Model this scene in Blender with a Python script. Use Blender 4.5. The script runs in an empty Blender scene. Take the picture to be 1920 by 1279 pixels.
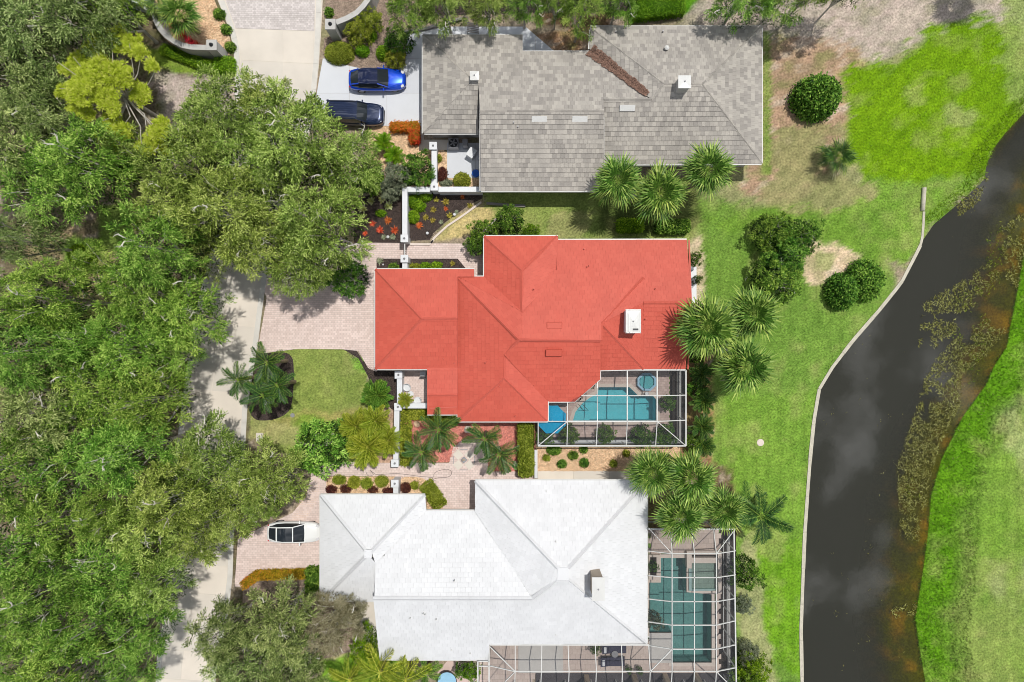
import bpy, bmesh, math, random
import numpy as np
from mathutils import Vector, Matrix
R_ = math.radians
random.seed(7); rng = np.random.default_rng(7)
sc = bpy.context.scene
COL = sc.collection

# ------------------------------------------------ camera, sky, sun, exposure
CAMH, FPX, CX, CY = 57.0, 1280.0, 960.0, 639.5
cam = bpy.data.objects.new('camera', bpy.data.cameras.new('camera')); COL.objects.link(cam)
cam.data.sensor_width = 36; cam.data.lens = 24; cam.data.clip_end = 5000; cam.data.clip_start = 1
cam.location = (0, 0, CAMH); cam.rotation_euler = (0, 0, 0)
sc.camera = cam
SHX, SHY = -0.215, -0.235                     # where a shadow falls, per metre of height
sdir = Vector((-SHX, -SHY, 1)).normalized()    # towards the sun
elev = math.asin(sdir.z); azim = math.atan2(sdir.x, sdir.y)
w = bpy.data.worlds.new('World'); sc.world = w; w.use_nodes = True
nt = w.node_tree; nt.nodes.clear()
out = nt.nodes.new('ShaderNodeOutputWorld'); bg = nt.nodes.new('ShaderNodeBackground')
sky = nt.nodes.new('ShaderNodeTexSky'); sky.sky_type = 'NISHITA'; sky.sun_disc = False
sky.sun_elevation = elev; sky.sun_rotation = azim
tc = nt.nodes.new('ShaderNodeTexCoord'); mp = nt.nodes.new('ShaderNodeMapping'); mp.inputs['Scale'].default_value = (1, 1, 2.5)
nz = nt.nodes.new('ShaderNodeTexNoise'); nz.inputs['Scale'].default_value = 7; nz.inputs['Detail'].default_value = 7; nz.inputs['Roughness'].default_value = .55
cr = nt.nodes.new('ShaderNodeValToRGB'); cr.color_ramp.elements[0].position = .5; cr.color_ramp.elements[1].position = .68
mx = nt.nodes.new('ShaderNodeMixRGB'); mx.inputs[2].default_value = (46, 46.3, 47.5, 1)
nt.links.new(tc.outputs['Generated'], mp.inputs[0]); nt.links.new(mp.outputs[0], nz.inputs['Vector'])
nt.links.new(nz.outputs[0], cr.inputs[0]); nt.links.new(cr.outputs[0], mx.inputs[0]); nt.links.new(sky.outputs[0], mx.inputs[1])
nt.links.new(mx.outputs[0], bg.inputs[0]); nt.links.new(bg.outputs[0], out.inputs[0])
bg.inputs[1].default_value = 0.06
sun = bpy.data.objects.new('sun', bpy.data.lights.new('sun', 'SUN')); COL.objects.link(sun)
sun.data.energy = 3.9; sun.data.angle = R_(.55); sun.data.color = (1, .965, .91)
sun.rotation_euler = sdir.to_track_quat('Z', 'Y').to_euler(); sun.location = (0, 0, 80)
sc.view_settings.view_transform = 'Standard'; sc.view_settings.look = 'None'
sc.view_settings.exposure = -0.23; sc.view_settings.gamma = 1; sc.view_settings.use_curve_mapping = False
sc.cycles.transparent_max_bounces = 12; sc.cycles.max_bounces = 6; sc.cycles.diffuse_bounces = 3; sc.cycles.filter_width = 0.95

# ------------------------------------------------ helpers
def P(px, py, z=0.0):
    """world point at height z that the photograph shows at pixel px, py"""
    k = (CAMH - z) / FPX
    return Vector(((px - CX) * k, (CY - py) * k, z))
def PP(pts, z=0.0): return [P(x, y, z) for x, y in pts]
def srgb(r, g, b):
    f = lambda c: (c / 255 / 12.92) if c <= 10 else ((c / 255 + .055) / 1.055) ** 2.4
    return (f(r), f(g), f(b))
def tag(o, label=None, cat=None, group=None, kind=None):
    if label: o['label'] = label
    if cat: o['category'] = cat
    if group: o['group'] = group
    if kind: o['kind'] = kind
    return o
def empty(name, loc, label=None, cat=None, group=None, rz=0):
    o = bpy.data.objects.new(name, None); COL.objects.link(o); o.location = loc; o.rotation_euler = (0, 0, rz)
    o.empty_display_size = .2
    return tag(o, label, cat, group)
def link(name, me, parent=None, loc=(0, 0, 0), rot=(0, 0, 0), scale=(1, 1, 1)):
    o = bpy.data.objects.new(name, me); COL.objects.link(o)
    o.location = loc; o.rotation_euler = rot; o.scale = scale
    if parent: o.parent = parent
    return o
class MB:
    def __init__(s): s.v = []; s.f = []; s.t = []
    def add(s, vs, fs, t=.5):
        n = len(s.v); s.v += [tuple(v) for v in vs]; s.f += [tuple(i + n for i in f) for f in fs]; s.t += [t] * len(fs); return s
    def prism(s, poly, z0, z1, t=.5):
        n = len(poly); vs = [(p[0], p[1], z0) for p in poly] + [(p[0], p[1], z1) for p in poly]
        a = sum(poly[i][0] * poly[(i + 1) % n][1] - poly[(i + 1) % n][0] * poly[i][1] for i in range(n))
        o = list(range(n)) if a > 0 else list(range(n))[::-1]
        fs = [tuple(i + n for i in o), tuple(o[::-1])]
        fs += [(o[i], o[(i + 1) % n], o[(i + 1) % n] + n, o[i] + n) for i in range(n)]
        return s.add(vs, fs, t)
    def box(s, c, d, rz=0, t=.5, M=None):
        x, y, z = d[0] / 2, d[1] / 2, d[2] / 2; ca, sa = math.cos(rz), math.sin(rz)
        vs = []
        for k in (-1, 1):
            for a, b in ((-1, -1), (1, -1), (1, 1), (-1, 1)):
                p = (a * x * ca - b * y * sa, a * x * sa + b * y * ca, k * z)
                if M is not None: p = M @ Vector(p)
                vs.append((c[0] + p[0], c[1] + p[1], c[2] + p[2]))
        return s.add(vs, [(0, 3, 2, 1), (4, 5, 6, 7), (0, 1, 5, 4), (1, 2, 6, 5), (2, 3, 7, 6), (3, 0, 4, 7)], t)
    def bar(s, a, b, wd, h, t=.5):
        a, b = Vector(a), Vector(b); d = (b - a); L = d.length
        if L < 1e-6: return s
        d /= L; up = Vector((0, 0, 1)) if abs(d.z) < .95 else Vector((1, 0, 0))
        sd = d.cross(up).normalized(); u = sd.cross(d)
        vs = [p + sd * i * wd / 2 + u * j * h / 2 for p in (a, b) for i, j in ((-1, -1), (1, -1), (1, 1), (-1, 1))]
        return s.add(vs, [(0, 1, 2, 3), (7, 6, 5, 4), (0, 4, 5, 1), (1, 5, 6, 2), (2, 6, 7, 3), (3, 7, 4, 0)], t)
    def tube(s, pts, rad, n=6, t=.5, cap=True):
        rings = []; pts = [Vector(p) for p in pts]
        for i, p in enumerate(pts):
            d = (pts[min(i + 1, len(pts) - 1)] - pts[max(i - 1, 0)]).normalized()
            up = Vector((0, 0, 1)) if abs(d.z) < .9 else Vector((1, 0, 0))
            a = d.cross(up).normalized(); b = a.cross(d); r = rad[i] if hasattr(rad, '__len__') else rad
            rings += [p + (a * math.cos(2 * math.pi * k / n) + b * math.sin(2 * math.pi * k / n)) * r for k in range(n)]
        fs = [(i * n + k, i * n + (k + 1) % n, (i + 1) * n + (k + 1) % n, (i + 1) * n + k) for i in range(len(pts) - 1) for k in range(n)]
        if cap: fs += [tuple(range(n))[::-1], tuple(range((len(pts) - 1) * n, len(pts) * n))]
        return s.add(rings, fs, t)
    def lathe(s, c, prof, n=16, t=.5, sx=1, sy=1):
        vs = [(c[0] + r * sx * math.cos(2 * math.pi * k / n), c[1] + r * sy * math.sin(2 * math.pi * k / n), c[2] + z) for r, z in prof for k in range(n)]
        fs = [(i * n + k, i * n + (k + 1) % n, (i + 1) * n + (k + 1) % n, (i + 1) * n + k) for i in range(len(prof) - 1) for k in range(n)]
        fs += [tuple(range(n))[::-1], tuple(range((len(prof) - 1) * n, len(prof) * n))]
        return s.add(vs, fs, t)
    def mesh(s, name, mat, smooth=False):
        me = bpy.data.meshes.new(name); me.from_pydata(s.v, [], s.f)
        a = me.attributes.new('tint', 'FLOAT', 'FACE'); a.data.foreach_set('value', s.t)
        if smooth: me.polygons.foreach_set('use_smooth', [True] * len(me.polygons))
        if mat: me.materials.append(mat)
        me.update(); return me
    def build(s, name, mat, parent=None, smooth=False, at=None, bevel=0):
        """world-space shapes become one object: under its parent, or with its origin at `at`"""
        me = s.mesh(name, mat, smooth); o = link(name, me, parent)
        if parent is not None: me.transform(chain(parent).inverted())
        elif at is not None: me.transform(Matrix.Translation(-Vector(at))); o.location = at
        if bevel:
            m = o.modifiers.new('bevel', 'BEVEL'); m.width = bevel; m.segments = 2; m.limit_method = 'ANGLE'
        return o
def chain(o):
    m = Matrix.Identity(4)
    while o is not None: m = Matrix.LocRotScale(o.location, o.rotation_euler, o.scale) @ m; o = o.parent
    return m
def quad_mesh(name, Q, tint, mat, cols=None, tri=False):
    Q = np.asarray(Q, dtype=np.float32); n, k = Q.shape[0], Q.shape[1]
    me = bpy.data.meshes.new(name)
    me.vertices.add(n * k); me.vertices.foreach_set('co', Q.reshape(-1))
    me.loops.add(n * k); me.loops.foreach_set('vertex_index', np.arange(n * k, dtype=np.int32))
    me.polygons.add(n); me.polygons.foreach_set('loop_start', np.arange(0, n * k, k, dtype=np.int32))
    me.polygons.foreach_set('loop_total', np.full(n, k, dtype=np.int32))
    a = me.attributes.new('tint', 'FLOAT', 'FACE'); a.data.foreach_set('value', np.clip(np.asarray(tint, dtype=np.float32), 0, 1))
    if cols is not None:
        c = me.attributes.new('col', 'FLOAT_COLOR', 'FACE'); cc = np.ones((n, 4), np.float32); cc[:, :3] = cols; c.data.foreach_set('color', cc.reshape(-1))
    me.materials.append(mat); me.update(calc_edges=True); me.validate(); return me
# smooth 2-D value noise
_G = rng.random((256, 256))
def vnoise(x, y, sc_=1.0, oct_=3):
    r = 0; a = 1; s = 0
    for o in range(oct_):
        X = np.asarray(x) / sc_ * 2 ** o + 17.3 * o + 1000; Y = np.asarray(y) / sc_ * 2 ** o + 9.1 * o + 1000
        xi = np.floor(X).astype(int); yi = np.floor(Y).astype(int); fx = X - xi; fy = Y - yi
        fx = fx * fx * (3 - 2 * fx); fy = fy * fy * (3 - 2 * fy)
        g = lambda i, j: _G[(xi + i) % 256, (yi + j) % 256]
        r = r + a * ((g(0, 0) * (1 - fx) + g(1, 0) * fx) * (1 - fy) + (g(0, 1) * (1 - fx) + g(1, 1) * fx) * fy); s += a; a *= .5
    return r / s
def inpoly(x, y, poly):
    c = np.zeros(np.shape(x), bool); n = len(poly)
    for i in range(n):
        x0, y0 = poly[i][0], poly[i][1]; x1, y1 = poly[(i + 1) % n][0], poly[(i + 1) % n][1]
        if y0 == y1: continue
        c ^= ((y0 > y) != (y1 > y)) & (x < (x1 - x0) * (y - y0) / (y1 - y0) + x0)
    return c
def sdist(x, y, poly):
    d = np.full(np.shape(x), 1e9); n = len(poly)
    for i in range(n):
        ax, ay = poly[i][0], poly[i][1]; bx, by = poly[(i + 1) % n][0] - ax, poly[(i + 1) % n][1] - ay
        t = np.clip(((x - ax) * bx + (y - ay) * by) / max(bx * bx + by * by, 1e-9), 0, 1)
        d = np.minimum(d, np.hypot(x - ax - t * bx, y - ay - t * by))
    return np.where(inpoly(x, y, poly), d, -d)

# ------------------------------------------------ materials
def N(nt, t, **k):
    n = nt.nodes.new(t)
    for a, b in k.items(): setattr(n, a, b)
    return n
MATS = {}
def base_mat(name):
    m = bpy.data.materials.new(name); m.use_nodes = True; MATS[name] = m
    return m, m.node_tree, m.node_tree.nodes['Principled BSDF']
def pmat(name, col, col2=None, rough=.8, var=.12, scale=2.0, fine=.1, fscale=40, bump=0, bscale=25, spec=.3, metallic=0, coat=0, tint=0, attr=None, vor=0):
    """colour (optionally mixed with col2 by the tint of each piece), uneven at two sizes, with relief"""
    m, nt, b = base_mat(name); L = nt.links.new
    geo = N(nt, 'ShaderNodeNewGeometry')
    n1 = N(nt, 'ShaderNodeTexNoise'); n1.inputs['Scale'].default_value = scale; n1.inputs['Detail'].default_value = 5; L(geo.outputs['Position'], n1.inputs['Vector'])
    n2 = N(nt, 'ShaderNodeTexNoise'); n2.inputs['Scale'].default_value = fscale; n2.inputs['Detail'].default_value = 3; L(geo.outputs['Position'], n2.inputs['Vector'])
    def rng_(src, amp):
        r = N(nt, 'ShaderNodeMapRange'); r.inputs[1].default_value = .25; r.inputs[2].default_value = .75
        r.inputs[3].default_value = 1 - amp; r.inputs[4].default_value = 1 + amp; r.clamp = False; L(src, r.inputs[0]); return r.outputs[0]
    mul = N(nt, 'ShaderNodeMath', operation='MULTIPLY'); L(rng_(n1.outputs[0], var), mul.inputs[0]); L(rng_(n2.outputs[0], fine), mul.inputs[1])
    val = mul.outputs[0]
    if attr:
        a = N(nt, 'ShaderNodeAttribute', attribute_name=attr); csrc = a.outputs['Color']
    elif col2:
        a = N(nt, 'ShaderNodeAttribute', attribute_name='tint'); mixn = N(nt, 'ShaderNodeMixRGB'); L(a.outputs['Fac'], mixn.inputs[0])
        mixn.inputs[1].default_value = (*col, 1); mixn.inputs[2].default_value = (*col2, 1); csrc = mixn.outputs[0]
    else:
        rgb = N(nt, 'ShaderNodeRGB'); rgb.outputs[0].default_value = (*col, 1); csrc = rgb.outputs[0]
        if tint:
            a = N(nt, 'ShaderNodeAttribute', attribute_name='tint'); r = N(nt, 'ShaderNodeMapRange'); r.inputs[3].default_value = 1 - tint; r.inputs[4].default_value = 1 + tint
            L(a.outputs['Fac'], r.inputs[0]); m2 = N(nt, 'ShaderNodeMath', operation='MULTIPLY'); L(val, m2.inputs[0]); L(r.outputs[0], m2.inputs[1]); val = m2.outputs[0]
    if vor:
        v = N(nt, 'ShaderNodeTexVoronoi'); v.inputs['Scale'].default_value = vor; L(geo.outputs['Position'], v.inputs['Vector'])
        sep = N(nt, 'ShaderNodeSeparateColor'); L(v.outputs['Color'], sep.inputs[0]); r = N(nt, 'ShaderNodeMapRange'); r.inputs[3].default_value = .62; r.inputs[4].default_value = 1.3
        L(sep.outputs[0], r.inputs[0]); m2 = N(nt, 'ShaderNodeMath', operation='MULTIPLY'); L(val, m2.inputs[0]); L(r.outputs[0], m2.inputs[1]); val = m2.outputs[0]
    vm = N(nt, 'ShaderNodeVectorMath', operation='SCALE'); L(csrc, vm.inputs[0]); L(val, vm.inputs['Scale']); L(vm.outputs[0], b.inputs['Base Color'])
    b.inputs['Roughness'].default_value = rough; b.inputs['Specular IOR Level'].default_value = spec; b.inputs['Metallic'].default_value = metallic
    b.inputs['Coat Weight'].default_value = coat; b.inputs['Coat Roughness'].default_value = .03
    if bump:
        nb = N(nt, 'ShaderNodeTexNoise'); nb.inputs['Scale'].default_value = bscale; nb.inputs['Detail'].default_value = 4; L(geo.outputs['Position'], nb.inputs['Vector'])
        bp = N(nt, 'ShaderNodeBump'); bp.inputs['Strength'].default_value = 1; bp.inputs['Distance'].default_value = bump; L(nb.outputs[0], bp.inputs['Height']); L(bp.outputs[0], b.inputs['Normal'])
    return m
def leafmat(name, dark, mid, light, trans=.3, rough=.6, attr=None, spec=.18, hv=.12):
    m, nt, b = base_mat(name); L = nt.links.new
    a = N(nt, 'ShaderNodeAttribute', attribute_name='tint'); r = N(nt, 'ShaderNodeValToRGB')
    e = r.color_ramp.elements; e[0].color = (*dark, 1); e[1].color = (*light, 1); x = e.new(.5); x.color = (*mid, 1)
    L(a.outputs['Fac'], r.inputs[0]); csrc = r.outputs[0]
    if attr: aa = N(nt, 'ShaderNodeAttribute', attribute_name=attr); csrc = aa.outputs['Color']
    oi = N(nt, 'ShaderNodeObjectInfo'); mr = N(nt, 'ShaderNodeMapRange'); mr.inputs[3].default_value = 1 - hv; mr.inputs[4].default_value = 1 + hv; L(oi.outputs['Random'], mr.inputs[0])
    hs = N(nt, 'ShaderNodeHueSaturation'); L(mr.outputs[0], hs.inputs['Value']); L(csrc, hs.inputs['Color'])
    mh = N(nt, 'ShaderNodeMapRange'); mh.inputs[3].default_value = .5 + hv * .12; mh.inputs[4].default_value = .5 - hv * .12
    fr = N(nt, 'ShaderNodeMath', operation='FRACT'); m7 = N(nt, 'ShaderNodeMath', operation='MULTIPLY'); m7.inputs[1].default_value = 7.13
    L(oi.outputs['Random'], m7.inputs[0]); L(m7.outputs[0], fr.inputs[0]); L(fr.outputs[0], mh.inputs[0]); L(mh.outputs[0], hs.inputs['Hue'])
    L(hs.outputs[0], b.inputs['Base Color']); b.inputs['Roughness'].default_value = rough; b.inputs['Specular IOR Level'].default_value = spec
    tr = N(nt, 'ShaderNodeBsdfTranslucent'); L(hs.outputs[0], tr.inputs[0]); mixs = N(nt, 'ShaderNodeMixShader'); mixs.inputs[0].default_value = trans
    L(b.outputs[0], mixs.inputs[1]); L(tr.outputs[0], mixs.inputs[2]); L(mixs.outputs[0], nt.nodes['Material Output'].inputs[0])
    return m
def S(r, g, b, k=.88): return tuple(c * k for c in srgb(r, g, b))
M = dict(
 gtile=pmat('grey_tile', S(146,141,135), S(186,180,170), rough=.85, var=.1, scale=.5, fine=.08, bump=.004),
 rtile=pmat('red_tile', S(198,87,70), S(206,95,77), rough=.6, var=.06, scale=.6, fine=.04, bump=.002),
 wtile=pmat('white_tile', S(216,217,218), S(225,226,227), rough=.6, var=.05, scale=.7, fine=.03),
 rpaint=pmat('red_paint', S(203,97,81), rough=.5, var=.05),
 wpaint=pmat('white_paint', S(220,222,224), rough=.45, var=.03, scale=3),
 stucco=pmat('stucco', S(214,205,190), rough=.9, var=.06, bump=.004, bscale=60),
 greystucco=pmat('grey_stucco', S(190,188,184), rough=.9, var=.08, bump=.004, bscale=60),
 tanstucco=pmat('tan_stucco', S(178,165,148), rough=.9, var=.07, bump=.004, bscale=60),
  wunder=pmat('white_roof_joint', S(176,178,180), rough=.8, var=.05),
 runder=pmat('red_roof_joint', S(150,64,54), rough=.8, var=.05),
 deck=pmat('roof_underlay', S(120,115,110), rough=.9, var=.05),
 glass=pmat('dark_glass', (.02,.025,.03), rough=.08, var=0, fine=0, spec=.6),
 conc=pmat('concrete', S(212,205,194), S(226,216,202), rough=.9, var=.09, scale=.45, fine=.06, bump=.003),
 kerb=pmat('kerb_concrete', S(212,208,200), rough=.9, var=.1, scale=1.2, fine=.08),
 wconc=pmat('white_concrete', S(208,211,216), S(214,217,221), rough=.7, var=.03, scale=.8, fine=.03),
 paver=pmat('pink_paver', S(214,193,184), S(232,213,205), rough=.9, var=.07, scale=.6, fine=.06),
 paver_g=pmat('grey_paver', S(196,188,184), S(222,214,210), rough=.9, var=.07, scale=.6, fine=.06),
 deckpav=pmat('deck_paver', S(196,172,164), S(222,198,188), rough=.8, var=.06, scale=1, fine=.05),
 mortar=pmat('paver_sand', S(160,148,136), rough=.95, var=.1),
 coping=pmat('coping', S(222,208,196), rough=.7, var=.05),
 mulch=pmat('mulch', S(74,64,60), rough=1, var=.25, scale=3, fine=.45, fscale=16, bump=.03, bscale=18, vor=14),
 litter=pmat('litter', S(150,132,116), rough=1, var=.2, scale=2, fine=.3, fscale=16, bump=.02, vor=12),
 gravel=pmat('tan_gravel', S(226,194,158), rough=.95, var=.07, scale=1, fine=.15, fscale=25, bump=.02, bscale=20, vor=11),
 rgravel=pmat('red_gravel', S(214,140,126), rough=.95, var=.08, scale=1, fine=.15, fscale=25, bump=.02, bscale=20, vor=11),
 soil=pmat('soil', S(60,54,50), rough=1, var=.2),
 stone=pmat('pebble', S(200,160,125), S(240,214,180), rough=.9, var=.1),
 rstone=pmat('red_pebble', S(196,110,98), S(232,168,150), rough=.9, var=.1),
 chip=pmat('bark_chip', S(52,44,42), S(120,102,92), rough=1, var=.1),
 bark=pmat('bark', S(150,142,132), S(226,220,208), rough=.95, var=.25, scale=4, fine=.2, bump=.02, bscale=14),
 ptrunk=pmat('palm_bark', S(140,124,104), rough=.95, var=.2, scale=6, bump=.02, bscale=12),
 metalw=pmat('white_metal', S(214,214,210), rough=.35, var=.01, fine=0),
 black=pmat('black_rubber', (.015,.015,.017), rough=.7, var=0),
 greym=pmat('grey_metal', S(150,150,152), rough=.5, var=.05, metallic=.3),
 darkm=pmat('dark_metal', S(52,54,58), rough=.5, var=.05),
 darkfab=pmat('dark_fabric', S(66,66,84), rough=.9, var=.08),
 palerug=pmat('pale_rug', S(208,204,198), rough=.95, var=.04),
 bluefab=pmat('blue_fabric', S(0,178,226), rough=.8, var=.04),
 bluep=pmat('blue_plastic', S(20,90,190), rough=.4, var=.02),
 palebl=pmat('pale_blue', S(150,195,220), rough=.4, var=.05),
 plaster=pmat('pool_plaster', S(150,214,222), rough=.8, var=.05),
 plaster2=pmat('pool_plaster_dark', S(158,186,182), rough=.8, var=.14, scale=3),
 wood=pmat('grey_wood', S(140,136,132), rough=.9, var=.15),
 tanw=pmat('seawall_concrete', S(196,190,172), rough=.9, var=.14, scale=2, fine=.15),
 bp_blue=pmat('blue_car_paint', (.004,.06,.55), rough=.25, var=0, fine=0, metallic=.35, coat=1),
 bp_navy=pmat('navy_car_paint', (.012,.022,.06), rough=.25, var=0, fine=0, metallic=.3, coat=1),
 bp_dark=pmat('dark_roof_paint', (.008,.014,.05), rough=.2, var=0, fine=0, metallic=.2, coat=1),
 bp_white=pmat('white_car_paint', (.78,.79,.78), rough=.25, var=0, fine=0, coat=1),
 lamp=pmat('lamp_glass', (.6,.6,.62), rough=.2, var=0, fine=0),
 redl=pmat('tail_lens', (.4,.01,.01), rough=.2, var=0, fine=0),
 terra=pmat('terracotta', S(150,86,66), rough=.9, var=.1),
 terrain=pmat('ground_cover', (0,0,0), rough=1, var=.16, scale=1.7, fine=.42, fscale=6, bump=.04, bscale=7, attr='col', spec=.1),
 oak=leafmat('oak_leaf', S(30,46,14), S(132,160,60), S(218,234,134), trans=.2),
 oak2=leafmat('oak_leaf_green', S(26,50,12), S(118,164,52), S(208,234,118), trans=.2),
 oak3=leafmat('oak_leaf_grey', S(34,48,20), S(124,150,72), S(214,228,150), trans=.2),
 pine=leafmat('pine_needle', S(134,160,10), S(216,236,70), S(250,254,136), trans=.3),
 sparse=leafmat('dry_leaf', S(100,100,60), S(150,146,110), S(190,186,150), trans=.2),
 palm=leafmat('palm_frond', S(24,52,12), S(92,134,42), S(186,208,104), trans=.2, rough=.5, spec=.35),
 palmg=leafmat('feather_frond', S(22,50,14), S(60,100,34), S(140,164,66), trans=.2, rough=.5, spec=.35),
 palmy=leafmat('yellow_frond', S(70,88,14), S(144,160,40), S(208,210,92), trans=.25, rough=.5),
 shrub=leafmat('shrub_leaf', S(22,48,8), S(84,128,34), S(160,194,80), trans=.15),
 shruby=leafmat('bright_shrub_leaf', S(60,96,12), S(112,156,20), S(160,196,50), trans=.25),
 shrubo=leafmat('olive_shrub_leaf', S(84,100,20), S(140,152,44), S(184,190,76), trans=.2),
 shrubr=leafmat('orange_shrub_leaf', S(150,136,30), S(226,130,50), S(246,96,56), trans=.3),
 shrubp=leafmat('purple_shrub_leaf', S(50,26,24), S(98,52,44), S(140,90,70), trans=.2),
 silver=leafmat('silver_leaf', S(70,80,62), S(130,140,110), S(176,182,150), trans=.15),
 shrubg=leafmat('golden_shrub_leaf', S(120,106,16), S(196,166,40), S(232,150,56), trans=.25),
 brom_o=leafmat('orange_rosette', S(150,50,20), S(214,92,50), S(240,140,90), trans=.3),
 brom_r=leafmat('red_rosette', S(150,24,20), S(226,60,50), S(244,120,100), trans=.3),
 brom_g=leafmat('olive_rosette', S(90,80,20), S(150,140,50), S(200,186,90), trans=.3),
 brom_y=leafmat('cream_rosette', S(140,146,60), S(200,206,120), S(236,238,180), trans=.3),
 grass=leafmat('grass_blade', (0,0,0), (0,0,0), (0,0,0), trans=.3, attr='col', spec=.15, hv=0),
 weed=leafmat('water_weed', S(80,76,28), S(150,150,68), S(204,206,128), trans=.2),
 weedg=leafmat('green_weed', S(84,110,10), S(140,164,20), S(186,196,50), trans=.3),
)
def water(name, tint, opac_attr=None, murk=(.03,.03,.022), ripple=.002, rscale=6, ior=1.33):
    m, nt, b = base_mat(name); L = nt.links.new; nt.nodes.remove(b)
    geo = N(nt, 'ShaderNodeNewGeometry'); nb = N(nt, 'ShaderNodeTexNoise'); nb.inputs['Scale'].default_value = rscale; nb.inputs['Detail'].default_value = 3; L(geo.outputs['Position'], nb.inputs['Vector'])
    bp = N(nt, 'ShaderNodeBump'); bp.inputs['Distance'].default_value = ripple; L(nb.outputs[0], bp.inputs['Height'])
    tr = N(nt, 'ShaderNodeBsdfTransparent'); tr.inputs[0].default_value = (*tint, 1)
    gl = N(nt, 'ShaderNodeBsdfGlossy'); gl.inputs['Roughness'].default_value = .03; L(bp.outputs[0], gl.inputs['Normal'])
    fr = N(nt, 'ShaderNodeFresnel'); fr.inputs[0].default_value = ior; L(bp.outputs[0], fr.inputs['Normal'])
    body = tr.outputs[0]
    if opac_attr:
        a = N(nt, 'ShaderNodeAttribute', attribute_name=opac_attr); df = N(nt, 'ShaderNodeBsdfDiffuse'); df.inputs[0].default_value = (*murk, 1)
        mm = N(nt, 'ShaderNodeMixShader'); L(a.outputs['Fac'], mm.inputs[0]); L(tr.outputs[0], mm.inputs[1]); L(df.outputs[0], mm.inputs[2]); body = mm.outputs[0]
    ms = N(nt, 'ShaderNodeMixShader'); L(fr.outputs[0], ms.inputs[0]); L(body, ms.inputs[1]); L(gl.outputs[0], ms.inputs[2]); L(ms.outputs[0], nt.nodes['Material Output'].inputs[0])
    return m
M['pool'] = water('pool_water', (.64,.93,.95), ripple=.006, rscale=3)
M['pool2'] = water('dark_pool_water', (.62,.81,.8), ripple=.01, rscale=4)
M['pond'] = water('pond_water', (.86,.86,.5), opac_attr='depth', murk=(.034,.034,.026), ripple=.001, rscale=2, ior=1.52)
def screenmat():
    m, nt, b = base_mat('screen_mesh'); L = nt.links.new
    b.inputs['Base Color'].default_value = (.05,.055,.06,1); b.inputs['Roughness'].default_value = .8
    tr = N(nt, 'ShaderNodeBsdfTransparent'); ms = N(nt, 'ShaderNodeMixShader'); ms.inputs[0].default_value = .27
    L(tr.outputs[0], ms.inputs[1]); L(b.outputs[0], ms.inputs[2]); L(ms.outputs[0], nt.nodes['Material Output'].inputs[0]); return m
M['screen'] = screenmat()

# ------------------------------------------------ terrain and pond
LB = [(-900,1492),(0,2110),(150,1985),(210,1922),(250,1885),(280,1862),(310,1850),(335,1846),(350,1832),(390,1788),(420,1752),(450,1731),(480,1716),(530,1690),(580,1650),(640,1598),(690,1560),(730,1536),(790,1526),(850,1520),(900,1516),(1000,1509),(1100,1505),(1180,1502),(1279,1504),(1500,1508),(2400,1500)]
RB = [(-900,1800),(0,2300),(300,1990),(430,1928),(560,1905),(620,1893),(650,1888),(690,1862),(720,1850),(780,1806),(860,1766),(930,1746),(1000,1740),(1060,1732),(1100,1726),(1160,1716),(1200,1722),(1240,1728),(1279,1735),(1500,1760),(2400,1760)]
LB[0] = (-900, 2110 + 400); RB[0] = (-900, 2700)
ly, lx = np.array(LB, float).T; ry, rx = np.array(RB, float).T
WZ, K0 = -0.55, CAMH / FPX                           # water level, metres per pixel on the ground
KW = (CAMH - WZ) / FPX
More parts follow.
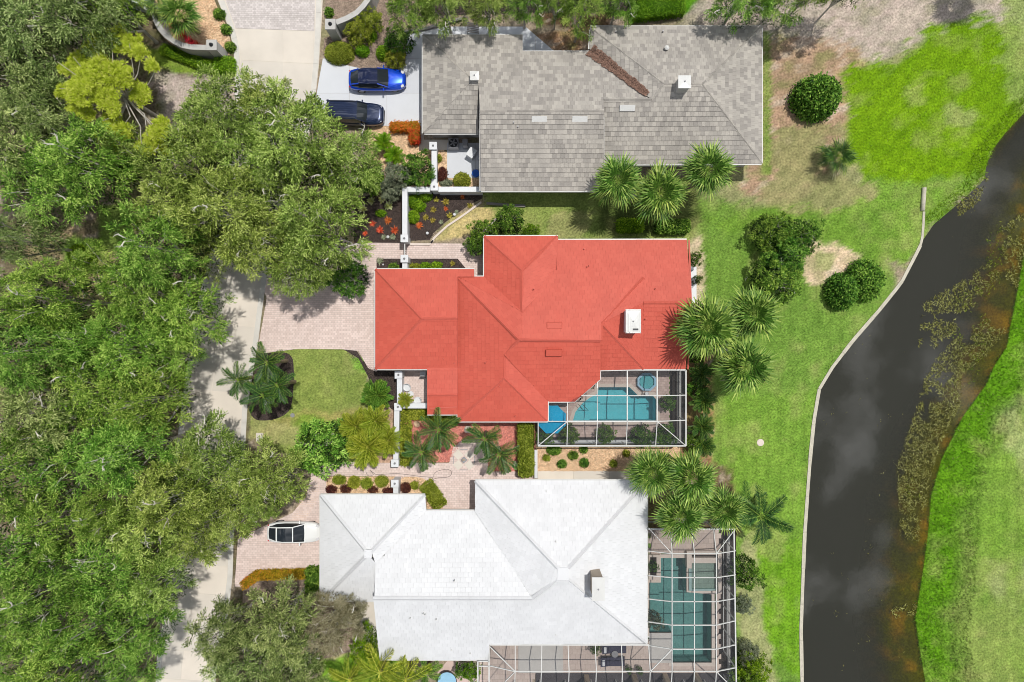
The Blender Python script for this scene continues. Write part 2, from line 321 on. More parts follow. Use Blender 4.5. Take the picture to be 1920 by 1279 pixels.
# y is the world y; both banks are functions of it
def bankL(wy):                                       # ground top edge of the sea wall / left bank
    return (np.interp(CY - wy / K0, ly, lx) - CX) * K0
def bankR(wy):                                       # water line of the right bank, at the water level
    return (np.interp(CY - wy / KW, ry, rx) - CX) * KW
G = srgb
def C(r, g, b): return np.array(srgb(r, g, b)) * .88
ZONES = [  # polygon in pixels, colour, softness in metres, raggedness in metres, strength
 ([(-400,-400),(2400,-400),(2400,1700),(-400,1700)], C(150,136,116), 1, 0, 1),
 ([(-300,-200),(480,-200),(470,1500),(-300,1500)], C(112,102,80), 1.5, 1.5, 1),
 ([(60,440),(150,420),(250,520),(200,560),(70,520)], C(170,150,116), .6, .8, .9),
 ([(120,440),(190,450),(180,500),(120,500)], C(110,150,50), .4, .5, .9),
 ([(180,380),(250,390),(250,470),(190,470)], C(120,150,60), .4, .5, .8),
 ([(140,560),(210,580),(200,640),(110,700),(40,660)], C(140,150,70), .5, .8, .7),
 ([(290,130),(440,140),(440,220),(300,240)], C(190,174,164), .8, .9, 1),
 ([(255,90),(330,90),(430,115),(438,135),(340,142),(270,120)], C(128,152,58), .3, .4, 1),
 ([(1100,340),(1660,340),(1680,560),(1560,720),(1540,1300),(1200,1500),(1200,820)], C(112,146,60), .8, .5, 1),
 ([(1500,100),(2200,-300),(2200,300),(1800,360),(1700,470),(1300,360),(1430,200)], C(150,150,104), 1, 1, 1),
 ([(1395,60),(1600,40),(1625,110),(1590,240),(1580,330),(1500,400),(1395,360)], C(172,144,118), .7, 1.1, 1),
 ([(1440,240),(1560,230),(1560,340),(1450,350)], C(128,142,80), .6, 1.2, .6),
 ([(1280,-60),(1960,-60),(1960,70),(1740,90),(1640,120),(1600,90),(1280,50)], C(178,164,150), .6, 1.1, 1),
 ([(1180,-40),(1330,-40),(1290,25),(1230,34),(1140,28)], C(90,140,30), .2, .3, 1),
 ([(1590,235),(1595,130),(1680,112),(1725,60),(1760,44),(1870,30),(1905,60),(1925,200),(1960,240),(1850,330),(1770,395),(1715,400),(1630,352),(1575,305)], C(110,148,20), 1.2, 1.5, 1),
 ([(1860,-80),(2100,-100),(2100,260),(1900,190),(1875,60)], C(136,156,80), .9, 1.4, .85),
 ([(1700,165),(1730,160),(1735,195),(1705,200)], C(150,160,90), .5, .6, .6),
 ([(1770,200),(1830,210),(1820,240),(1775,235)], C(150,158,100), .5, .6, .6),
 ([(1560,340),(1850,330),(1700,500),(1480,490),(1340,420)], C(112,148,54), .9, 1, 1),
 ([(1430,340),(1580,320),(1640,360),(1560,400),(1440,385)], C(150,146,100), .6, 1, .9),
 ([(1505,500),(1525,452),(1570,458),(1612,480),(1600,505),(1560,530),(1520,535)], C(212,190,156), .35, .5, 1),
 ([(1530,470),(1565,475),(1560,510),(1528,505)], C(140,152,90), .3, .3, .8),
 ([(1320,760),(1540,730),(1520,900),(1512,1200),(1400,1280),(1390,1020),(1360,900)], C(118,154,58), 1, 1, .9),
 ([(1395,1010),(1505,1010),(1502,1260),(1440,1250),(1400,1100)], C(110,156,34), .8, .9, .9),
 ([(1388,1000),(1412,1000),(1440,1180),(1470,1300),(1385,1300)], C(158,160,112), .5, .6, .9),
 ([(1440,990),(1480,1010),(1460,1050),(1430,1040)], C(150,160,92), .6, .8, .6),
 ([(1290,430),(1312,430),(1322,560),(1300,700),(1290,700)], C(206,186,156), .25, .3, .9),
 ([(1270,640),(1330,640),(1336,870),(1270,870)], C(150,120,84), .4, .4, 1),
 ([(1190,870),(1375,880),(1390,1000),(1215,1010)], C(120,104,74), .5, .5, 1),
 ([(900,355),(1300,330),(1310,440),(1290,452),(1040,452),(905,440),(905,380)], C(134,150,78), .3, .4, 1),
 ([(1040,395),(1110,400),(1090,448),(1030,445)], C(160,158,104), .4, .6, .8),
 ([(905,440),(810,452),(840,415),(905,382),(925,400)], C(192,176,120), .2, .3, 1),
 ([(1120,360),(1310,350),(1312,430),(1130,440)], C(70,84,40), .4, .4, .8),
 ([(470,660),(560,652),(655,655),(690,700),(690,770),(760,790),(760,905),(580,880),(468,815)], C(134,150,76), .15, .1, 1),
 ([(500,785),(690,760),(640,800),(500,815)], C(160,154,92), .4, .6, .9),
 ([(560,780),(660,790),(640,850),(520,830)], C(122,158,54), .5, .5, .8),
 ([(655,665),(685,672),(690,700),(660,695)], C(104,166,40), .25, .3, 1),
 ([(475,780),(560,800),(560,840),(470,820)], C(168,166,110), .4, .5, .8),
 ([(690,740),(745,765),(745,910),(690,905)], C(196,160,140), .3, .4, .9),
 ([(560,1080),(700,1120),(700,1300),(560,1300)], C(182,164,132), .6, .8, 1),
 ([(600,1240),(760,1215),(760,1320),(580,1320)], C(120,160,50), .4, .5, 1),
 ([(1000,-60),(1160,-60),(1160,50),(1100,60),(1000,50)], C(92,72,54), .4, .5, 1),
 ([(985,60),(1110,50),(1110,100),(1050,100)], C(150,118,90), .2, .3, 1),
 ([(1428,60),(1445,60),(1445,330),(1428,330)], C(120,150,60), .2, .2, .8),
]
def ground_colour(x, y):
    """land cover colour at world x, y (ground level)"""
    x = np.asarray(x, float); y = np.asarray(y, float)
    col = np.zeros(x.shape + (3,)); n1 = vnoise(x, y, 1.3, 4) - .5; n2 = vnoise(x + 40, y - 31, .35, 3) - .5
    for poly, c, soft, rag, st in ZONES:
        wp = [((px - CX) * K0, (CY - py) * K0) for px, py in poly]
        d = sdist(x, y, wp) + (n1 * 2.2 + n2 * 1.2) * rag
        a = np.clip(d / soft + .5, 0, 1); a = a * a * (3 - 2 * a) * st
        col = col * (1 - a[..., None]) + c * a[..., None]
    # right bank: rough bright strip above the water, then dry mown grass
    dr = x - bankR(y); m = dr > -1.5
    dry = C(132,152,76); bright = C(102,152,30); midg = C(112,148,54); pale = C(166,170,122)
    a = np.clip(vnoise(x, y, 4, 4) * 2.6 - .8, 0, 1)[..., None]; b2 = np.clip(vnoise(x - 90, y + 50, 2.6, 4) * 5 - 2.9, 0, 1)[..., None]
    rb = (dry * (1 - a) + midg * a); rb = rb * (1 - b2 * .5) + pale * b2 * .5
    e = np.clip((dr + n1 * 1.5 - 2.3) / 1.3 + .5, 0, 1)[..., None]; rb = bright * (1 - e) + rb * e
    col = np.where(m[..., None], rb, col)
    # mowing stripes and patchiness
    st = np.sin((x * .8 - y * .62) * 5.2) * .5 + .5; s2 = np.sin(x * 6.1) * .5 + .5
    up = np.clip((y - 6) / 4, 0, 1); amp = np.where(x > 12, .13, 0)
    col = col * (1 + amp * (st * up + s2 * (1 - up) - .5))[..., None]
    blot = vnoise(x + 11, y + 5, 2.4, 4) - .5
    col = col * (1 + .42 * blot[..., None] * np.array([1.0, .75, .9]))
    hf = vnoise(x * 1.0 + 3, y, .45, 3) - .5; hf2 = vnoise(x - 77, y + 13, .9, 3) - .5
    col = col * (1 + .55 * hf[..., None] * np.array([1.1, .8, 1.1])); bare = np.clip((col[..., 0] / np.maximum(col[..., 1], 1e-4) - 1.05) * 4, 0, 1)
    sp = np.clip(hf2 * 6 - .3, 0, 1) * bare * .55; col = col * (1 - sp[..., None]) + C(118,128,70) * sp[..., None]; sq = np.clip(-hf2 * 7 - .6, 0, 1) * bare * .5; col = col * (1 - sq[..., None]) + C(206,192,174) * sq[..., None]
    yel = np.clip(vnoise(x - 51, y + 77, 1.7, 4) * 4 - 2.2, 0, 1)[..., None] * .35
    gr = (col[..., 1] > col[..., 0] * 1.1)[..., None]
    return np.where(gr, col * (1 - yel) + C(176,172,112) * yel, col)
def ground_z(x, y):
    xl, xr = bankL(y), bankR(y)
    z = np.where(x > xr, WZ + np.clip((x - xr) * .3, 0, .75) + .15 * np.clip((x - xr) / 6, 0, 1), 0)
    inp = (x > xl) & (x <= xr)
    dl, dr_ = x - xl, xr - x
    nat = np.clip((y - 14.5) / 3, 0, 1)                # north of the sea wall the left bank is soft
    bed = -np.minimum(2.2, .1 + .1 * dr_ + .34 * np.maximum(0, dr_ - 2.6) + .22 * vnoise(x, y, 1.5, 3)) + WZ + .12
    bed = np.maximum(bed, np.where(nat > 0, WZ - .1 - dl * .5, -9))
    z = np.where(inp, np.minimum(bed, WZ - .02), z)
    return z
def build_ground():
    ys = np.concatenate([[-1500, -400, -120, -60], np.arange(-34, 34.01, .25), [60, 120, 400, 1500]])
    rows = []
    for y in ys:
        xl, xr = float(bankL(y)), float(bankR(y))
        L0 = -46.0
        seg = [np.array([-1500, -400, -120]), np.linspace(L0, xl - .02, 300), np.linspace(xl + .02, xr - .02, 40), np.linspace(xr + .03, max(52, xr + 6), 50), np.array([120, 400, 1500])]
        rows.append(np.concatenate(seg))
    X = np.array(rows); Y = np.repeat(ys[:, None], X.shape[1], 1); Z = ground_z(X, Y)
    Z[:, 0:303] = 0
    col = ground_colour(X, Y)
    bedm = (X > bankL(Y) + .01) & (X < bankR(Y) - .01)
    depth = np.clip(WZ - Z, 0, 3)
    oc = np.clip(vnoise(X + 7, Y, 1.1, 3) * 4 - 1.9, 0, 1)[..., None]
    bc = C(104,104,34) * (1 - oc) + C(160,128,50) * oc
    col = np.where(bedm[..., None], bc, col)
    r, c = X.shape; V = np.stack([X, Y, Z], -1).reshape(-1, 3)
    idx = np.arange(r * c).reshape(r, c)
    F = np.stack([idx[:-1, :-1], idx[:-1, 1:], idx[1:, 1:], idx[1:, :-1]], -1).reshape(-1, 4)
    me = bpy.data.meshes.new('ground'); me.vertices.add(len(V)); me.vertices.foreach_set('co', V.reshape(-1).astype(np.float32))
    me.loops.add(F.size); me.loops.foreach_set('vertex_index', F.reshape(-1).astype(np.int32))
    me.polygons.add(len(F)); me.polygons.foreach_set('loop_start', np.arange(0, F.size, 4, dtype=np.int32)); me.polygons.foreach_set('loop_total', np.full(len(F), 4, np.int32))
    a = me.attributes.new('col', 'FLOAT_COLOR', 'POINT'); cc = np.ones((len(V), 4), np.float32); cc[:, :3] = np.clip(col.reshape(-1, 3), 0, 1); a.data.foreach_set('color', cc.reshape(-1))
    me.materials.append(M['terrain']); me.update(calc_edges=True)
    tag(link('ground', me), 'mown lawns, leaf litter and bare soil around the houses and the pond', kind='structure')
    # water sheet with how much bed shows through it
    X2, Y2 = X[:, 302:344].copy(), Y[:, 302:344]
    X2[:, 0] -= .05; X2[:, -1] += .25
    D = np.clip(WZ - ground_z(X2, Y2), 0, 3); D[:, 0] = D[:, 1]; D[:, -1] = 0
    op = 1 - np.exp(-1.7 * D); r, c = X2.shape
    V = np.stack([X2, Y2, np.full(X2.shape, WZ)], -1).reshape(-1, 3); idx = np.arange(r * c).reshape(r, c)
    F = np.stack([idx[:-1, :-1], idx[:-1, 1:], idx[1:, 1:], idx[1:, :-1]], -1).reshape(-1, 4)
    me = bpy.data.meshes.new('pond_water'); me.from_pydata(V.tolist(), [], F.tolist())
    a = me.attributes.new('depth', 'FLOAT', 'POINT'); a.data.foreach_set('value', op.reshape(-1).astype(np.float32)); me.materials.append(M['pond'])
    tag(link('pond_water', me), 'dark still pond water reflecting pale clouds', kind='structure')
build_ground()
# the sea wall along the lawn
sw = empty('seawall', (float(bankL(-10)), -10, 0), 'narrow pale concrete seawall cap curving between lawn and dark pond', 'seawall')
def wall_strip(name, pts, wd, z0, z1, mat, parent, closed=False, bev=0):
    mb = MB(); pts = [Vector((p[0], p[1], 0)) for p in pts]; n = len(pts); ring = []
    for i, p in enumerate(pts):
        a = pts[i - 1] if (i or closed) else p; b = pts[(i + 1) % n] if (i < n - 1 or closed) else p
        d = (b - a).normalized(); s_ = Vector((-d.y, d.x, 0)); ring.append((p + s_ * wd / 2, p - s_ * wd / 2))
    vs = []
    for a, b in ring: vs += [(a.x, a.y, z0), (b.x, b.y, z0), (b.x, b.y, z1), (a.x, a.y, z1)]
    fs = []
    for i in range(n if closed else n - 1):
        j = (i + 1) % n
        fs += [(4 * i + k, 4 * i + (k + 1) % 4, 4 * j + (k + 1) % 4, 4 * j + k) for k in range(4)]
    if not closed: fs += [(0, 3, 2, 1), (4 * n - 4, 4 * n - 3, 4 * n - 2, 4 * n - 1)]
    mb.add(vs, fs); me_o = mb.build(name, mat, parent)
    return me_o
ysw = np.arange(-40, 8.3, .6)
wall_strip('wall_face', [(float(bankL(y)) + .02, y) for y in ysw], .14, -2.6, -.02, M['tanw'], sw)
for i in range(0, len(ysw) - 5, 5):
    seg = ysw[i:i + 6].copy(); seg[0] += .015
    wall_strip('wall_cap', [(float(bankL(y)) - .02, y) for y in seg], .26 + .02 * (i % 3), -.02, .06, M['tanw'], sw)
wall_strip('wall_cap', [(float(bankL(ysw[-1])) - .02, ysw[-1] + .015), *[(P(x, y).x, P(x, y).y) for x, y in ((1729, 445), (1731, 420), (1732, 397))]], .2, -.3, .05, M['tanw'], sw)
a, b = P(1733, 352, .1), P(1730, 395, .1)
mb = MB(); mb.tube([a, (a + b) / 2, b], .17, 10); hw = mb.build('drain_pipe', M['tanw'], at=(a.x, a.y, 0), smooth=True)
tag(hw, 'pale concrete drain pipe lying on the lawn above the pond bank', 'pipe')

# ------------------------------------------------ clipping tiles and pavers to a polygon
def clip(poly, axis, val, keep_greater):
    o = []; n = len(poly)
    for i in range(n):
        p, q = poly[i], poly[(i + 1) % n]; a = (p[axis] - val) * (1 if keep_greater else -1); b = (q[axis] - val) * (1 if keep_greater else -1)
        if a >= 0: o.append(p)
        if (a > 0 > b) or (a < 0 < b):
            t = a / (a - b); o.append((p[0] + (q[0] - p[0]) * t, p[1] + (q[1] - p[1]) * t))
    return o
def area(p): return abs(sum(p[i][0] * p[(i + 1) % len(p)][1] - p[(i + 1) % len(p)][0] * p[i][1] for i in range(len(p)))) / 2
def tile_field(mb, poly2, tw, th, gap, thick, to3, lift=0.0, jit=.3, bond=.5, rnd=None, base=0.0, clus=.0):
    rnd = rnd or random; us = [p[0] for p in poly2]; vs = [p[1] for p in poly2]
    v = min(vs); r = 0
    while v < max(vs):
        strip = clip(clip(poly2, 1, v + gap / 2, True), 1, v + th - gap / 2, False)
        if len(strip) > 2:
            u0 = min(us) - ((r * bond) % 1) * tw; su0, su1 = min(p[0] for p in strip), max(p[0] for p in strip)
            k = int((su0 - u0) // tw)
            while u0 + k * tw < su1:
                a = u0 + k * tw; t = clip(clip(strip, 0, a + gap / 2, True), 0, a + tw - gap / 2, False); k += 1
                if len(t) > 2 and area(t) > .12 * tw * th * .3:
                    tt = min(1, max(0, .5 + (rnd.random() - .5) * 2 * jit)); n = len(t); dz = (rnd.random() - .5) * thick * .25
                    top = [to3(p[0], p[1], base + thick + dz + lift * (1 - (p[1] - v) / th)) for p in t]; bot = [to3(p[0], p[1], base) for p in t]
                    mb.add(top + bot, [tuple(range(n))] + [((i + 1) % n, i, n + i, n + (i + 1) % n) for i in range(n)], tt)
        v += th; r += 1
def fix_orient(poly):
    a = sum(poly[i][0] * poly[(i + 1) % len(poly)][1] - poly[(i + 1) % len(poly)][0] * poly[i][1] for i in range(len(poly)))
    return poly if a > 0 else poly[::-1]
LAYER = [0.004]
def sheet(name, px, mat, label, z=None, kind='structure', thick=None):
    """a flat area on the ground, outlined in pixels"""
    z = z if z is not None else LAYER[0]; LAYER[0] += .0002
    pts = [(p.x, p.y) for p in PP(px, z)]; mb = MB()
    mb.prism(fix_orient(pts), z - (thick or .03), z)
    return tag(mb.build(name, mat), label, kind=kind)
def rounded(px, seg=6, it=2):
    for _ in range(it):
        o = []
        for i in range(len(px)):
            a, b = px[i], px[(i + 1) % len(px)]
            o += [(a[0] * .75 + b[0] * .25, a[1] * .75 + b[1] * .25), (a[0] * .25 + b[0] * .75, a[1] * .25 + b[1] * .75)]
        px = o
    return px
def paving(name, px, mat, label, tw=.26, th=.17, rz=0, z=.014, holes=(), gap=.012, jit=.45):
    o = sheet(name, px, M['mortar'], label, z=z - .006)
    pts = [(p.x, p.y) for p in PP(px, z)]; ca, sa = math.cos(rz), math.sin(rz)
    uv = fix_orient([(x * ca + y * sa, -x * sa + y * ca) for x, y in pts])
    mb = MB(); tile_field(mb, uv, tw, th, gap, .012, lambda u, v, h: (u * ca - v * sa, u * sa + v * ca, z - .006 + h), jit=jit)
    b = mb.build('paver', mat, o); b['kind'] = 'stuff'
    return o
def pebbles(px, mat, parent, n, s0=.03, s1=.07, z=.02):
    pts = [(p.x, p.y) for p in PP(px, z)]; xs = [p[0] for p in pts]; ys = [p[1] for p in pts]
    X = rng.uniform(min(xs), max(xs), n * 3); Y = rng.uniform(min(ys), max(ys), n * 3); ok = inpoly(X, Y, pts); X, Y = X[ok][:n], Y[ok][:n]; k = len(X)
    s = rng.uniform(s0, s1, k); a = rng.uniform(0, 6.28, k); tops = []
    base = [np.stack([X + s * np.cos(a + i * 2.09) * rng.uniform(.7, 1.2, k), Y + s * np.sin(a + i * 2.09) * rng.uniform(.7, 1.2, k), np.full(k, z - .01)], -1) for i in range(3)]
    top = np.stack([X, Y, z + s * .75], -1)
    Q = np.concatenate([np.stack([base[i], base[(i + 1) % 3], top], 1) for i in range(3)]); t = np.tile(rng.random(k), 3)
    me = quad_mesh('stones', Q, t, mat); me.transform(chain(parent).inverted()); o = link('stones', me, parent); o['kind'] = 'stuff'; return o

# ------------------------------------------------ road of concrete slabs, kerbs
RL = [(-120,385),(0,408),(25,418),(50,428),(90,438),(150,440),(220,440),(300,436),(400,418),(500,388),(600,365),(700,350),(800,336),(900,326),(1000,318),(1050,314),(1150,302),(1250,294),(1400,290)]
RR = [(-120,606),(0,605),(60,602),(120,598),(170,593),(220,586),(300,570),(400,542),(500,503),(560,494),(640,484),(700,474),(760,464),(830,460),(900,452),(1000,438),(1080,436),(1150,428),(1250,405),(1400,395)]
rly, rlx = np.array(RL, float).T; rry, rrx = np.array(RR, float).T
def roadx(y, t): a, b = np.interp(y, rly, rlx), np.interp(y, rry, rrx); return float(a + (b - a) * t)
yy = list(range(-120, 1401, 20))
road = sheet('road', [(roadx(y, 0), y) for y in yy] + [(roadx(y, 1), y) for y in yy[::-1]], M['conc'], 'pale concrete road winding past the houses under the oaks', z=.006)
KW_ = 11
prev = 57; cuts = [57, 116, 172, 228, 284, 340, 396, 452, 505, 556, 610, 662, 686, 733, 788, 842, 896, 950, 1004, 1058, 1112, 1166, 1220, 1274, 1330]
for a, b in zip(cuts[:-1], cuts[1:]):
    mid = .58 if a < 300 else .42
    for t0, t1 in ((.075, mid), (mid, .925)):
        q = []
        n = 3
        for i in range(n + 1): y = a + 1.0 + (b - a - 1.0) * i / n; q.append((roadx(y, t0) + .6, y + (t0 - .5) * 8))
        for i in range(n, -1, -1): y = a + 1.0 + (b - a - 1.0) * i / n; q.append((roadx(y, t1) - .6, y + (t1 - .5) * 8))
        mb = MB(); mb.prism(fix_orient([(p.x, p.y) for p in PP(q, .02)]), 0, .02 + rng.uniform(0, .003), rng.random()); mb.build('concrete_slab', M['conc'], road)
paving('brick_apron', [(roadx(y, .075), y) for y in (-120, -60, 0, 20, 40, 53)] + [(roadx(y, .925), y) for y in (58, 40, 20, 0, -60, -120)], M['paver_g'], 'brick paved entrance at the top of the road', tw=.24, th=.16, z=.024)
for nm, t, yr, lb in (('kerb', .035, range(-120, 1401, 12), 'pale rolled concrete kerb along the left edge of the road'), ('kerb', .965, range(-120, 1401, 12), 'pale rolled concrete kerb along the right edge of the road')):
    e = empty(nm, P(roadx(600, t), 600)); tag(e, lb, 'kerb', kind='structure')
    ys_ = list(yr)
    for i in range(0, len(ys_) - 4, 4):
        pts = [P(roadx(y, t), y) for y in ys_[i:i + 5]]; d = (pts[-1] - pts[-2]).normalized(); pts[-1] = pts[-1] - d * .012
        wall_strip('kerb_stone', pts, .42, -.02, .045, M['kerb'], e)
# ------------------------------------------------ drives, walks and beds
def slab_field(name, px, mat, label, tw, th, z=.016, rz=0, jit=.3, gap=.015):
    """large slabs one can tell apart: each its own object"""
    o = sheet(name, px, M['mortar'], label, z=z - .008)
    pts = fix_orient([(p.x, p.y) for p in PP(px, z)]); ca, sa = math.cos(rz), math.sin(rz)
    uv = [(x * ca + y * sa, -x * sa + y * ca) for x, y in pts]; u0, v0 = min(p[0] for p in uv), min(p[1] for p in uv)
    i = 0
    while v0 + i * th < max(p[1] for p in uv):
        j = 0
        while u0 + j * tw < max(p[0] for p in uv):
            a, b = u0 + j * tw, v0 + i * th
            t = clip(clip(clip(clip(uv, 0, a + gap / 2, True), 0, a + tw - gap / 2, False), 1, b + gap / 2, True), 1, b + th - gap / 2, False)
            if len(t) > 2 and area(t) > .05:
                mb = MB(); mb.prism([(u * ca - v * sa, u * sa + v * ca) for u, v in t], z - .008, z + rng.uniform(0, .003), rng.random()); mb.build('slab', mat, o)
            j += 1
        i += 1
    return o
slab_field('driveway', [(606,106),(640,120),(700,134),(742,134),(760,118),(764,60),(800,50),(985,50),(1058,112),(900,112),(810,112),(810,238),(790,240),(586,228),(590,200),(598,150)], M['wconc'], 'white painted concrete driveway holding two parked cars', 3.1, 2.9)
slab_field('courtyard_slab', [(838,268),(912,268),(912,334),(838,334)], M['wconc'], 'white concrete utility yard beside the grey roofed house', 2.4, 2.4, z=.018)
sheet('concrete_pad', [(795,262),(842,262),(842,280),(795,280)], M['conc'], 'bare concrete strip behind the garage of the grey roofed house', z=.012)
sheet('concrete_walk', [(786,230),(795,232),(795,275),(905,275),(905,281),(786,281)], M['conc'], 'narrow concrete edging round the garage corner', z=.010)
g1 = sheet('gravel_bed', rounded([(686,232),(788,232),(788,282),(842,278),(842,322),(906,330),(906,352),(760,352),(735,372),(700,372),(716,330),(690,280)], it=1), M['gravel'], 'tan gravel bed beside the white driveway'); pebbles([(686,232),(784,232),(784,284),(836,284),(836,336),(904,338),(904,350),(735,372),(700,372)], M['stone'], g1, 3500)
m1 = sheet('mulch_bed', [(664,372),(762,352),(905,354),(905,372),(880,384),(836,416),(812,438),(806,450),(760,452),(760,459),(664,459)], M['mulch'], 'dark mulch bed on both sides of the white courtyard wall'); pebbles([(664,372),(762,352),(905,354),(880,384),(836,416),(806,450),(664,459)], M['chip'], m1, 7000, .02, .05)
drv = [(470,470),(682,455),(872,457),(886,462),(904,476),(910,522),(712,522),(712,690),(705,697),(690,690),(672,658),(640,655),(560,654),(496,662),(486,640),(500,560)]
paving('driveway', drv, M['paver'], 'pink paved driveway in front of the red roofed house', tw=.25, th=.17)
m2 = sheet('mulch_bed', [(706,485),(858,485),(874,504),(874,510),(706,510)], M['mulch'], 'narrow dark mulch bed above the left end of the red roof', z=.034); pebbles([(706,485),(858,485),(874,510),(706,510)], M['chip'], m2, 1500, .02, .05, z=.04)
m3 = sheet('mulch_bed', [(645,656),(668,656),(680,676),(704,694),(748,696),(748,770),(735,768),(700,735),(690,706),(672,672)], M['mulch'], 'dark mulch strip between the left lawn and the red roofed house'); pebbles([(645,656),(704,694),(748,696),(748,770),(690,706)], M['chip'], m3, 1200, .02, .05)
m4 = sheet('mulch_bed', rounded([(468,664),(500,662),(548,660),(552,700),(548,765),(530,782),(500,790),(470,786),(462,740)], it=2), M['mulch'], 'dark mulch island under the palm cluster beside the road'); pebbles([(468,664),(548,660),(548,765),(470,786)], M['chip'], m4, 1800, .02, .05)
paving('patio', [(750,694),(803,694),(803,768),(750,768)], M['paver'], 'pink paved patio behind the white courtyard wall')
walk = [(585,884),(606,872),(640,867),(745,868),(842,868),(850,838),(868,824),(896,822),(915,834),(915,884),(1003,884),(1003,903),(893,903),(893,962),(800,962),(800,925),(742,925),(742,893),(612,893),(612,932),(604,962),(604,1075),(565,1074),(500,1076),(462,1088),(452,1100),(440,1100),(446,1010),(520,975),(548,962),(574,932)]
paving('driveway', walk, M['paver'], 'paved drive and walk between the red and the white roofed houses', tw=.27, th=.18)
g2 = sheet('gravel_bed', [(612,894),(742,894),(742,927),(612,927)], M['gravel'], 'tan gravel bed with clipped shrubs above the white roof', z=.03); pebbles([(612,894),(742,894),(742,927),(612,927)], M['stone'], g2, 1200, z=.036)
g3 = sheet('gravel_bed', rounded([(748,894),(790,894),(808,908),(834,944),(826,962),(800,962),(800,927),(748,927)], it=1), M['gravel'], 'tan gravel wedge beside the curved clipped hedge', z=.03); pebbles([(748,894),(790,894),(834,944),(800,960),(800,927),(748,927)], M['stone'], g3, 700, z=.036)
rgb_ = sheet('gravel_bed', [(755,770),(862,770),(862,790),(1004,788),(1004,893),(973,893),(973,884),(914,884),(914,834),(896,823),(868,825),(850,838),(842,867),(755,867)], M['rgravel'], 'salmon gravel bed below the red roof', z=.012); pebbles([(755,780),(1004,788),(1004,884),(914,884),(914,834),(868,825),(842,867),(755,867)], M['rstone'], rgb_, 9000, .025, .06, z=.018)
g4 = sheet('gravel_bed', [(1005,838),(1275,838),(1275,884),(1005,884)], M['gravel'], 'peach gravel bed with small round shrubs below the pool screen', z=.012); pebbles([(1005,838),(1275,838),(1275,884),(1005,884)], M['stone'], g4, 7000, .025, .06, z=.018)
slab_field('concrete_walk', [(1008,883),(1215,883),(1215,904),(1008,904)], M['conc'], 'beige concrete walk above the white roof', 3.0, 1.2, z=.02)
g5 = sheet('gravel_bed', rounded([(262,-60),(284,10),(292,50),(310,76),(345,98),(385,106),(412,108),(432,104),(434,80),(422,45),(410,20),(402,0),(380,-60)], it=2), M['gravel'], 'tan gravel bed inside the curved entrance wall'); pebbles([(284,0),(292,50),(345,98),(432,104),(422,45),(402,0)], M['stone'], g5, 3500)
l1 = sheet('mulch_bed', [(608,72),(640,60),(690,20),(720,-40),(800,-40),(785,50),(768,60),(763,118),(744,133),(700,133),(640,119),(606,104)], M['litter'], 'bare brown bed with small shrubs beside the white driveway'); pebbles([(608,72),(690,20),(780,20),(744,133),(606,104)], M['chip'], l1, 2200, .02, .05)
l2 = sheet('mulch_bed', [(610,-40),(700,-40),(665,30),(620,55),(610,40)], M['litter'], 'brown bed inside the right entrance wall')
g6 = sheet('gravel_bed', rounded([(548,962),(574,930),(584,890),(600,888),(600,925),(590,950),(566,985),(545,990)], it=1), M['gravel'], 'tan gravel edge under the shrub beside the walk')
g7 = sheet('mulch_bed', [(455,1100),(500,1084),(604,1080),(604,1125),(700,1125),(700,1210),(610,1235),(560,1180),(500,1130),(455,1130)], M['litter'], 'leaf littered bed below the white car', z=.008)
g8 = sheet('concrete_walk', [(676,1125),(722,1125),(722,1215),(676,1215)], M['conc'], 'concrete side walk left of the white roof', z=.012)
sheet('patio', [(838,1240),(900,1240),(900,1330),(820,1330),(820,1262)], M['deckpav'], 'small pink patio around the pale blue basin', z=.012)
sheet('mulch_bed', [(1200,20),(780,30),(760,-60),(1200,-60)], M['mulch'], 'shaded mulch strip behind the grey roofed house', z=.006)

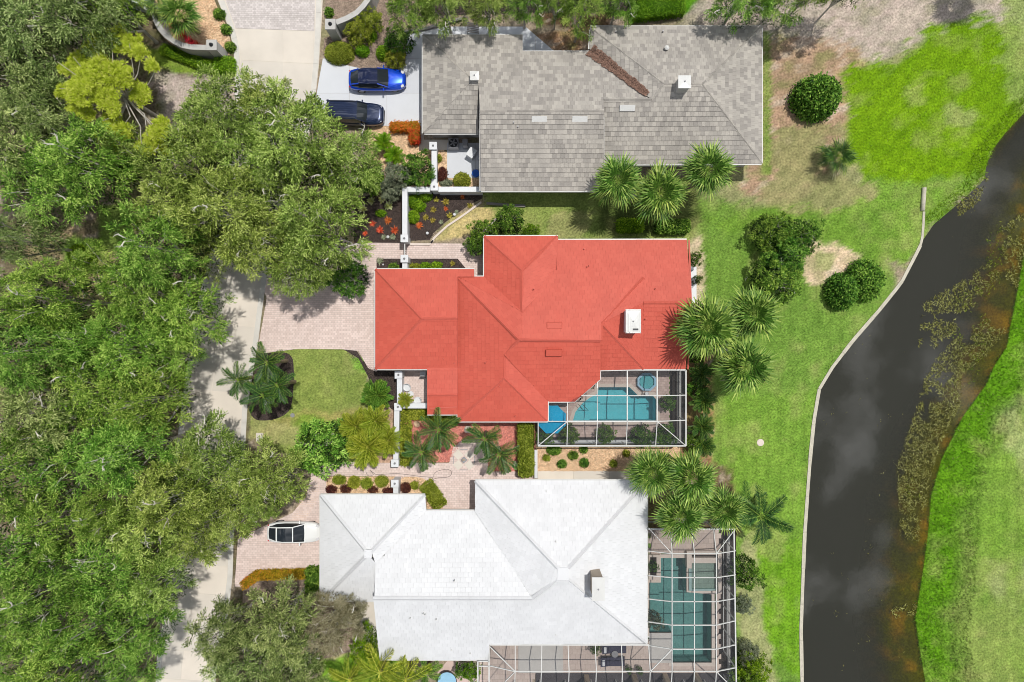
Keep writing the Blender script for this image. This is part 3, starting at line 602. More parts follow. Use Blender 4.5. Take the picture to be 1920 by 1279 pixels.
# ------------------------------------------------ houses
def plane_fit(pts):
    A = np.array([[p[0], p[1], 1] for p in pts]); z = np.array([p[2] for p in pts]); return np.linalg.lstsq(A, z, rcond=None)[0]
def roof_face(house, pts, tmat, tw, th, jit, thick=.024, lift=.04, gutter=M['metalw'], ez=2.8, dmat=None):
    """one slope: a solid deck, its tiles clipped to the outline, a gutter along each eave"""
    pts = [P(*p) for p in pts]; a, b, c = plane_fit(pts)
    for p in pts: p.z = a * p.x + b * p.y + c
    poly = fix_orient([tuple(p) for p in pts]); n = len(poly)
    mb = MB(); top = [(p[0], p[1], p[2] - .01) for p in poly]; bot = [(p[0], p[1], p[2] - .16) for p in poly]
    mb.add(bot + top, [tuple(range(n, 2 * n)), tuple(range(n))[::-1]] + [(i, (i + 1) % n, (i + 1) % n + n, i + n) for i in range(n)])
    deck = mb.build('roof_slope', dmat or M['deck'], house)
    g = Vector((-a, -b)); s = g.length; dn = g / s if s > 1e-4 else Vector((0, -1)); k = math.sqrt(1 + s * s)
    up = -dn; ud = Vector((up.y, -up.x))
    uv = fix_orient([(p[0] * ud.x + p[1] * ud.y, (p[0] * up.x + p[1] * up.y) * k) for p in poly])
    def to3(u, v, h):
        x, y = ud.x * u + up.x * v / k, ud.y * u + up.y * v / k
        return (x + dn.x * h * s / k, y + dn.y * h * s / k, a * x + b * y + c + h / k)
    tm = MB(); tile_field(tm, uv, tw, th, .008 if tw < .4 else .006, thick, to3, lift=lift, jit=jit, bond=.5 if tw < 1 else .37)
    # tiles in clusters of slightly different weathering
    t = tm.build('roof_tiles', tmat, deck); t['kind'] = 'stuff'
    for i in range(n):
        p, q = Vector(poly[i]), Vector(poly[(i + 1) % n])
        if gutter and abs(p.z - ez) < .14 and abs(q.z - ez) < .14 and (p - q).length > .4:
            d = (q - p).normalized(); o = Vector((d.y, -d.x, 0)).normalized()
            gm = MB(); A, B = p + o * .05 - Vector((0, 0, .07)), q + o * .05 - Vector((0, 0, .07)); gm.bar(A, B, .09, .11); gm.build('gutter', gutter, house)
    return deck
def ridge(house, a, b, mat, wd=.24, step=.4, jit=.4, h=.06):
    a, b = P(*a), P(*b); a.z += .05; b.z += .05; d = b - a; n = max(1, int(d.length / step)); mb = MB(); sd = Vector((-d.y, d.x, 0)).normalized()
    for i in range(n):
        p, q = a + d * (i / n), a + d * ((i + 1.02) / n); t = .5 + (rng.random() - .5) * 2 * jit
        vs = [p - sd * wd / 2 - Vector((0, 0, .05)), p + Vector((0, 0, h)), p + sd * wd / 2 - Vector((0, 0, .05)), q - sd * wd / 2 - Vector((0, 0, .05)), q + Vector((0, 0, h - .018)), q + sd * wd / 2 - Vector((0, 0, .05))]
        mb.add(vs, [(0, 1, 4, 3), (1, 2, 5, 4), (0, 2, 1), (3, 4, 5)], t)
    o = mb.build('ridge_tiles', mat, house); o['kind'] = 'stuff'
def walls(house, px, mat, z1=2.7, inset=.5, name='wall'):
    pts = fix_orient([(p.x, p.y) for p in PP(px, 2.8)]); n = len(pts); ins = []
    for i in range(n):
        p0, p1, p2 = (Vector(pts[i - 1]), Vector(pts[i]), Vector(pts[(i + 1) % n])); d1, d2 = (p1 - p0).normalized(), (p2 - p1).normalized()
        n1, n2 = Vector((-d1.y, d1.x)), Vector((-d2.y, d2.x)); m = (n1 + n2); m = m / max(.3, m.dot(n1)) if m.length > .1 else n1
        ins.append(tuple(p1 + m * inset))
    for i in range(n):
        a, b = Vector(ins[i]), Vector(ins[(i + 1) % n])
        d = (b - a); L = d.length
        if L < .3: continue
        d /= L; o = Vector((d.y, -d.x)); q = [a + o * 0, b + o * 0, b - o * .2 - d * .2, a - o * .2 + d * .2]
        mb = MB(); mb.prism([tuple(p) for p in q], -.02, z1); wl = mb.build(name, mat, house)
        k = int(L // 3.4)
        for j in range(k):
            c = a + d * (L * (j + .5) / k) + o * .02; ww, wh, zc = 1.2, 1.1, 1.5
            fr = MB()
            e1, e2 = c - d * ww / 2, c + d * ww / 2
            for (s_, e_, z_) in ((e1, e2, zc + wh / 2), (e1, e2, zc - wh / 2)): fr.bar((s_.x, s_.y, z_), (e_.x, e_.y, z_), .06, .07)
            for e_ in (e1, e2, c): fr.bar((e_.x, e_.y, zc - wh / 2 + .036), (e_.x, e_.y, zc + wh / 2 - .036), .06, .05)
            f = fr.build('window', M['metalw'], wl)
            gl = MB(); gc = c - o * .005; gl.box((gc.x, gc.y, zc), (ww - .08, .02, wh - .08), rz=math.atan2(d.y, d.x)); gl.build('window_pane', M['glass'], wl)
    mb = MB(); mb.prism(ins, z1 - .12, z1 - .02); mb.build('ceiling', M['stucco'], house)
    return ins
def gable(house, pts, mat, name='gable'):
    """upright triangle or trapezoid closing the end of a roof"""
    pts = [P(*p) for p in pts]; d = (pts[1] - pts[0]); d.z = 0; d.normalize(); o = Vector((d.y, -d.x, 0)) * .06; n = len(pts)
    mb = MB(); mb.add([p + o for p in pts] + [p - o for p in pts], [tuple(range(n))[::-1], tuple(range(n, 2 * n))] + [(i, (i + 1) % n, n + (i + 1) % n, n + i) for i in range(n)]); return mb.build(name, mat, house)
def box_px(name, x0, y0, x1, y1, z0, z1, mat, parent, bevel=0, at=None):
    a, b = P(x0, y0, z1), P(x1, y1, z1); mb = MB(); mb.box(((a.x + b.x) / 2, (a.y + b.y) / 2, (z0 + z1) / 2), (abs(b.x - a.x), abs(b.y - a.y), z1 - z0)); return mb.build(name, mat, parent, bevel=bevel)
def vent_pipe(house, x, y, z, r=.05, h=.3, mat=None, hood=False):
    if house.name == 'house.001': z = E + (z - E) * .84
    c = P(x, y, z); mb = MB(); mb.lathe((c.x, c.y, z - .2), [(r, 0), (r, .2 + h), (r * .8, .2 + h)], 10)
    if hood: mb.lathe((c.x, c.y, z + h - .02), [(r * 2, 0), (r * 2.1, .05), (r * .6, .16)], 12)
    mb.build('vent_pipe', mat or M['greym'], house, smooth=False)
E = 2.8
# grey roofed house
hg = empty('house', P(1110, 205), 'house with mottled grey tiled hip roofs at the top of the photo', 'house')
gt = dict(tmat=M['gtile'], tw=.32, th=.36, jit=.4)
zr1, zr2, zw = 4.8, 4.55, 4.85
roof_face(hg, [(793,66,E),(793,250,E),(886,151,4.2)], **gt)
roof_face(hg, [(795,250,E),(897,250,E),(897,156,4.2),(886,151,4.2)], **gt)
roof_face(hg, [(793,66,E),(980,66,E),(980,97,3.2),(1132,97,3.2),(1132,209,zr1),(900,209,zr1),(900,152,4.16),(886,151,4.16)][:0] or [(793,66,2.62),(980,66,2.62),(980,97,3.05),(980,208,zr1),(900,208,zr1),(897,156,4.1),(886,151,4.05)], ez=2.62, **gt)
roof_face(hg, [(980,97,3.05),(1107,97,3.05),(1132,116,3.35),(1132,208,zr1),(980,208,zr1)], ez=3.05, **gt)
roof_face(hg, [(1107,97,3.05),(1218,187,4.5),(1132,187,4.5),(1132,116,3.35)], ez=9, **gt)
roof_face(hg, [(900,208,zr1),(1132,208,zr1),(1132,358,E),(902,358,E)], **gt)
roof_face(hg, [(1107,55,E),(1105,92,E),(1221,187,4.5),(1245,158,zw)], **gt)
roof_face(hg, [(1107,50,E),(1428,50,E),(1317,158,zw),(1245,158,zw)], **gt)
roof_face(hg, [(1428,50,E),(1428,306,E),(1317,159,zw)], **gt)
roof_face(hg, [(1132,187,4.5),(1221,187,4.5),(1245,159,zw),(1317,159,zw),(1428,307,E),(1132,308,E)], **gt)
for a, b in (((793,66,2.75),(886,151,4.15)),((795,250,E),(886,151,4.15)),((900,208,zr1),(1132,208,zr1)),((1132,187,4.5),(1221,187,4.5)),((1107,52,E),(1245,158,zw)),((1221,187,4.5),(1245,158,zw)),((1245,158,zw),(1317,158,zw)),((1317,158,zw),(1428,50,E)),((1317,159,zw),(1428,306,E)),((888,153,4.15),(897,157,4.15))):
    ridge(hg, a, b, M['gtile'])
gable(hg, [(900,156,4.0),(900,358,2.72),(900,209,4.66)], M['greystucco'])
gable(hg, [(1132,190,4.4),(1132,352,2.72),(1132,352,2.6),(1132,190,2.6)], M['greystucco'])
walls(hg, [(793,66),(980,66),(980,97),(1107,97),(1107,50),(1428,50),(1428,308),(1132,308),(1132,358),(902,358),(902,250),(793,250)], M['greystucco'], z1=2.55)
# chimneys, skylights, pipes
def chimney(house, x0, y0, x1, y1, z0, z1, body, cap, label=None, over=.08):
    a, b = P(x0, y0, z1), P(x1, y1, z1); c = ((a.x + b.x) / 2, (a.y + b.y) / 2); sx, sy = abs(b.x - a.x), abs(b.y - a.y)
    mb = MB(); mb.box((c[0], c[1], (z0 + z1 - .1) / 2), (sx - 2 * over, sy - 2 * over, z1 - .1 - z0)); ch = mb.build('chimney', body, house)
    mb = MB(); mb.add([(c[0] + i * sx / 2, c[1] + j * sy / 2, z1 - .1) for i, j in ((-1,-1),(1,-1),(1,1),(-1,1))] + [(c[0] + i * sx / 2, c[1] + j * sy / 2, z1 - .03) for i, j in ((-1,-1),(1,-1),(1,1),(-1,1))] + [(c[0], c[1], z1 + .03)],
        [(0,3,2,1),(0,1,5,4),(1,2,6,5),(2,3,7,6),(3,0,4,7),(4,5,8),(5,6,8),(6,7,8),(7,4,8)]); mb.build('chimney_cap', cap, ch)
    mb = MB(); mb.lathe((c[0], c[1], z1 + .02), [(.06, 0), (.06, .07), (.02, .09)], 8); mb.build('cap_knob', M['greym'], ch)
    return ch
chimney(hg, 1272, 141, 1296, 165, 4.2, 6.0, M['greystucco'], M['metalw'])
chimney(hg, 881, 133, 898, 150, 3.6, 4.75, M['greystucco'], M['metalw'])
def skylight(house, x0, y0, x1, y1, za, zb, mat, body=None, lift=.16):
    a, b = P(x0, y0, za), P(x1, y1, zb); mb = MB()
    top = [(a.x, a.y, za + lift), (b.x, a.y, za + lift), (b.x, b.y, zb + lift * .75), (a.x, b.y, zb + lift * .75)]; bot = [(p[0] + i * .03, p[1] + j * .03, p[2] - lift - .05) for p, (i, j) in zip(top, ((-1,1),(1,1),(1,-1),(-1,-1)))]
    mb.add(bot + top, [(3,2,1,0)[::-1],(4,7,6,5),(0,1,5,4),(1,2,6,5),(2,3,7,6),(3,0,4,7)]); mb.build('roof_vent', mat, house)
skylight(hg, 997, 219, 1025, 230, 4.62, 4.45, M['metalw']); skylight(hg, 1073, 219, 1101, 230, 4.62, 4.45, M['metalw']); skylight(hg, 1162, 198, 1190, 209, 4.4, 4.25, M['metalw'])
for x, y, z in ((963,231,4.45),(971,239,4.35),(1154,62,3.0),(1242,61,3.0)): vent_pipe(hg, x, y, z)
vent_pipe(hg, 1249, 92, 3.7, r=.09, h=.25, mat=M['metalw'], hood=True)
# leaf litter lying in the valley
db = MB()
A, B = P(1106, 96, 2.95), P(1213, 178, 4.38); nrm = Vector((0, 0, 1)); dd = B - A; ps = Vector((-dd.y, dd.x, 0)).normalized()
for i in range(2600):
    t = rng.random(); wv = (rng.random() - .5) * (.45 + 1.3 * float(vnoise(np.array([t * 6.0]), np.array([.3]), .6, 3)[0])) * (.85 - .4 * t); p = A + dd * t + ps * wv; p.z += .1 + abs(wv) * .35 + rng.random() * .05
    a_ = rng.random() * 6.28; l = .07; db.add([p + Vector((math.cos(a_) * l, math.sin(a_) * l, 0)), p + Vector((math.cos(a_ + 2) * l, math.sin(a_ + 2) * l, .03)), p + Vector((math.cos(a_ + 4) * l, math.sin(a_ + 4) * l, 0))], [(0, 1, 2)], rng.random())
o = db.build('leaf_litter', pmat('brown_leaves', S(92,72,62), S(150,118,102), rough=1, var=.1)); tag(o, 'brown dead leaves lying in the grey roof valley', 'leaf litter', kind='stuff')

# red roofed house
hr = empty('house', P(1010, 620), 'house with salmon red painted tile roof in the middle of the photo', 'house')
rt = dict(tmat=M['rtile'], tw=.42, th=.36, jit=.4, thick=.014, lift=.034, dmat=M['runder'])
FL = lambda p: (p[0], p[1], E + (p[2] - E) * (.84 if p[2] > E else 1))
zg, zm, zn, zk = 4.35, 5.0, 4.45, 4.3
F = lambda *p, **k: roof_face(hr, [FL(q) for q in p], **{**rt, **k})
F((704,505,E),(704,692,E),(791,598,zg))
F((704,505,E),(889,505,E),(889,519,3.05),(858,519,3.05),(858,597,zg),(791,598,zg))
F((704,692,E),(800,692,E),(858,692,E),(858,597,zg),(791,598,zg))
F((801,678,2.75),(858,678,2.75),(858,741,3.25),(801,741,3.25), ez=9)
F((801,741,3.25),(858,741,3.25),(858,777,E),(801,777,E))
F((858,521,E),(858,790,E),(945,708,4.2),(945,665,4.2),(973,637,zm))
F((858,519,E),(908,519,E),(979,585,zn)); F((858,519,E),(979,585,zn),(979,640,zm),(973,637,zm), gutter=None)
F((908,443,E),(978,507,zk),(979,585,zn),(908,521,E))
F((908,443,E),(1046,443,E),(978,507,zk))
F((1046,443,E),(1046,452,E),(1046,515,3.5),(979,585,zn),(978,507,zk))
F((1044,450,E),(1287,450,E),(1297,568,4.5),(1207,568,4.5),(1207,524,3.85),(1127,605,zn + .12),(1127,638,zm),(976,637,zm),(975,582,zn),(1038,507,3.45),(1044,507,3.45))
F((1207,568,4.5),(1297,568,4.5),(1285,692,E),(1207,692,E))
F((1127,606,4.62),(1207,520,3.85),(1207,569,4.47)); F((1127,606,4.62),(1207,567,4.47),(1207,692,E))
F((1125,607,4.6),(1207,692,E),(1125,694,E))
F((973,637,zm),(1126,638,zm),(1125,694,3.62),(1125,711,3.35),(1078,753,E),(1027,753,E),(945,665,4.2))
F((945,665,4.2),(1027,753,E),(1027,790,E),(945,708,4.2))
F((858,790,E),(1027,790,E),(945,708,4.2))
for a, b in (((704,505,E),(791,598,zg)),((704,692,E),(791,598,zg)),((791,598,zg),(857,597,zg)),((803,741,3.25),(857,741,3.25)),((858,521,E),(973,637,zm)),((973,637,zm),(945,665,4.2)),((945,665,4.2),(945,708,4.2)),((858,790,E),(945,708,4.2)),((1025,788,E),(945,708,4.2)),((908,443,E),(978,507,zk)),((1045,443,E),(978,507,zk)),((978,507,zk),(979,585,zn)),((973,637,zm),(1126,638,zm)),((1207,521,3.85),(1127,606,4.62)),((1127,606,4.62),(1207,692,E)),((1207,568,4.5),(1296,568,4.5)),((1127,638,zm),(1127,606,4.66))):
    ridge(hr, FL(a), FL(b), M['rpaint'], wd=.26)
for g in ([(1045,452,2.75),(1045,512,3.55),(1045,512,2.7),(1045,453,2.7)],[(858,521,2.7),(858,790,2.7),(858,790,2.6),(858,521,2.6)], [(1292,450,2.7),(1290,692,2.7),(1296,568,4.38)], [(803,692,2.7),(803,777,2.7),(803,741,3.15)]): gable(hr, [FL(q) for q in g], M['rpaint'])
mb = MB(); mb.bar(P(806, 766, 2.99), P(856, 763, 2.99), .09, .1); mb.build('roof_flashing', M['rpaint'], hr)
walls(hr, [(704,505),(889,505),(889,519),(908,519),(908,443),(1046,443),(1046,450),(1287,450),(1285,692),(1125,692),(1125,711),(1078,753),(1027,753),(1027,790),(858,790),(858,777),(801,777),(801,692),(704,692)], M['stucco'], z1=2.55, inset=.55)
# tall white metal chimney box: open topped lid with folded edges
ch = chimney(hr, 1173, 580, 1202, 625, 4.0, 5.35, M['wpaint'], M['metalw'])
mb = MB()
for q in ((1174,581,1174,624),(1201,581,1201,624),(1174,581,1201,581),(1174,624,1201,624),(1180,581,1180,624)): mb.bar(P(q[0], q[1], 5.36), P(q[2], q[3], 5.36), .06, .05)
mb.build('lid_frame', M['metalw'], ch)
box_px('lid_slot', 1187, 616, 1197, 619, 5.38, 5.42, M['darkm'], ch)
skylight(hr, 1026, 605, 1053, 616, 4.47, 4.53, M['rtile'], lift=.07); skylight(hr, 1024, 656, 1053, 668, 4.47, 4.3, M['rtile'], lift=.1); skylight(hr, 1232, 586, 1260, 597, 4.0, 3.87, M['rtile'], lift=.06)
for x, y, z in ((1001,542,4.3),(1095,467,3.05),(1101,500,3.5),(1104,498,3.5),(1229,541,4.15),(1210,598,4.2),(937,724,4.0),(911,679,4.0),(832,672,3.15),(852,681,3.0),(966,780,3.0)): vent_pipe(hr, x, y, z, r=.045, h=.22, mat=M['rpaint'])
box_px('utility_cover', 1290, 500, 1306, 568, -.02, .5, M['wpaint'], None)
bpy.data.objects['utility_cover'].name = 'bay_cap'; tag(bpy.data.objects['bay_cap'], 'white flat bay cap projecting from the right end of the red roof', 'bay')

# white roofed house
hw_ = empty('house', P(930, 1080), 'house with bright white painted tile roof at the bottom of the photo', 'house')
wt = dict(tmat=M['wtile'], tw=.42, th=.36, jit=.35, thick=.012, lift=.04, dmat=M['wunder'])
W = lambda *p, **k: roof_face(hw_, list(p), **{**wt, **k})
za, zb_, zc = 4.65, 5.4, 5.7
W((601,928,E),(601,1127,E),(690,1040,za)); W((601,928,E),(797,928,E),(690,1036,za)); W((601,1127,E),(702,1127,E),(704,1055,4.4),(690,1040,za))
W((797,928,E),(799,958,2.95),(704,1056,4.45),(697,1036,za), ez=9)
W((797,958,E),(891,958,E),(998,1122,zb_),(702,1122,zb_),(704,1056,4.3))
W((700,1122,zb_),(917,1122,zb_),(917,1237,E),(712,1237,E)); W((917,1122,zb_),(998,1122,zb_),(1045,1087,zc),(1066,1087,zc),(1213,1207,E),(917,1207,E + .4), ez=E)
W((891,901,E),(1213,901,E),(1066,1065,zc),(1045,1065,zc)); W((1213,901,E),(1213,1207,E),(1066,1087,zc),(1066,1065,zc)); W((891,901,E),(1045,1065,zc),(1045,1087,zc),(998,1122,zb_),(891,958,E))
wr = [((601,928,E),(687,1034,za)),((797,928,E),(696,1034,za)),((603,1126,E),(687,1042,za)),((700,1122,zb_),(998,1122,zb_)),((891,901,E),(1045,1065,zc)),((1212,902,E),(1066,1065,zc)),((1212,1206,E),(1066,1087,zc)),((998,1122,zb_),(1045,1087,zc))]
for a, b in wr: ridge(hw_, a, b, M['wtile'], wd=.3, jit=.2, h=.12)
for x0, y0, x1, y1, z in ((683,1031,697,1046,za),(1045,1064,1067,1088,zc)):
    box_px('ridge_vent', x0, y0, x1, y1, z - .3, z + .12, M['wtile'], hw_)
gable(hw_, [(703,1122,5.25),(714,1234,2.7),(714,1234,2.5),(703,1122,2.5)], M['stucco'])
walls(hw_, [(601,928),(797,928),(797,958),(891,958),(891,901),(1213,901),(1213,1207),(917,1207),(917,1237),(712,1237),(712,1127),(601,1127)], M['stucco'], z1=2.55)
chimney(hw_, 1110, 1083, 1134, 1127, 4.0, 6.9, M['tanstucco'], M['metalw'], over=.1)
for x, y, z in ((1042,1015,4.9),(852,1089,5.2),(769,1159,4.8),(794,1150,4.9),(797,1152,4.9),(818,1161,4.7),(1042,1189,3.4),(882,1224,3.1),(847,1218,3.2),(720,1042,4.4),(1024,920,3.1)): vent_pipe(hw_, x, y, z, r=.05, h=.2, mat=M['metalw'])

# ------------------------------------------------ pool screens
def screen_cage(name, label, beams, posts, panels):
    xs = [b[0][0] for b in beams]; c = beams[0][0]
    e = empty(name, P(c[0], c[1], 0), label, 'pool screen'); e.location.z = 0
    for a, b, *wd in beams:
        mb = MB(); wd = wd[0] * .8 if wd else .06; A, B = P(*a), P(*b); mb.bar(A, B, wd, .1); mb.build('beam', M['metalw'], e)
    for x, y, z in posts:
        p = P(x, y, z); mb = MB(); mb.box((p.x, p.y, (z - .06) / 2), (.08, .08, z - .07)); mb.build('post', M['metalw'], e)
    for q in panels:
        pts = [P(*v) for v in q]; mb = MB(); mb.add([p - Vector((0, 0, .055)) for p in pts], [tuple(range(len(pts)))]); mb.build('screen_panel', M['screen'], e)
    return e
def wallpanel(a, b, e, z1a, z1b):
    A, B = P(*a), P(*b); mb = MB(); mb.add([(A.x, A.y, .02), (B.x, B.y, .02), (B.x, B.y, z1b - .06), (A.x, A.y, z1a - .06)], [(0, 1, 2, 3)]); mb.build('screen_panel', M['screen'], e)
    for z in (.05, 1.0):
        m2 = MB(); m2.bar((A.x, A.y, z), (B.x, B.y, z), .05, .06); m2.build('rail', M['metalw'], e)
T, L = 3.15, 2.65
X = [1009, 1064, 1120, 1176, 1232, 1286]
bm = [((1126,694,L),(1286,694,L),.12), ((1090,742,T),(1232,742,T)), ((1232,742,T),(1285,741,L)), ((1009,790,L),(1064,790,T)), ((1064,790,T),(1232,790,T),.13), ((1232,790,T),(1286,788,L)),
      ((1009,836,L),(1286,836,L),.12), ((1286,694,L),(1286,836,L),.12), ((1009,790,L),(1009,836,L)), ((1027,754,L),(1027,790,2.8)), ((1027,754,L),(1078,754,L)), ((1078,754,L),(1126,711,L)), ((1126,694,L),(1126,711,L)),
      ((1009,836,L),(1064,790,T)), ((1232,790,T),(1286,836,L)), ((1064,755,L + .1),(1064,790,T)), ((1120,716,L + .1),(1120,790,T)), ((1176,694,L),(1176,742,T),.11), ((1176,742,T),(1176,790,T),.11), ((1232,694,L),(1232,742,T),.11), ((1232,742,T),(1232,790,T),.11)]
bm += [((x, 790, T), (x - (1 if x < 1100 else 2 if x < 1200 else 3), 836, L)) for x in X[1:5]]
po = [(x, 836, L) for x in (1009,1063,1118,1174,1229,1286)] + [(1285, y, L) for y in (696, 741, 788)] + [(1009,790,L)]
pa = [[(1126,694,L),(1176,694,L),(1176,742,T),(1120,742,T),(1090,742,T),(1126,711,L)], [(1176,694,L),(1232,694,L),(1232,742,T),(1176,742,T)], [(1232,694,L),(1286,694,L),(1285,741,L),(1232,742,T)],
      [(1027,754,L),(1064,754,L),(1064,790,T),(1027,790,2.8)], [(1064,754,L),(1090,742,T),(1120,742,T),(1120,790,T),(1064,790,T)], [(1120,742,T),(1176,742,T),(1176,790,T),(1120,790,T)], [(1176,742,T),(1232,742,T),(1232,790,T),(1176,790,T)], [(1232,742,T),(1285,741,L),(1286,788,L),(1232,790,T)],
      [(1009,790,L),(1064,790,T),(1009,836,L)], [(1064,790,T),(1063,836,L),(1009,836,L)], [(1064,790,T),(1120,790,T),(1118,836,L),(1063,836,L)], [(1120,790,T),(1176,790,T),(1174,836,L),(1118,836,L)], [(1176,790,T),(1232,790,T),(1229,836,L),(1174,836,L)], [(1232,790,T),(1286,836,L),(1229,836,L)], [(1232,790,T),(1286,788,L),(1286,836,L)]]
cage1 = screen_cage('pool_enclosure', 'white framed pool screen at the lower right corner of the red roof', bm, po, pa)
for a, b in zip(X[:-1], X[1:]): wallpanel((a, 836, L), (b, 836, L), cage1, L, L)
for a, b in ((694,741),(741,788),(788,836)): wallpanel((1286, a, L), (1286, b, L), cage1, L, L)

def hexa(cx, cy, rx, ry, n=8, off=.3927): return [(cx + rx * math.cos(off + i * 2 * math.pi / n), cy + ry * math.sin(off + i * 2 * math.pi / n)) for i in range(n)]
def pool(name, px, label, wmat, pmat_, depth=1.4, z=.03, copew=.3, steps=None, wz=-.06, copmat=None, base=-.03):
    """a basin cut below the deck: deck ring is separate; floor, sides, coping and water are parts"""
    e = empty(name, P(px[0][0], px[0][1], 0), label, 'swimming pool'); pts = fix_orient([(p.x, p.y) for p in PP(px, 0)]); n = len(pts)
    mb = MB(); zf = wz - depth
    vs = [(p[0], p[1], z - .03) for p in pts] + [(p[0], p[1], zf) for p in pts]
    mb.add(vs, [(i, n + i, n + (i + 1) % n, (i + 1) % n) for i in range(n)] + [tuple(range(n, 2 * n))]); mb.build('basin', pmat_, e)
    mb = MB(); mb.add([(p[0], p[1], wz) for p in pts], [tuple(range(n))]); mb.build('pool_surface', wmat, e)
    for i, st in enumerate(steps or []):
        q = fix_orient([(p.x, p.y) for p in PP(st, 0)]); mb = MB(); mb.prism(q, zf + .01, wz - .12 - .22 * i - .003 * i); mb.build('step', pmat_, e)
    rings = []
    for i in range(n):
        p0, p1, p2 = Vector(pts[i - 1]), Vector(pts[i]), Vector(pts[(i + 1) % n]); d1, d2 = (p1 - p0).normalized(), (p2 - p1).normalized(); m = Vector((d1.y, -d1.x)) + Vector((d2.y, -d2.x)); m = m / max(.5, m.dot(Vector((d1.y, -d1.x)))); rings.append(p1 + m * copew)
    mb = MB(); vs = []
    for p, q in zip(pts, rings): vs += [(p[0], p[1], z), (q.x, q.y, z), (q.x, q.y, base), (p[0], p[1], wz - .1)]
    mb.add(vs, [(4 * i + k, 4 * ((i + 1) % n) + k, 4 * ((i + 1) % n) + (k + 1) % 4, 4 * i + (k + 1) % 4) for i in range(n) for k in range(4)]); mb.build('coping', copmat or M['coping'], e)
    return e
def deck_with_holes(name, outer, holes, z, mat, label, tw, th, base=-1.7, stuff=True):
    """paved deck around pools: cells of paving that fall outside the pools"""
    o = None; pts = fix_orient([(p.x, p.y) for p in PP(outer, 0)])
    xs = [p[0] for p in pts]; ys = [p[1] for p in pts]; hp = [[(p.x, p.y) for p in PP(h, 0)] for h in holes]; mb = MB(); bmb = MB(); r = 0; y = min(ys); rects = []
    while y < max(ys):
        x = min(xs) - (r % 2) * tw / 2
        while x < max(xs):
            cxp, cyp = x + tw / 2, y + th / 2; x += tw
            if not inpoly(np.array([cxp]), np.array([cyp]), pts)[0]: continue
            if any(sdist(np.array([cxp]), np.array([cyp]), h)[0] > -.5 * max(tw, th) - .01 for h in hp): continue
            rects.append((cxp, cyp))
        y += th; r += 1
    e = empty(name, P(outer[0][0], outer[0][1], 0)); tag(e, label, kind='structure')
    mb = MB(); sb = MB()
    for cx_, cy_ in rects:
        hx, hy = tw / 2 - .006, th / 2 - .006; zz = z + rng.uniform(-.002, .001)
        mb.add([(cx_ - hx, cy_ - hy, zz), (cx_ + hx, cy_ - hy, zz), (cx_ + hx, cy_ + hy, zz), (cx_ - hx, cy_ + hy, zz), (cx_ - hx, cy_ - hy, z - .05), (cx_ + hx, cy_ - hy, z - .05), (cx_ + hx, cy_ + hy, z - .05), (cx_ - hx, cy_ + hy, z - .05)], [(0,1,2,3),(0,4,5,1),(1,5,6,2),(2,6,7,3),(3,7,4,0)], rng.random())
        sb.add([(cx_ - tw / 2, cy_ - th / 2, z - .012), (cx_ + tw / 2, cy_ - th / 2, z - .012), (cx_ + tw / 2, cy_ + th / 2, z - .012), (cx_ - tw / 2, cy_ + th / 2, z - .012)], [(0,1,2,3)])
    t = mb.build('paver', mat, e); t['kind'] = 'stuff'; t = sb.build('paver_bed', M['mortar'], e); t['kind'] = 'stuff'
    return e
def cut_ground(polys):
    """open the ground sheets where a pool goes down"""
    g = bpy.data.objects['ground'].data; n = len(g.polygons)
    bmg = bmesh.new(); bmg.from_mesh(g)
    for px in polys:
        pts = fix_orient([(p.x, p.y) for p in PP(px, 0)]); x0, x1 = min(p[0] for p in pts) - .6, max(p[0] for p in pts) + .6; y0, y1 = min(p[1] for p in pts) - .6, max(p[1] for p in pts) + .6
        dels = [f for f in bmg.faces if x0 < f.calc_center_median().x < x1 and y0 < f.calc_center_median().y < y1]
        cen = np.array([f.calc_center_median()[:2] for f in dels]); ok = sdist(cen[:, 0], cen[:, 1], pts) > -.35
        bmesh.ops.delete(bmg, geom=[f for f, k in zip(dels, ok) if k], context='FACES')
    bmg.to_mesh(g); bmg.free()
poolA = [(1122,726),(1180,726),(1197,742),(1224,742),(1230,749),(1230,789),(1074,789),(1079,772),(1092,756),(1107,745),(1121,738)]
spaA = hexa(1213, 717, 18, 17)
deckA = [(1012,756),(1080,756),(1126,712),(1126,690),(1256,690),(1256,828),(1012,828)]
cut_ground([poolA])
deck_with_holes('pool_deck', deckA, [poolA], .035, M['deckpav'], 'pink paved pool deck under the small screen', .3, .2)
pool('swimming_pool', poolA, 'light turquoise swimming pool under the small screen', M['pool'], M['plaster'], z=.06, steps=[[(1121,738),(1107,745),(1092,756),(1079,772),(1074,789),(1095,789),(1100,772),(1112,758),(1124,750)], [(1124,750),(1112,758),(1100,772),(1095,789),(1106,789),(1110,776),(1118,766),(1127,760)]], base=.0)
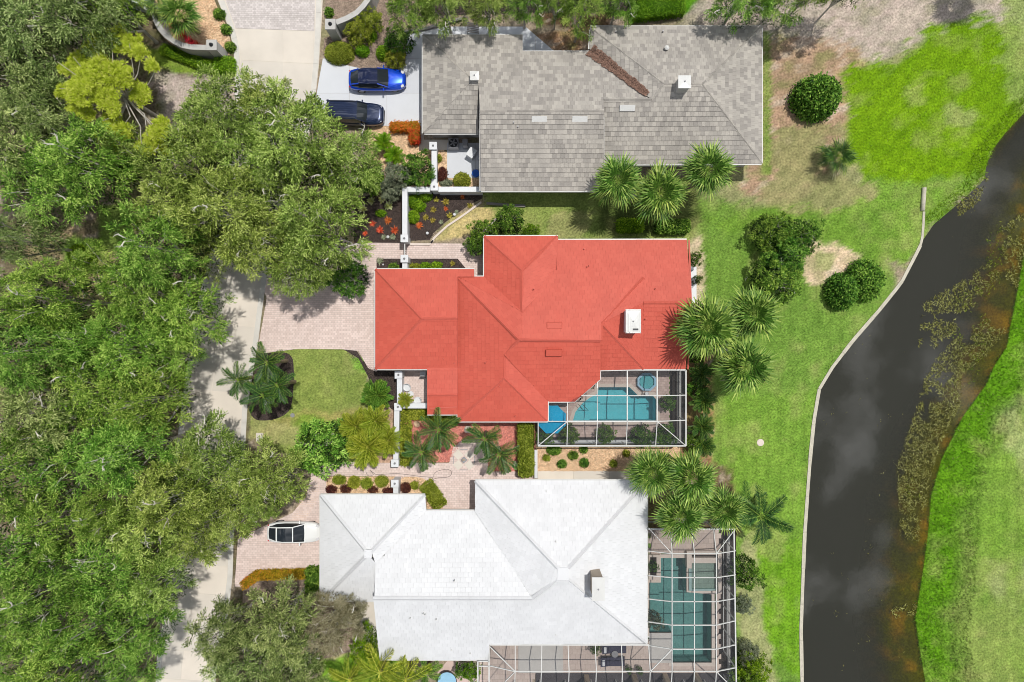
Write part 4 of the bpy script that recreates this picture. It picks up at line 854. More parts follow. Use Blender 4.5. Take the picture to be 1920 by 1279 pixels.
# raised spa: ring wall, water, seat
sp = empty('spa', P(1213, 717, 0), 'octagonal raised spa with green water at the top of the small pool', 'spa')
outer, inner = fix_orient([(p.x, p.y) for p in PP(hexa(1213, 716, 19, 18), .45)]), fix_orient([(p.x, p.y) for p in PP(hexa(1213, 716, 15, 14), .45)])
mb = MB(); vs = []
for p, q in zip(outer, inner): vs += [(p[0], p[1], .03), (p[0], p[1], .45), (q[0], q[1], .45), (q[0], q[1], .08)]
mb.add(vs, [(4 * i + k, 4 * ((i + 1) % 8) + k, 4 * ((i + 1) % 8) + (k + 1) % 4, 4 * i + (k + 1) % 4) for i in range(8) for k in range(3)]); mb.build('spa_wall', M['palebl'], sp)
mb = MB(); mb.add([(q[0], q[1], .38) for q in inner], [tuple(range(8))]); mb.build('spa_water', M['pool2'], sp)
c = P(1213, 716, .3); mb = MB(); mb.lathe((c.x, c.y, .1), [(.62, 0), (.62, .14), (.35, .15)], 8); mb.build('seat', M['plaster'], sp); mb = MB(); mb.prism(inner, .045, .08); mb.build('floor', M['plaster'], sp)
# planting strip, low white wall, and a strip coloured as screen shade
sheet('dark_strip', [(1256,694),(1284,694),(1284,836),(1256,836)], M['soil'], 'dark strip inside the right side of the small screen, screen shade put into its colour', z=.05, thick=.1)  # soil colour stands in for the darkness of two screen layers
sheet('dark_strip', [(1012,820),(1256,820),(1256,826),(1012,826)], M['soil'], 'dark planting strip inside the lower side of the small screen', z=.07, thick=.1)
mb = MB(); a, b = P(1013, 829, .45), P(1272, 829, .45); mb.bar((a.x, a.y, .22), (b.x, b.y, .22), .3, .5); o = mb.build('garden_wall', M['wpaint'], at=(a.x, a.y, 0), bevel=.01); tag(o, 'low white wall inside the lower edge of the small pool screen', 'wall')
mb = MB(); a, b = P(1275, 694, .3), P(1275, 832, .3); mb.bar((a.x, a.y, .15), (b.x, b.y, .15), .14, .3); o = mb.build('garden_wall', M['greystucco'], at=(a.x, a.y, 0)); tag(o, 'low grey wall inside the right edge of the small pool screen', 'wall')
# umbrella
um = empty('patio_umbrella', P(1037, 786, 0), 'bright blue octagonal umbrella beside the small pool', 'umbrella')
c = P(1035, 787, 2.1); mb = MB(); n = 8; r = 1.22
for i in range(n):
    a0, a1 = .39 + i * math.pi / 4, .39 + (i + 1) * math.pi / 4
    p = [(c.x + r * math.cos(a), c.y + r * math.sin(a), 1.95) for a in (a0, a1)]; m_ = ((p[0][0] + p[1][0]) / 2 * .985 + c.x * .015, (p[0][1] + p[1][1]) / 2 * .985 + c.y * .015, 1.98)
    q = [(x, y, 1.8) for x, y, z in p]; mb.add([p[0], m_, p[1], (c.x, c.y, 2.42), q[0], (m_[0], m_[1], 1.82), q[1]], [(0, 1, 3), (1, 2, 3), (0, 4, 5, 1), (1, 5, 6, 2)])
mb.build('canopy', M['bluefab'], um); mb = MB(); mb.tube([(c.x, c.y, 0.03), (c.x, c.y, 2.46)], .03, 8); mb.build('pole', M['metalw'], um)
mb = MB()
for i in range(8): a0 = .39 + i * math.pi / 4; mb.bar((c.x, c.y, 2.38), (c.x + 1.17 * math.cos(a0), c.y + 1.17 * math.sin(a0), 1.93), .02, .02)
mb.build('ribs', M['metalw'], um)
# pool handrail, planter
hr2 = MB()
for k in (0, .35):
    a = P(1082, 757, .03); hr2.tube([(a.x + k, a.y - .1, .04), (a.x + k + .05, a.y, .75), (a.x + k + .35, a.y - .35, .8), (a.x + k + .6, a.y - .6, -.1)], .022, 6)
a = P(1082, 757, 0); tag(hr2.build('handrail', M['darkm'], at=(a.x, a.y, .03)), 'pair of curved handrails at the steps of the small pool', 'handrail')
def pot(x, y, r, h, mat, label, plant=None):
    c = P(x, y, h); e = empty('plant_pot', (c.x, c.y, 0), label, 'plant pot'); mb = MB(); mb.lathe((c.x, c.y, 0.03), [(r * .7, 0), (r, h), (r * .85, h), (r * .8, h - .05)], 14); mb.build('pot', mat, e); return e
pot(1213, 738, .16, .4, M['wpaint'], 'small white pot on the deck below the octagonal spa')

# white house screen
T2, L2 = 4.0, 3.1
XS = [1260, 1302, 1343]; YS = [1038, 1083, 1128, 1172, 1217, 1259]
bm = []
for y in YS: bm += [((1260,y,T2),(1343,y,T2))]
yl = [1033,1079,1123,1166,1210]; yr_ = [1033,1078,1122,1164,1209,1252]
for y, a in zip(YS, yl): bm += [((1216,a,L2 - .15),(1260,y,T2))]
for y, a in zip(YS, yr_): bm += [((1343,y,T2),(1378,a,L2))]
xt = [1216,1257,1297,1338,1378]
for x, a in zip(XS, (1257,1297,1338)): bm += [((x,1038,T2),(a,995,L2)), ((x,1038,T2),(x,1259,T2))]
bm += [((1216,990,L2),(1260,1038,T2)), ((1378,992,L2),(1343,1038,T2)), ((1216,992,L2),(1378,992,L2),.12), ((1376,992,L2),(1381,1330,L2),.12), ((1260,1217,T2),(1219,1259,T2)), ((1343,1259,T2),(1384,1300,L2)),
       ((966,1259,T2),(1260,1259,T2)), ((917,1211,L2),(966,1259,T2)), ((917,1211,L2),(917,1330,L2),.12), ((917,1248,L2),(966,1259,T2)), ((966,1259,T2),(925,1300,L2)), ((896,1240,L2),(917,1240,L2)), ((896,1240,L2),(896,1330,L2),.12), ((896,1249,L2),(917,1249,L2))]
for x, x2 in ((966,966),(1015,1016),(1067,1065),(1118,1116),(1167,1165),(1219,1216)): bm += [((x2,1209,L2 - .1),(x,1259,T2)), ((x,1259,T2),(x - 2,1310,L2))]
for x in (1260,1302,1343): bm += [((x,1259,T2),(x - 3,1310,L2))]
bm += [((966,1310,L2),(1381,1310,L2),.12), ((917,1209,L2 - .1),(1216,1209,L2 - .1),.12)]
po = [(1379, y, L2) for y in yr_ + [1300]] + [(x, 992, L2) for x in xt[:-1]] + [(917,1248,L2),(896,1242,L2),(896,1300,L2)] + [(x,1310,L2) for x in (966,1015,1065,1116,1165,1216,1258,1299,1340)]
pa = []
for i in range(5):
    for a, b in ((1260,1302),(1302,1343)): pa.append([(a,YS[i],T2),(b,YS[i],T2),(b,YS[i+1],T2),(a,YS[i+1],T2)])
    pa.append([(1343,YS[i],T2),(1378,yr_[i],L2),(1378,yr_[i+1],L2),(1343,YS[i+1],T2)])
    if i < 4: pa.append([(1216,yl[i],L2-.15),(1260,YS[i],T2),(1260,YS[i+1],T2),(1216,yl[i+1],L2-.15)])
pa += [[(1216,1210,L2-.15),(1260,1217,T2),(1260,1259,T2),(1219,1259,T2)], [(1216,992,L2),(1257,995,L2),(1260,1038,T2)], [(1216,992,L2),(1260,1038,T2),(1216,1033,L2)], [(1257,992,L2),(1297,992,L2),(1302,1038,T2),(1260,1038,T2)], [(1297,992,L2),(1338,992,L2),(1343,1038,T2),(1302,1038,T2)], [(1338,992,L2),(1378,992,L2),(1343,1038,T2)], [(1378,992,L2),(1378,1033,L2),(1343,1038,T2)]]
xx = [966,1015,1067,1118,1167,1219]
for a, b in zip(xx[:-1], xx[1:]): pa += [[(a,1209,L2-.1),(b,1209,L2-.1),(b,1259,T2),(a,1259,T2)]]
xa = xx + XS
for a, b in zip(xa[:-1], xa[1:]): pa += [[(a,1259,T2),(b,1259,T2),(b-2,1310,L2),(a-2,1310,L2)]]
pa += [[(917,1211,L2),(966,1211,L2),(966,1259,T2)], [(917,1211,L2),(966,1259,T2),(917,1248,L2)], [(1343,1259,T2),(1379,1252,L2),(1383,1310,L2),(1341,1310,L2)], [(917,1248,L2),(966,1259,T2),(964,1310,L2),(917,1310,L2)]]
cage2 = screen_cage('pool_enclosure', 'large white framed pool screen wrapping the lower right of the white roof', bm, po, pa)
for a, b in zip(yr_[:-1], yr_[1:]): wallpanel((1379, a, L2), (1379, b, L2), cage2, L2, L2)
for a, b in zip(xt[:-1], xt[1:]): wallpanel((a, 992, L2), (b, 992, L2), cage2, L2, L2)
poolB = [(1239,1046),(1287,1046),(1287,1110),(1334,1114),(1334,1242),(1260,1242),(1260,1186),(1217,1186),(1217,1092),(1239,1092)]
spaB = [(1297,1058),(1338,1058),(1338,1106),(1297,1106)]
cut_ground([poolB])
deck_with_holes('pool_deck', [(890,1200),(1216,1200),(1216,990),(1352,990),(1352,1264),(1000,1264),(1000,1330),(890,1330)], [poolB], .035, pmat('travertine_paver', S(204,186,176), S(216,198,186), rough=.8, var=.05, scale=1), 'tan paved pool deck wrapping the corner of the white roof', .42, .42)
pool('swimming_pool', poolB, 'dark green L shaped swimming pool under the large screen', M['pool2'], M['plaster2'], z=.06, base=0, steps=[[(1217,1092),(1236,1092),(1236,1184),(1217,1184)]])
s2 = empty('spa', P(1297, 1058, 0), 'square raised spa with broad tan rim in the large pool', 'spa')
o_, i_ = [(p.x, p.y) for p in PP([(1288,1033),(1352,1033),(1352,1114),(1334,1112),(1334,1106),(1288,1106)], .5)], 0
zr = .5
def slab(x0, y0, x1, y1, z0, z1, mat, name, parent):
    a, b = P(x0, y0, z1), P(x1, y1, z1); m = MB(); m.box(((a.x + b.x) / 2, (a.y + b.y) / 2, (z0 + z1) / 2), (abs(a.x - b.x), abs(a.y - b.y), z1 - z0)); return m.build(name, mat, parent)
slab(1288,1034,1353,1040,-1,zr,M['coping'],'spa_rim',s2); slab(1288,1040.1,1297,1066,-1,zr,M['coping'],'spa_rim',s2); slab(1346,1040.1,1353,1112,-1,zr,M['coping'],'spa_rim',s2)
slab(1297.1,1046,1345.9,1056,-1,zr,M['coping'],'spa_rim',s2); slab(1297.1,1040.1,1345.9,1045.9,-1,.1,M['soil'],'planter_trough',s2)
slab(1297.1,1056.1,1345.9,1108,-1,-.55,M['plaster2'],'spa_floor',s2); slab(1292,1066.1,1297,1108,-1,.2,M['plaster2'],'spa_weir',s2); slab(1297.1,1104.5,1345.9,1108,-1,.2,M['plaster2'],'spa_weir',s2); slab(1336,1108.1,1353,1114,-1,.3,M['coping'],'spa_rim',s2)
slab(1297.1,1056.1,1304,1104.4,-.54,-.2,M['plaster2'],'seat',s2); slab(1337,1056.1,1345.9,1104.4,-.54,-.2,M['plaster2'],'seat',s2)
a, b = P(1297.1,1056.1,.14), P(1345.9,1104.4,.14); mb = MB(); mb.add([(a.x,a.y,.14),(a.x,b.y,.14),(b.x,b.y,.14),(b.x,a.y,.14)], [(0,1,2,3)]); mb.build('spa_water', M['pool2'], s2)
sheet('dark_strip', [(1346,985),(1380,985),(1381,1290),(1346,1290)], M['soil'], 'dark planting strip inside the right side of the large screen', z=.02, thick=.1)
sheet('dark_strip', [(1004,1262),(1380,1262),(1380,1320),(1004,1320)], pmat('dark_paving', S(84,80,82), rough=.9, var=.15), 'dark strip along the bottom of the large screen', z=.055, thick=.1)
mb = MB(); a, b = P(1367, 1000, .35), P(1368, 1285, .35); mb.bar((a.x, a.y, .17), (b.x, b.y, .17), .16, .35); tag(mb.build('garden_wall', M['greystucco'], at=(a.x, a.y, 0)), 'low grey wall inside the right edge of the large pool screen', 'wall')
e = empty('planter', P(1224,1062,0), 'square tan planter against the white roof edge above the pool', 'planter')
slab(1216,1045,1219,1080,.03,.4,M['coping'],'planter_side',e); slab(1231,1045,1238,1080,.03,.4,M['coping'],'planter_side',e); slab(1216,1080.1,1238,1087,.03,.4,M['coping'],'planter_side',e); slab(1216,1041,1238,1044.9,.03,.4,M['coping'],'planter_side',e); slab(1219.1,1045,1230.9,1080,.03,.34,M['soil'],'planter_soil',e)
slab(1217,1187,1259,1243,.04,.09,M['palerug'],'outdoor_rug',None); tag(bpy.data.objects['outdoor_rug'],'grey outdoor rug beside the lower end of the dark green pool','rug')
o = slab(972,1211,1056,1262,.04,.1,M['palerug'],'raised_slab',None); tag(o,'large pale slab on the tan deck under the screen','slab')
for i, (x, y, lb) in enumerate(((1099,1268,'leftmost tan square column in the dark strip under the large screen'),(1188,1267,'second tan square column in the dark strip under the large screen'),(1246,1266,'third tan square column in the dark strip under the large screen'),(1304,1266,'rightmost tan square column in the dark strip under the large screen'))):
    p = P(x, y, 0); e = empty('garden_column', p, lb, 'column', 'tan columns under the large screen'); mb = MB(); mb.box((p.x, p.y, 1.3), (.38, .38, 2.5)); mb.build('shaft', M['tanstucco'], e); mb = MB(); mb.box((p.x, p.y, 2.6), (.5, .5, .1)); mb.build('capital', M['tanstucco'], e)
def lounger(x, y, lb):
    p = P(x, y, .35); e = empty('sun_lounger', (p.x, p.y, 0), lb, 'sun lounger', 'dark sun loungers under the large screen')
    mb = MB(); mb.box((p.x + .1, p.y, .33), (1.95, .8, .06)); 
    mb.build('frame', M['darkm'], e)
    mb = MB(); mb.box((p.x + .42, p.y, .4), (1.25, .72, .08)); mb.build('mattress', M['darkfab'], e, bevel=.02)
    mb = MB(); mb.add([(p.x - .95, p.y - .36, .55), (p.x - .22, p.y - .36, .37), (p.x - .22, p.y + .36, .37), (p.x - .95, p.y + .36, .55), (p.x - .95, p.y - .36, .63), (p.x - .22, p.y - .36, .45), (p.x - .22, p.y + .36, .45), (p.x - .95, p.y + .36, .63)], [(3,2,1,0),(4,5,6,7),(0,1,5,4),(1,2,6,5),(2,3,7,6),(3,0,4,7)]); mb.build('backrest', M['darkfab'], e)
    mb = MB(); mb.box((p.x - .72, p.y, .66), (.22, .5, .12)); mb.build('pillow', M['wpaint'], e, bevel=.04)
    for i in (-.8, .95):
        for j in (-.34, .34): mb = MB(); mb.box((p.x + i, p.y + j, .17), (.05, .05, .26)); mb.build('leg', M['darkm'], e)
lounger(1147, 1240, 'dark sun lounger with white pillow nearer the bottom edge of the photo'); lounger(1150, 1216, 'dark sun lounger partly tucked under the white roof edge')
def round_table(x, y, r, h, mat, lb, name='side_table'):
    p = P(x, y, h); e = empty(name, (p.x, p.y, 0), lb, 'table'); mb = MB(); mb.lathe((p.x, p.y, h - .04), [(r, 0), (r, .03), (r - .01, .04)], 20); mb.build('table_top', mat, e)
    for i in range(3): a = i * 2.09; mb = MB(); mb.bar((p.x + r * .6 * math.cos(a), p.y + r * .6 * math.sin(a), 0.04), (p.x + r * .3 * math.cos(a), p.y + r * .3 * math.sin(a), h - .045), .03, .03); mb.build('leg', mat, e)
    return e
round_table(1153, 1227, .28, .5, M['greym'], 'small grey round table between the two dark sun loungers')

# ------------------------------------------------ white courtyard walls
def garden_wall(px, label, hgt=1.5, wd=.42, mat=None, cap=True, name='courtyard_wall', posts=(), pw=.62):
    pts = [P(x, y, hgt) for x, y in px]; e = empty(name, (pts[0].x, pts[0].y, 0), label, 'wall'); mat = mat or M['wpaint']
    wall_strip('wall_body', pts, wd - .1, -.03, hgt - .1, mat, e)
    wall_strip('wall_coping', pts, wd, hgt - .1, hgt, mat, e)
    for q in posts:
        x, y = q[0], q[1]; hp = hgt + .25; p = P(x, y, hp); mb = MB(); mb.box((p.x, p.y, (hp - .14) / 2 - .01), (pw - .14, pw - .14, hp - .12)); po_ = mb.build('pier', mat, e)
        mb = MB(); mb.box((p.x, p.y, hp - .08), (pw, pw, .12)); mb.build('pier_cap', mat, po_, bevel=.015)
        mb = MB(); mb.lathe((p.x, p.y, hp - .02), [(.09, 0), (.09, .05), (.05, .16), (.02, .18)], 8); mb.build('pier_lamp', M['greym'], po_)
    return e
garden_wall([(814,275),(814,348)], 'white courtyard wall running down from the grey roofed garage', posts=((812,273),(814,350)))
garden_wall([(763,355),(806,355)], 'short white wall stub left of the lower pier beside the grey house'); 
garden_wall([(822,355),(904,355)], 'white wall between the lower pier and the grey house wall')
garden_wall([(759,352),(759,442)], 'white wall standing in the dark mulch bed', posts=((758,447),))
garden_wall([(759,489),(759,504)], 'short white wall stub touching the top of the red roof', posts=((758,485),))
tr = empty('garden_gate', P(759,466,0), 'pale metal gate between two white piers on the paved walk', 'gate')
for y in range(454, 481, 4): a = P(759, y, 1.2); mb = MB(); mb.box((a.x, a.y, .65), (.03, .03, 1.2)); mb.build('gate_bar', M['greym'], tr)
mb = MB(); mb.bar(P(759,452,1.3), P(759,480,1.3), .07, .06); mb.build('gate_rail', M['metalw'], tr)
garden_wall([(749,710),(749,758)], 'white wall along the left side of the paved patio', posts=((747,703),(746,763)))
garden_wall([(755,761),(802,761)], 'white wall along the lower side of the paved patio')
garden_wall([(744,770),(742,862)], 'long white wall beside the tall clipped hedge', posts=((740,869),))
garden_wall([(742,912),(742,930)], 'short white wall stub at the top of the white roof', posts=((740,907),))
wd_ = garden_wall([(1005,844),(1005,897)], 'narrow white retaining wall beside the tall clipped hedge by the pool screen', hgt=.5, wd=.25)
# curved entrance walls
cw = garden_wall([(288,22),(292,38),(300,54),(312,67),(326,77),(342,85),(358,88),(386,89)], 'curved white entrance wall left of the road', hgt=1.9, wd=.42, mat=M['greystucco'])
def stone_pier(x, y, lb, h=2.3, s=.85, top=M['greystucco']):
    p = P(x, y, h); e = empty('gate_pier', (p.x, p.y, 0), lb, 'pier'); mb = MB(); mb.box((p.x, p.y, h / 2 - .09), (s - .1, s - .1, h - .12)); mb.build('shaft', M['greystucco'], e)
    mb = MB(); mb.box((p.x, p.y, h - .08), (s, s, .14)); mb.build('cap', M['greystucco'], e, bevel=.02); mb = MB(); mb.lathe((p.x, p.y, h - .01), [(.16, 0), (.16, .04), (.08, .12), (.1, .2), (.03, .3)], 10); mb.build('finial', M['darkm'], e)
stone_pier(396, 84, 'large grey stone pier at the lower end of the curved left wall'); stone_pier(279, 8, 'mottled grey pier at the upper end of the curved left wall')
garden_wall([(222,-8),(246,-1),(271,6)], 'low white wall leaving the top edge of the photo at the left', hgt=1.9, wd=.3)
garden_wall([(630,42),(650,34),(668,24),(680,12),(692,-4),(700,-25)], 'curved grey entrance wall right of the road', hgt=1.9, wd=.42, mat=M['greystucco'])
stone_pier(619, 45, 'grey stone pier at the lower end of the curved right wall')

# ------------------------------------------------ cars
def loft(mb, st, n=20, ex=3.2, t=.5):
    """stations (x, y half width, z0, z1) joined by rounded sections; ends closed"""
    vs = []
    for x, hw, z0, z1 in st:
        cz, hz = (z0 + z1) / 2, (z1 - z0) / 2
        for k in range(n):
            a = 2 * math.pi * k / n; c_, s_ = math.cos(a), math.sin(a); f = lambda v: math.copysign(abs(v) ** (2 / ex), v)
            vs.append((x, hw * f(c_), cz + hz * f(s_)))
    m = len(st); fs = [(i * n + k, (i + 1) * n + k, (i + 1) * n + (k + 1) % n, i * n + (k + 1) % n) for i in range(m - 1) for k in range(n)]
    fs += [tuple(range(n)), tuple(range((m - 1) * n, m * n))[::-1]]
    mb.add(vs, fs, t)
def car(px, py, label, Lc, Wc, H, body, roofm, kind, rz=0):
    p = P(px, py, .8); e = empty('parked_car', (p.x, p.y, 0), label, 'car'); l, w_ = Lc / 2, Wc / 2
    def put(mb, name, mat, smooth=True, sub=0, par=None):
        me = mb.mesh(name, mat, smooth); o = link(name, me, par or e)
        if sub: m = o.modifiers.new('s', 'SUBSURF'); m.levels = sub; m.render_levels = sub
        return o
    box = kind == 'suv'; hd = 1.05 if box else .92; mb = MB()
    if box: st = [(-l, w_*.86, .42, .95), (-l+.06, w_*.94, .32, 1.02), (-l+.4, w_*.99, .26, 1.06), (-.4, w_, .24, 1.06), (l*.42, w_, .24, 1.06), (l-.75, w_*.97, .26, 1.02), (l-.25, w_*.86, .3, .96), (l-.04, w_*.66, .36, .86), (l, w_*.55, .42, .76)]
    else: st = [(-l, w_*.55, .42, .82), (-l+.1, w_*.74, .32, .92), (-l+.4, w_*.92, .25, .98), (-l*.4, w_, .22, .97), (l*.3, w_*.98, .22, .95), (l-1.0, w_*.96, .24, .9), (l-.5, w_*.88, .26, .83), (l-.18, w_*.7, .3, .74), (l-.02, w_*.45, .36, .64)]
    loft(mb, st, ex=3.6); put(mb, 'body', body, sub=1)
    # hood, slightly raised with its crease
    hx0, hx1 = (l*.38, l-.3) if box else (l*.36, l-.28); zh = 1.065 if box else .955; zh2 = .99 if box else .83
    mb = MB(); N_ = 7; vs = []
    for i in range(N_):
        t = i / (N_ - 1); x = hx0 + (hx1 - hx0) * t; hw = w_ * (.8 - .16 * t ** 2); zc_ = zh + (zh2 - zh) * t ** 1.6 + .015
        for j in range(9): s = -1 + j / 4; vs.append((x - .1 * s * s * (1 - t) - .16 * s * s * t, hw * s, zc_ + .035 * (1 - s * s) + (.012 if abs(abs(s) - .75) < .1 else 0) - .05 * abs(s) ** 5))
    mb.add(vs, [(i*9+j, (i+1)*9+j, (i+1)*9+j+1, i*9+j+1) for i in range(N_-1) for j in range(8)]); put(mb, 'hood', body)
    # greenhouse
    if box: g = [(-l+.12, w_*.8, w_*.72, .98, H-.12), (-l+.25, w_*.86, w_*.76, .98, H-.02), (-.2, w_*.88, w_*.78, .98, H), (l*.12, w_*.88, w_*.77, .98, H-.02)]; ws = (l*.12, l*.42, 1.03)
    else: g = [(-l+.28, w_*.68, w_*.5, .86, 1.02), (-l+.95, w_*.84, w_*.64, .9, H-.1), (-l*.3, w_*.88, w_*.68, .9, H), (l*.06, w_*.88, w_*.68, .9, H-.03)]; ws = (l*.06, l*.42, .9)
    secs = g + [(ws[1], w_*.84, w_*.78, ws[2]-.05, ws[2]+.02)]
    mb = MB(); vs = []
    for x, wb, wt_, z0, z1 in secs:
        for s, z, q in ((-1, z0, wb), (-1, (z0*.45+z1*.55), wb*.5+wt_*.5), (-1, z1-.03, wt_), (-.8, z1, wt_), (-.4, z1+.012, wt_), (0, z1+.018, wt_), (.4, z1+.012, wt_), (.8, z1, wt_), (1, z1-.03, wt_), (1, (z0*.45+z1*.55), wb*.5+wt_*.5), (1, z0, wb)): vs.append((x + (.1 * (1 - s * s) if x == ws[1] else -.05 * (1 - s * s) if x == g[0][0] else 0), s * q, z))
    k = 11; m = len(secs)
    mb.add(vs, [(i*k+j, (i+1)*k+j, (i+1)*k+j+1, i*k+j+1) for i in range(m-1) for j in range(k-1)] + [tuple(range(k))[::-1], tuple(range((m-1)*k, m*k))]); gh = put(mb, 'windows', M['glass'], smooth=False)
    # roof panel and pillars
    mb = MB(); r0, r1 = (g[1][0]-.02, ws[0]+.02); vs = []; N_ = 7
    for i in range(N_):
        x = r0 + (r1 - r0) * i / (N_-1); z = np.interp(x, [q[0] for q in g], [q[4] for q in g]); wt_ = np.interp(x, [q[0] for q in g], [q[2] for q in g])
        for s in (-1.02, -.85, -.45, 0, .45, .85, 1.02): vs.append((x, s * wt_, z + .03 - .012 * s * s - (.03 if abs(s) > 1 else 0)))
    mb.add(vs, [(i*7+j, (i+1)*7+j, (i+1)*7+j+1, i*7+j+1) for i in range(N_-1) for j in range(6)]); rf = put(mb, 'roof', roofm if kind != 'white' else body)
    if kind == 'white':
        mb = MB(); vs = []
        for i in range(6):
            x = r0 + .12 + (r1 - r0 - .2) * i / 5; z = np.interp(x, [q[0] for q in g], [q[4] for q in g]); wt_ = np.interp(x, [q[0] for q in g], [q[2] for q in g]) * .9
            for s in (-1, -.5, 0, .5, 1): vs.append((x, s * wt_, z + .034 - .012 * s * s + .004))
        mb.add(vs, [(i*5+j, (i+1)*5+j, (i+1)*5+j+1, i*5+j+1) for i in range(5) for j in range(4)]); put(mb, 'sunroof', M['glass'], par=rf)
    for s in (-1, 1):
        mb = MB(); q = g[-1]; mb.bar((q[0]-.02, s*q[2]*1.0, q[4]-.0), (ws[1]+.03, s*w_*.81, ws[2]+.0), .07, .05); put(mb, 'pillar', body, smooth=False)
        q = g[1]; q0 = g[0]; mb = MB(); mb.bar((q[0]+.02, s*q[2]*1.0, q[4]), (q0[0]-.02, s*q0[2]*1.05, q0[4] if box else .95), .1, .05); put(mb, 'pillar', body, smooth=False)
        mb = MB(); xm = l*.24; mb.box((xm, s*(w_+.0), .99), (.11, .26, .13)); o = put(mb, 'wing_mirror', body, smooth=False); bv = o.modifiers.new('b', 'BEVEL'); bv.width = .03; bv.segments = 2
        for wx, io in ((-l*.58, .05), (l*.58, .13)):
            mb = MB(); mb.tube([(wx, s*(w_-.3), .34), (wx, s*(w_-io), .34)], .33, 20); wh = put(mb, 'wheel', M['black'], smooth=False)
            mb = MB(); mb.tube([(wx, s*(w_-.2), .34), (wx, s*(w_-io+.012), .34)], .22, 12); put(mb, 'rim', M['greym'], smooth=False, par=wh)
        mb = MB(); mb.box((l-.3, s*w_*.6, .74 if not box else .84), (.26, .2, .08), rz=-s*.5); put(mb, 'headlight', M['lamp'], smooth=False)
        mb = MB(); mb.box((-l+.16, s*w_*.62, .8), (.1, .24, .1), rz=s*.3); put(mb, 'tail_light', M['redl'], smooth=False)
        mb = MB(); mb.bar((-l*.5, s*(w_+.004), .62), (l*.3, s*(w_+.002), .6), .012, .03); put(mb, 'side_strip', M['darkm'], smooth=False)
    mb = MB()
    for s in (-.35, .25): mb.bar((ws[1]+.05, s, ws[2]+.03), (ws[1]-.12, s+.5, ws[2]+.1), .02, .02)
    put(mb, 'wipers', M['black'], smooth=False)
    mb = MB(); mb.box((l-.015 if box else l-.06, 0, .5), (.06, w_*.9, .2)); put(mb, 'grille', M['black'], smooth=False)
    if box:
        for s in (-1, 1): mb = MB(); mb.bar((-l+.4, s*w_*.7, H+.06), (l*.08, s*w_*.7, H+.05), .04, .05); put(mb, 'roof_rail', M['darkm'], smooth=False)
        mb = MB()
        for k in range(6): y = -.45 + k * .18; mb.bar((-l+.45, y, H+.034), (l*.02, y, H+.034), .05, .016)
        put(mb, 'roof_ribs', roofm, smooth=False)
    # interior seen through the windscreen: dashboard
    e.rotation_euler.z = R_(rz); return e
car(707, 148, 'bright blue car with dark roof on the white driveway', 4.75, 1.88, 1.5, M['bp_blue'], M['bp_dark'], 'sedan')
car(667, 213, 'dark navy car with ribbed roof half under the oak', 4.6, 1.9, 1.75, M['bp_navy'], M['bp_navy'], 'suv', rz=-2)
car(551, 999, 'white car with black glass roof parked beside the white house', 4.45, 1.82, 1.48, M['bp_white'], M['bp_white'], 'white')

# ------------------------------------------------ yard things
def fan_unit():
    p = P(850, 268, .8); e = empty('air_conditioner', (p.x, p.y, 0), 'grey square air conditioning unit with round fan in the utility yard', 'air conditioner')
    mb = MB(); mb.box((p.x, p.y, .4), (.85, .85, .76)); mb.build('casing', M['greym'], e, bevel=.03); mb = MB(); mb.lathe((p.x, p.y, .785), [(.36, 0), (.36, .03), (.32, .03)], 20); mb.build('fan_guard', M['black'], e)
    for k in range(5): a = k * 1.257; mb = MB(); mb.bar((p.x, p.y, .83), (p.x + .3 * math.cos(a), p.y + .3 * math.sin(a), .83), .11, .01); mb.build('fan_blade', M['greym'], e)
fan_unit()
def small_box(x, y, sx, sy, h, mat, name, lb, cat, rz=0, lid=None, z0=0):
    p = P(x, y, h); e = empty(name, (p.x, p.y, z0), lb, cat); mb = MB(); mb.box((p.x, p.y, z0 + (h - z0) / 2), (sx, sy, h - z0), rz=rz); mb.build('casing', mat, e, bevel=.02)
    mb = MB(); mb.box((p.x, p.y, h + .02), (sx * 1.04, sy * 1.04, .04), rz=rz); mb.build('lid', lid or mat, e, bevel=.01); return e
small_box(872, 267, .4, .55, .9, M['greym'], 'utility_box', 'narrow grey utility box right of the air conditioning unit', 'utility box')
small_box(884, 286, .6, .75, .8, M['wpaint'], 'storage_box', 'tilted white storage box with a dark base in the utility yard', 'storage box', rz=-.6)
p = P(892, 325, .3); mb = MB(); mb.lathe((p.x, p.y, .02), [(.28, 0), (.32, .28), (.32, .3), (.27, .31)], 20); tag(mb.build('tub', M['bluep'], at=(p.x, p.y, .02)), 'round blue tub at the edge of the utility yard', 'tub')
# slatted bench
e = empty('bench', P(883, 45, .4), 'grey slatted garden bench above the grey roof', 'bench'); e.location.z = 0
a, b = P(868, 30, .8), P(872, 52, .8)
for k in range(6):
    q0, q1 = P(876 + k * 0, 42 + k * 3.4, .45), P(898, 46 + k * 3.2, .45); mb = MB(); mb.bar(q0, q1, .09, .03); mb.build('slat', M['wood'], e)
for k in range(4): q0, q1 = P(868 + k * 2.6, 28, .95), P(870 + k * 2.6, 42, .5); mb = MB(); mb.bar(q0, q1, .07, .03); mb.build('back_slat', M['wood'], e)
for x, y in ((877,44),(897,47),(877,60),(897,63)): q = P(x, y, .4); mb = MB(); mb.box((q.x, q.y, .2), (.06, .06, .4)); mb.build('leg', M['wood'], e)
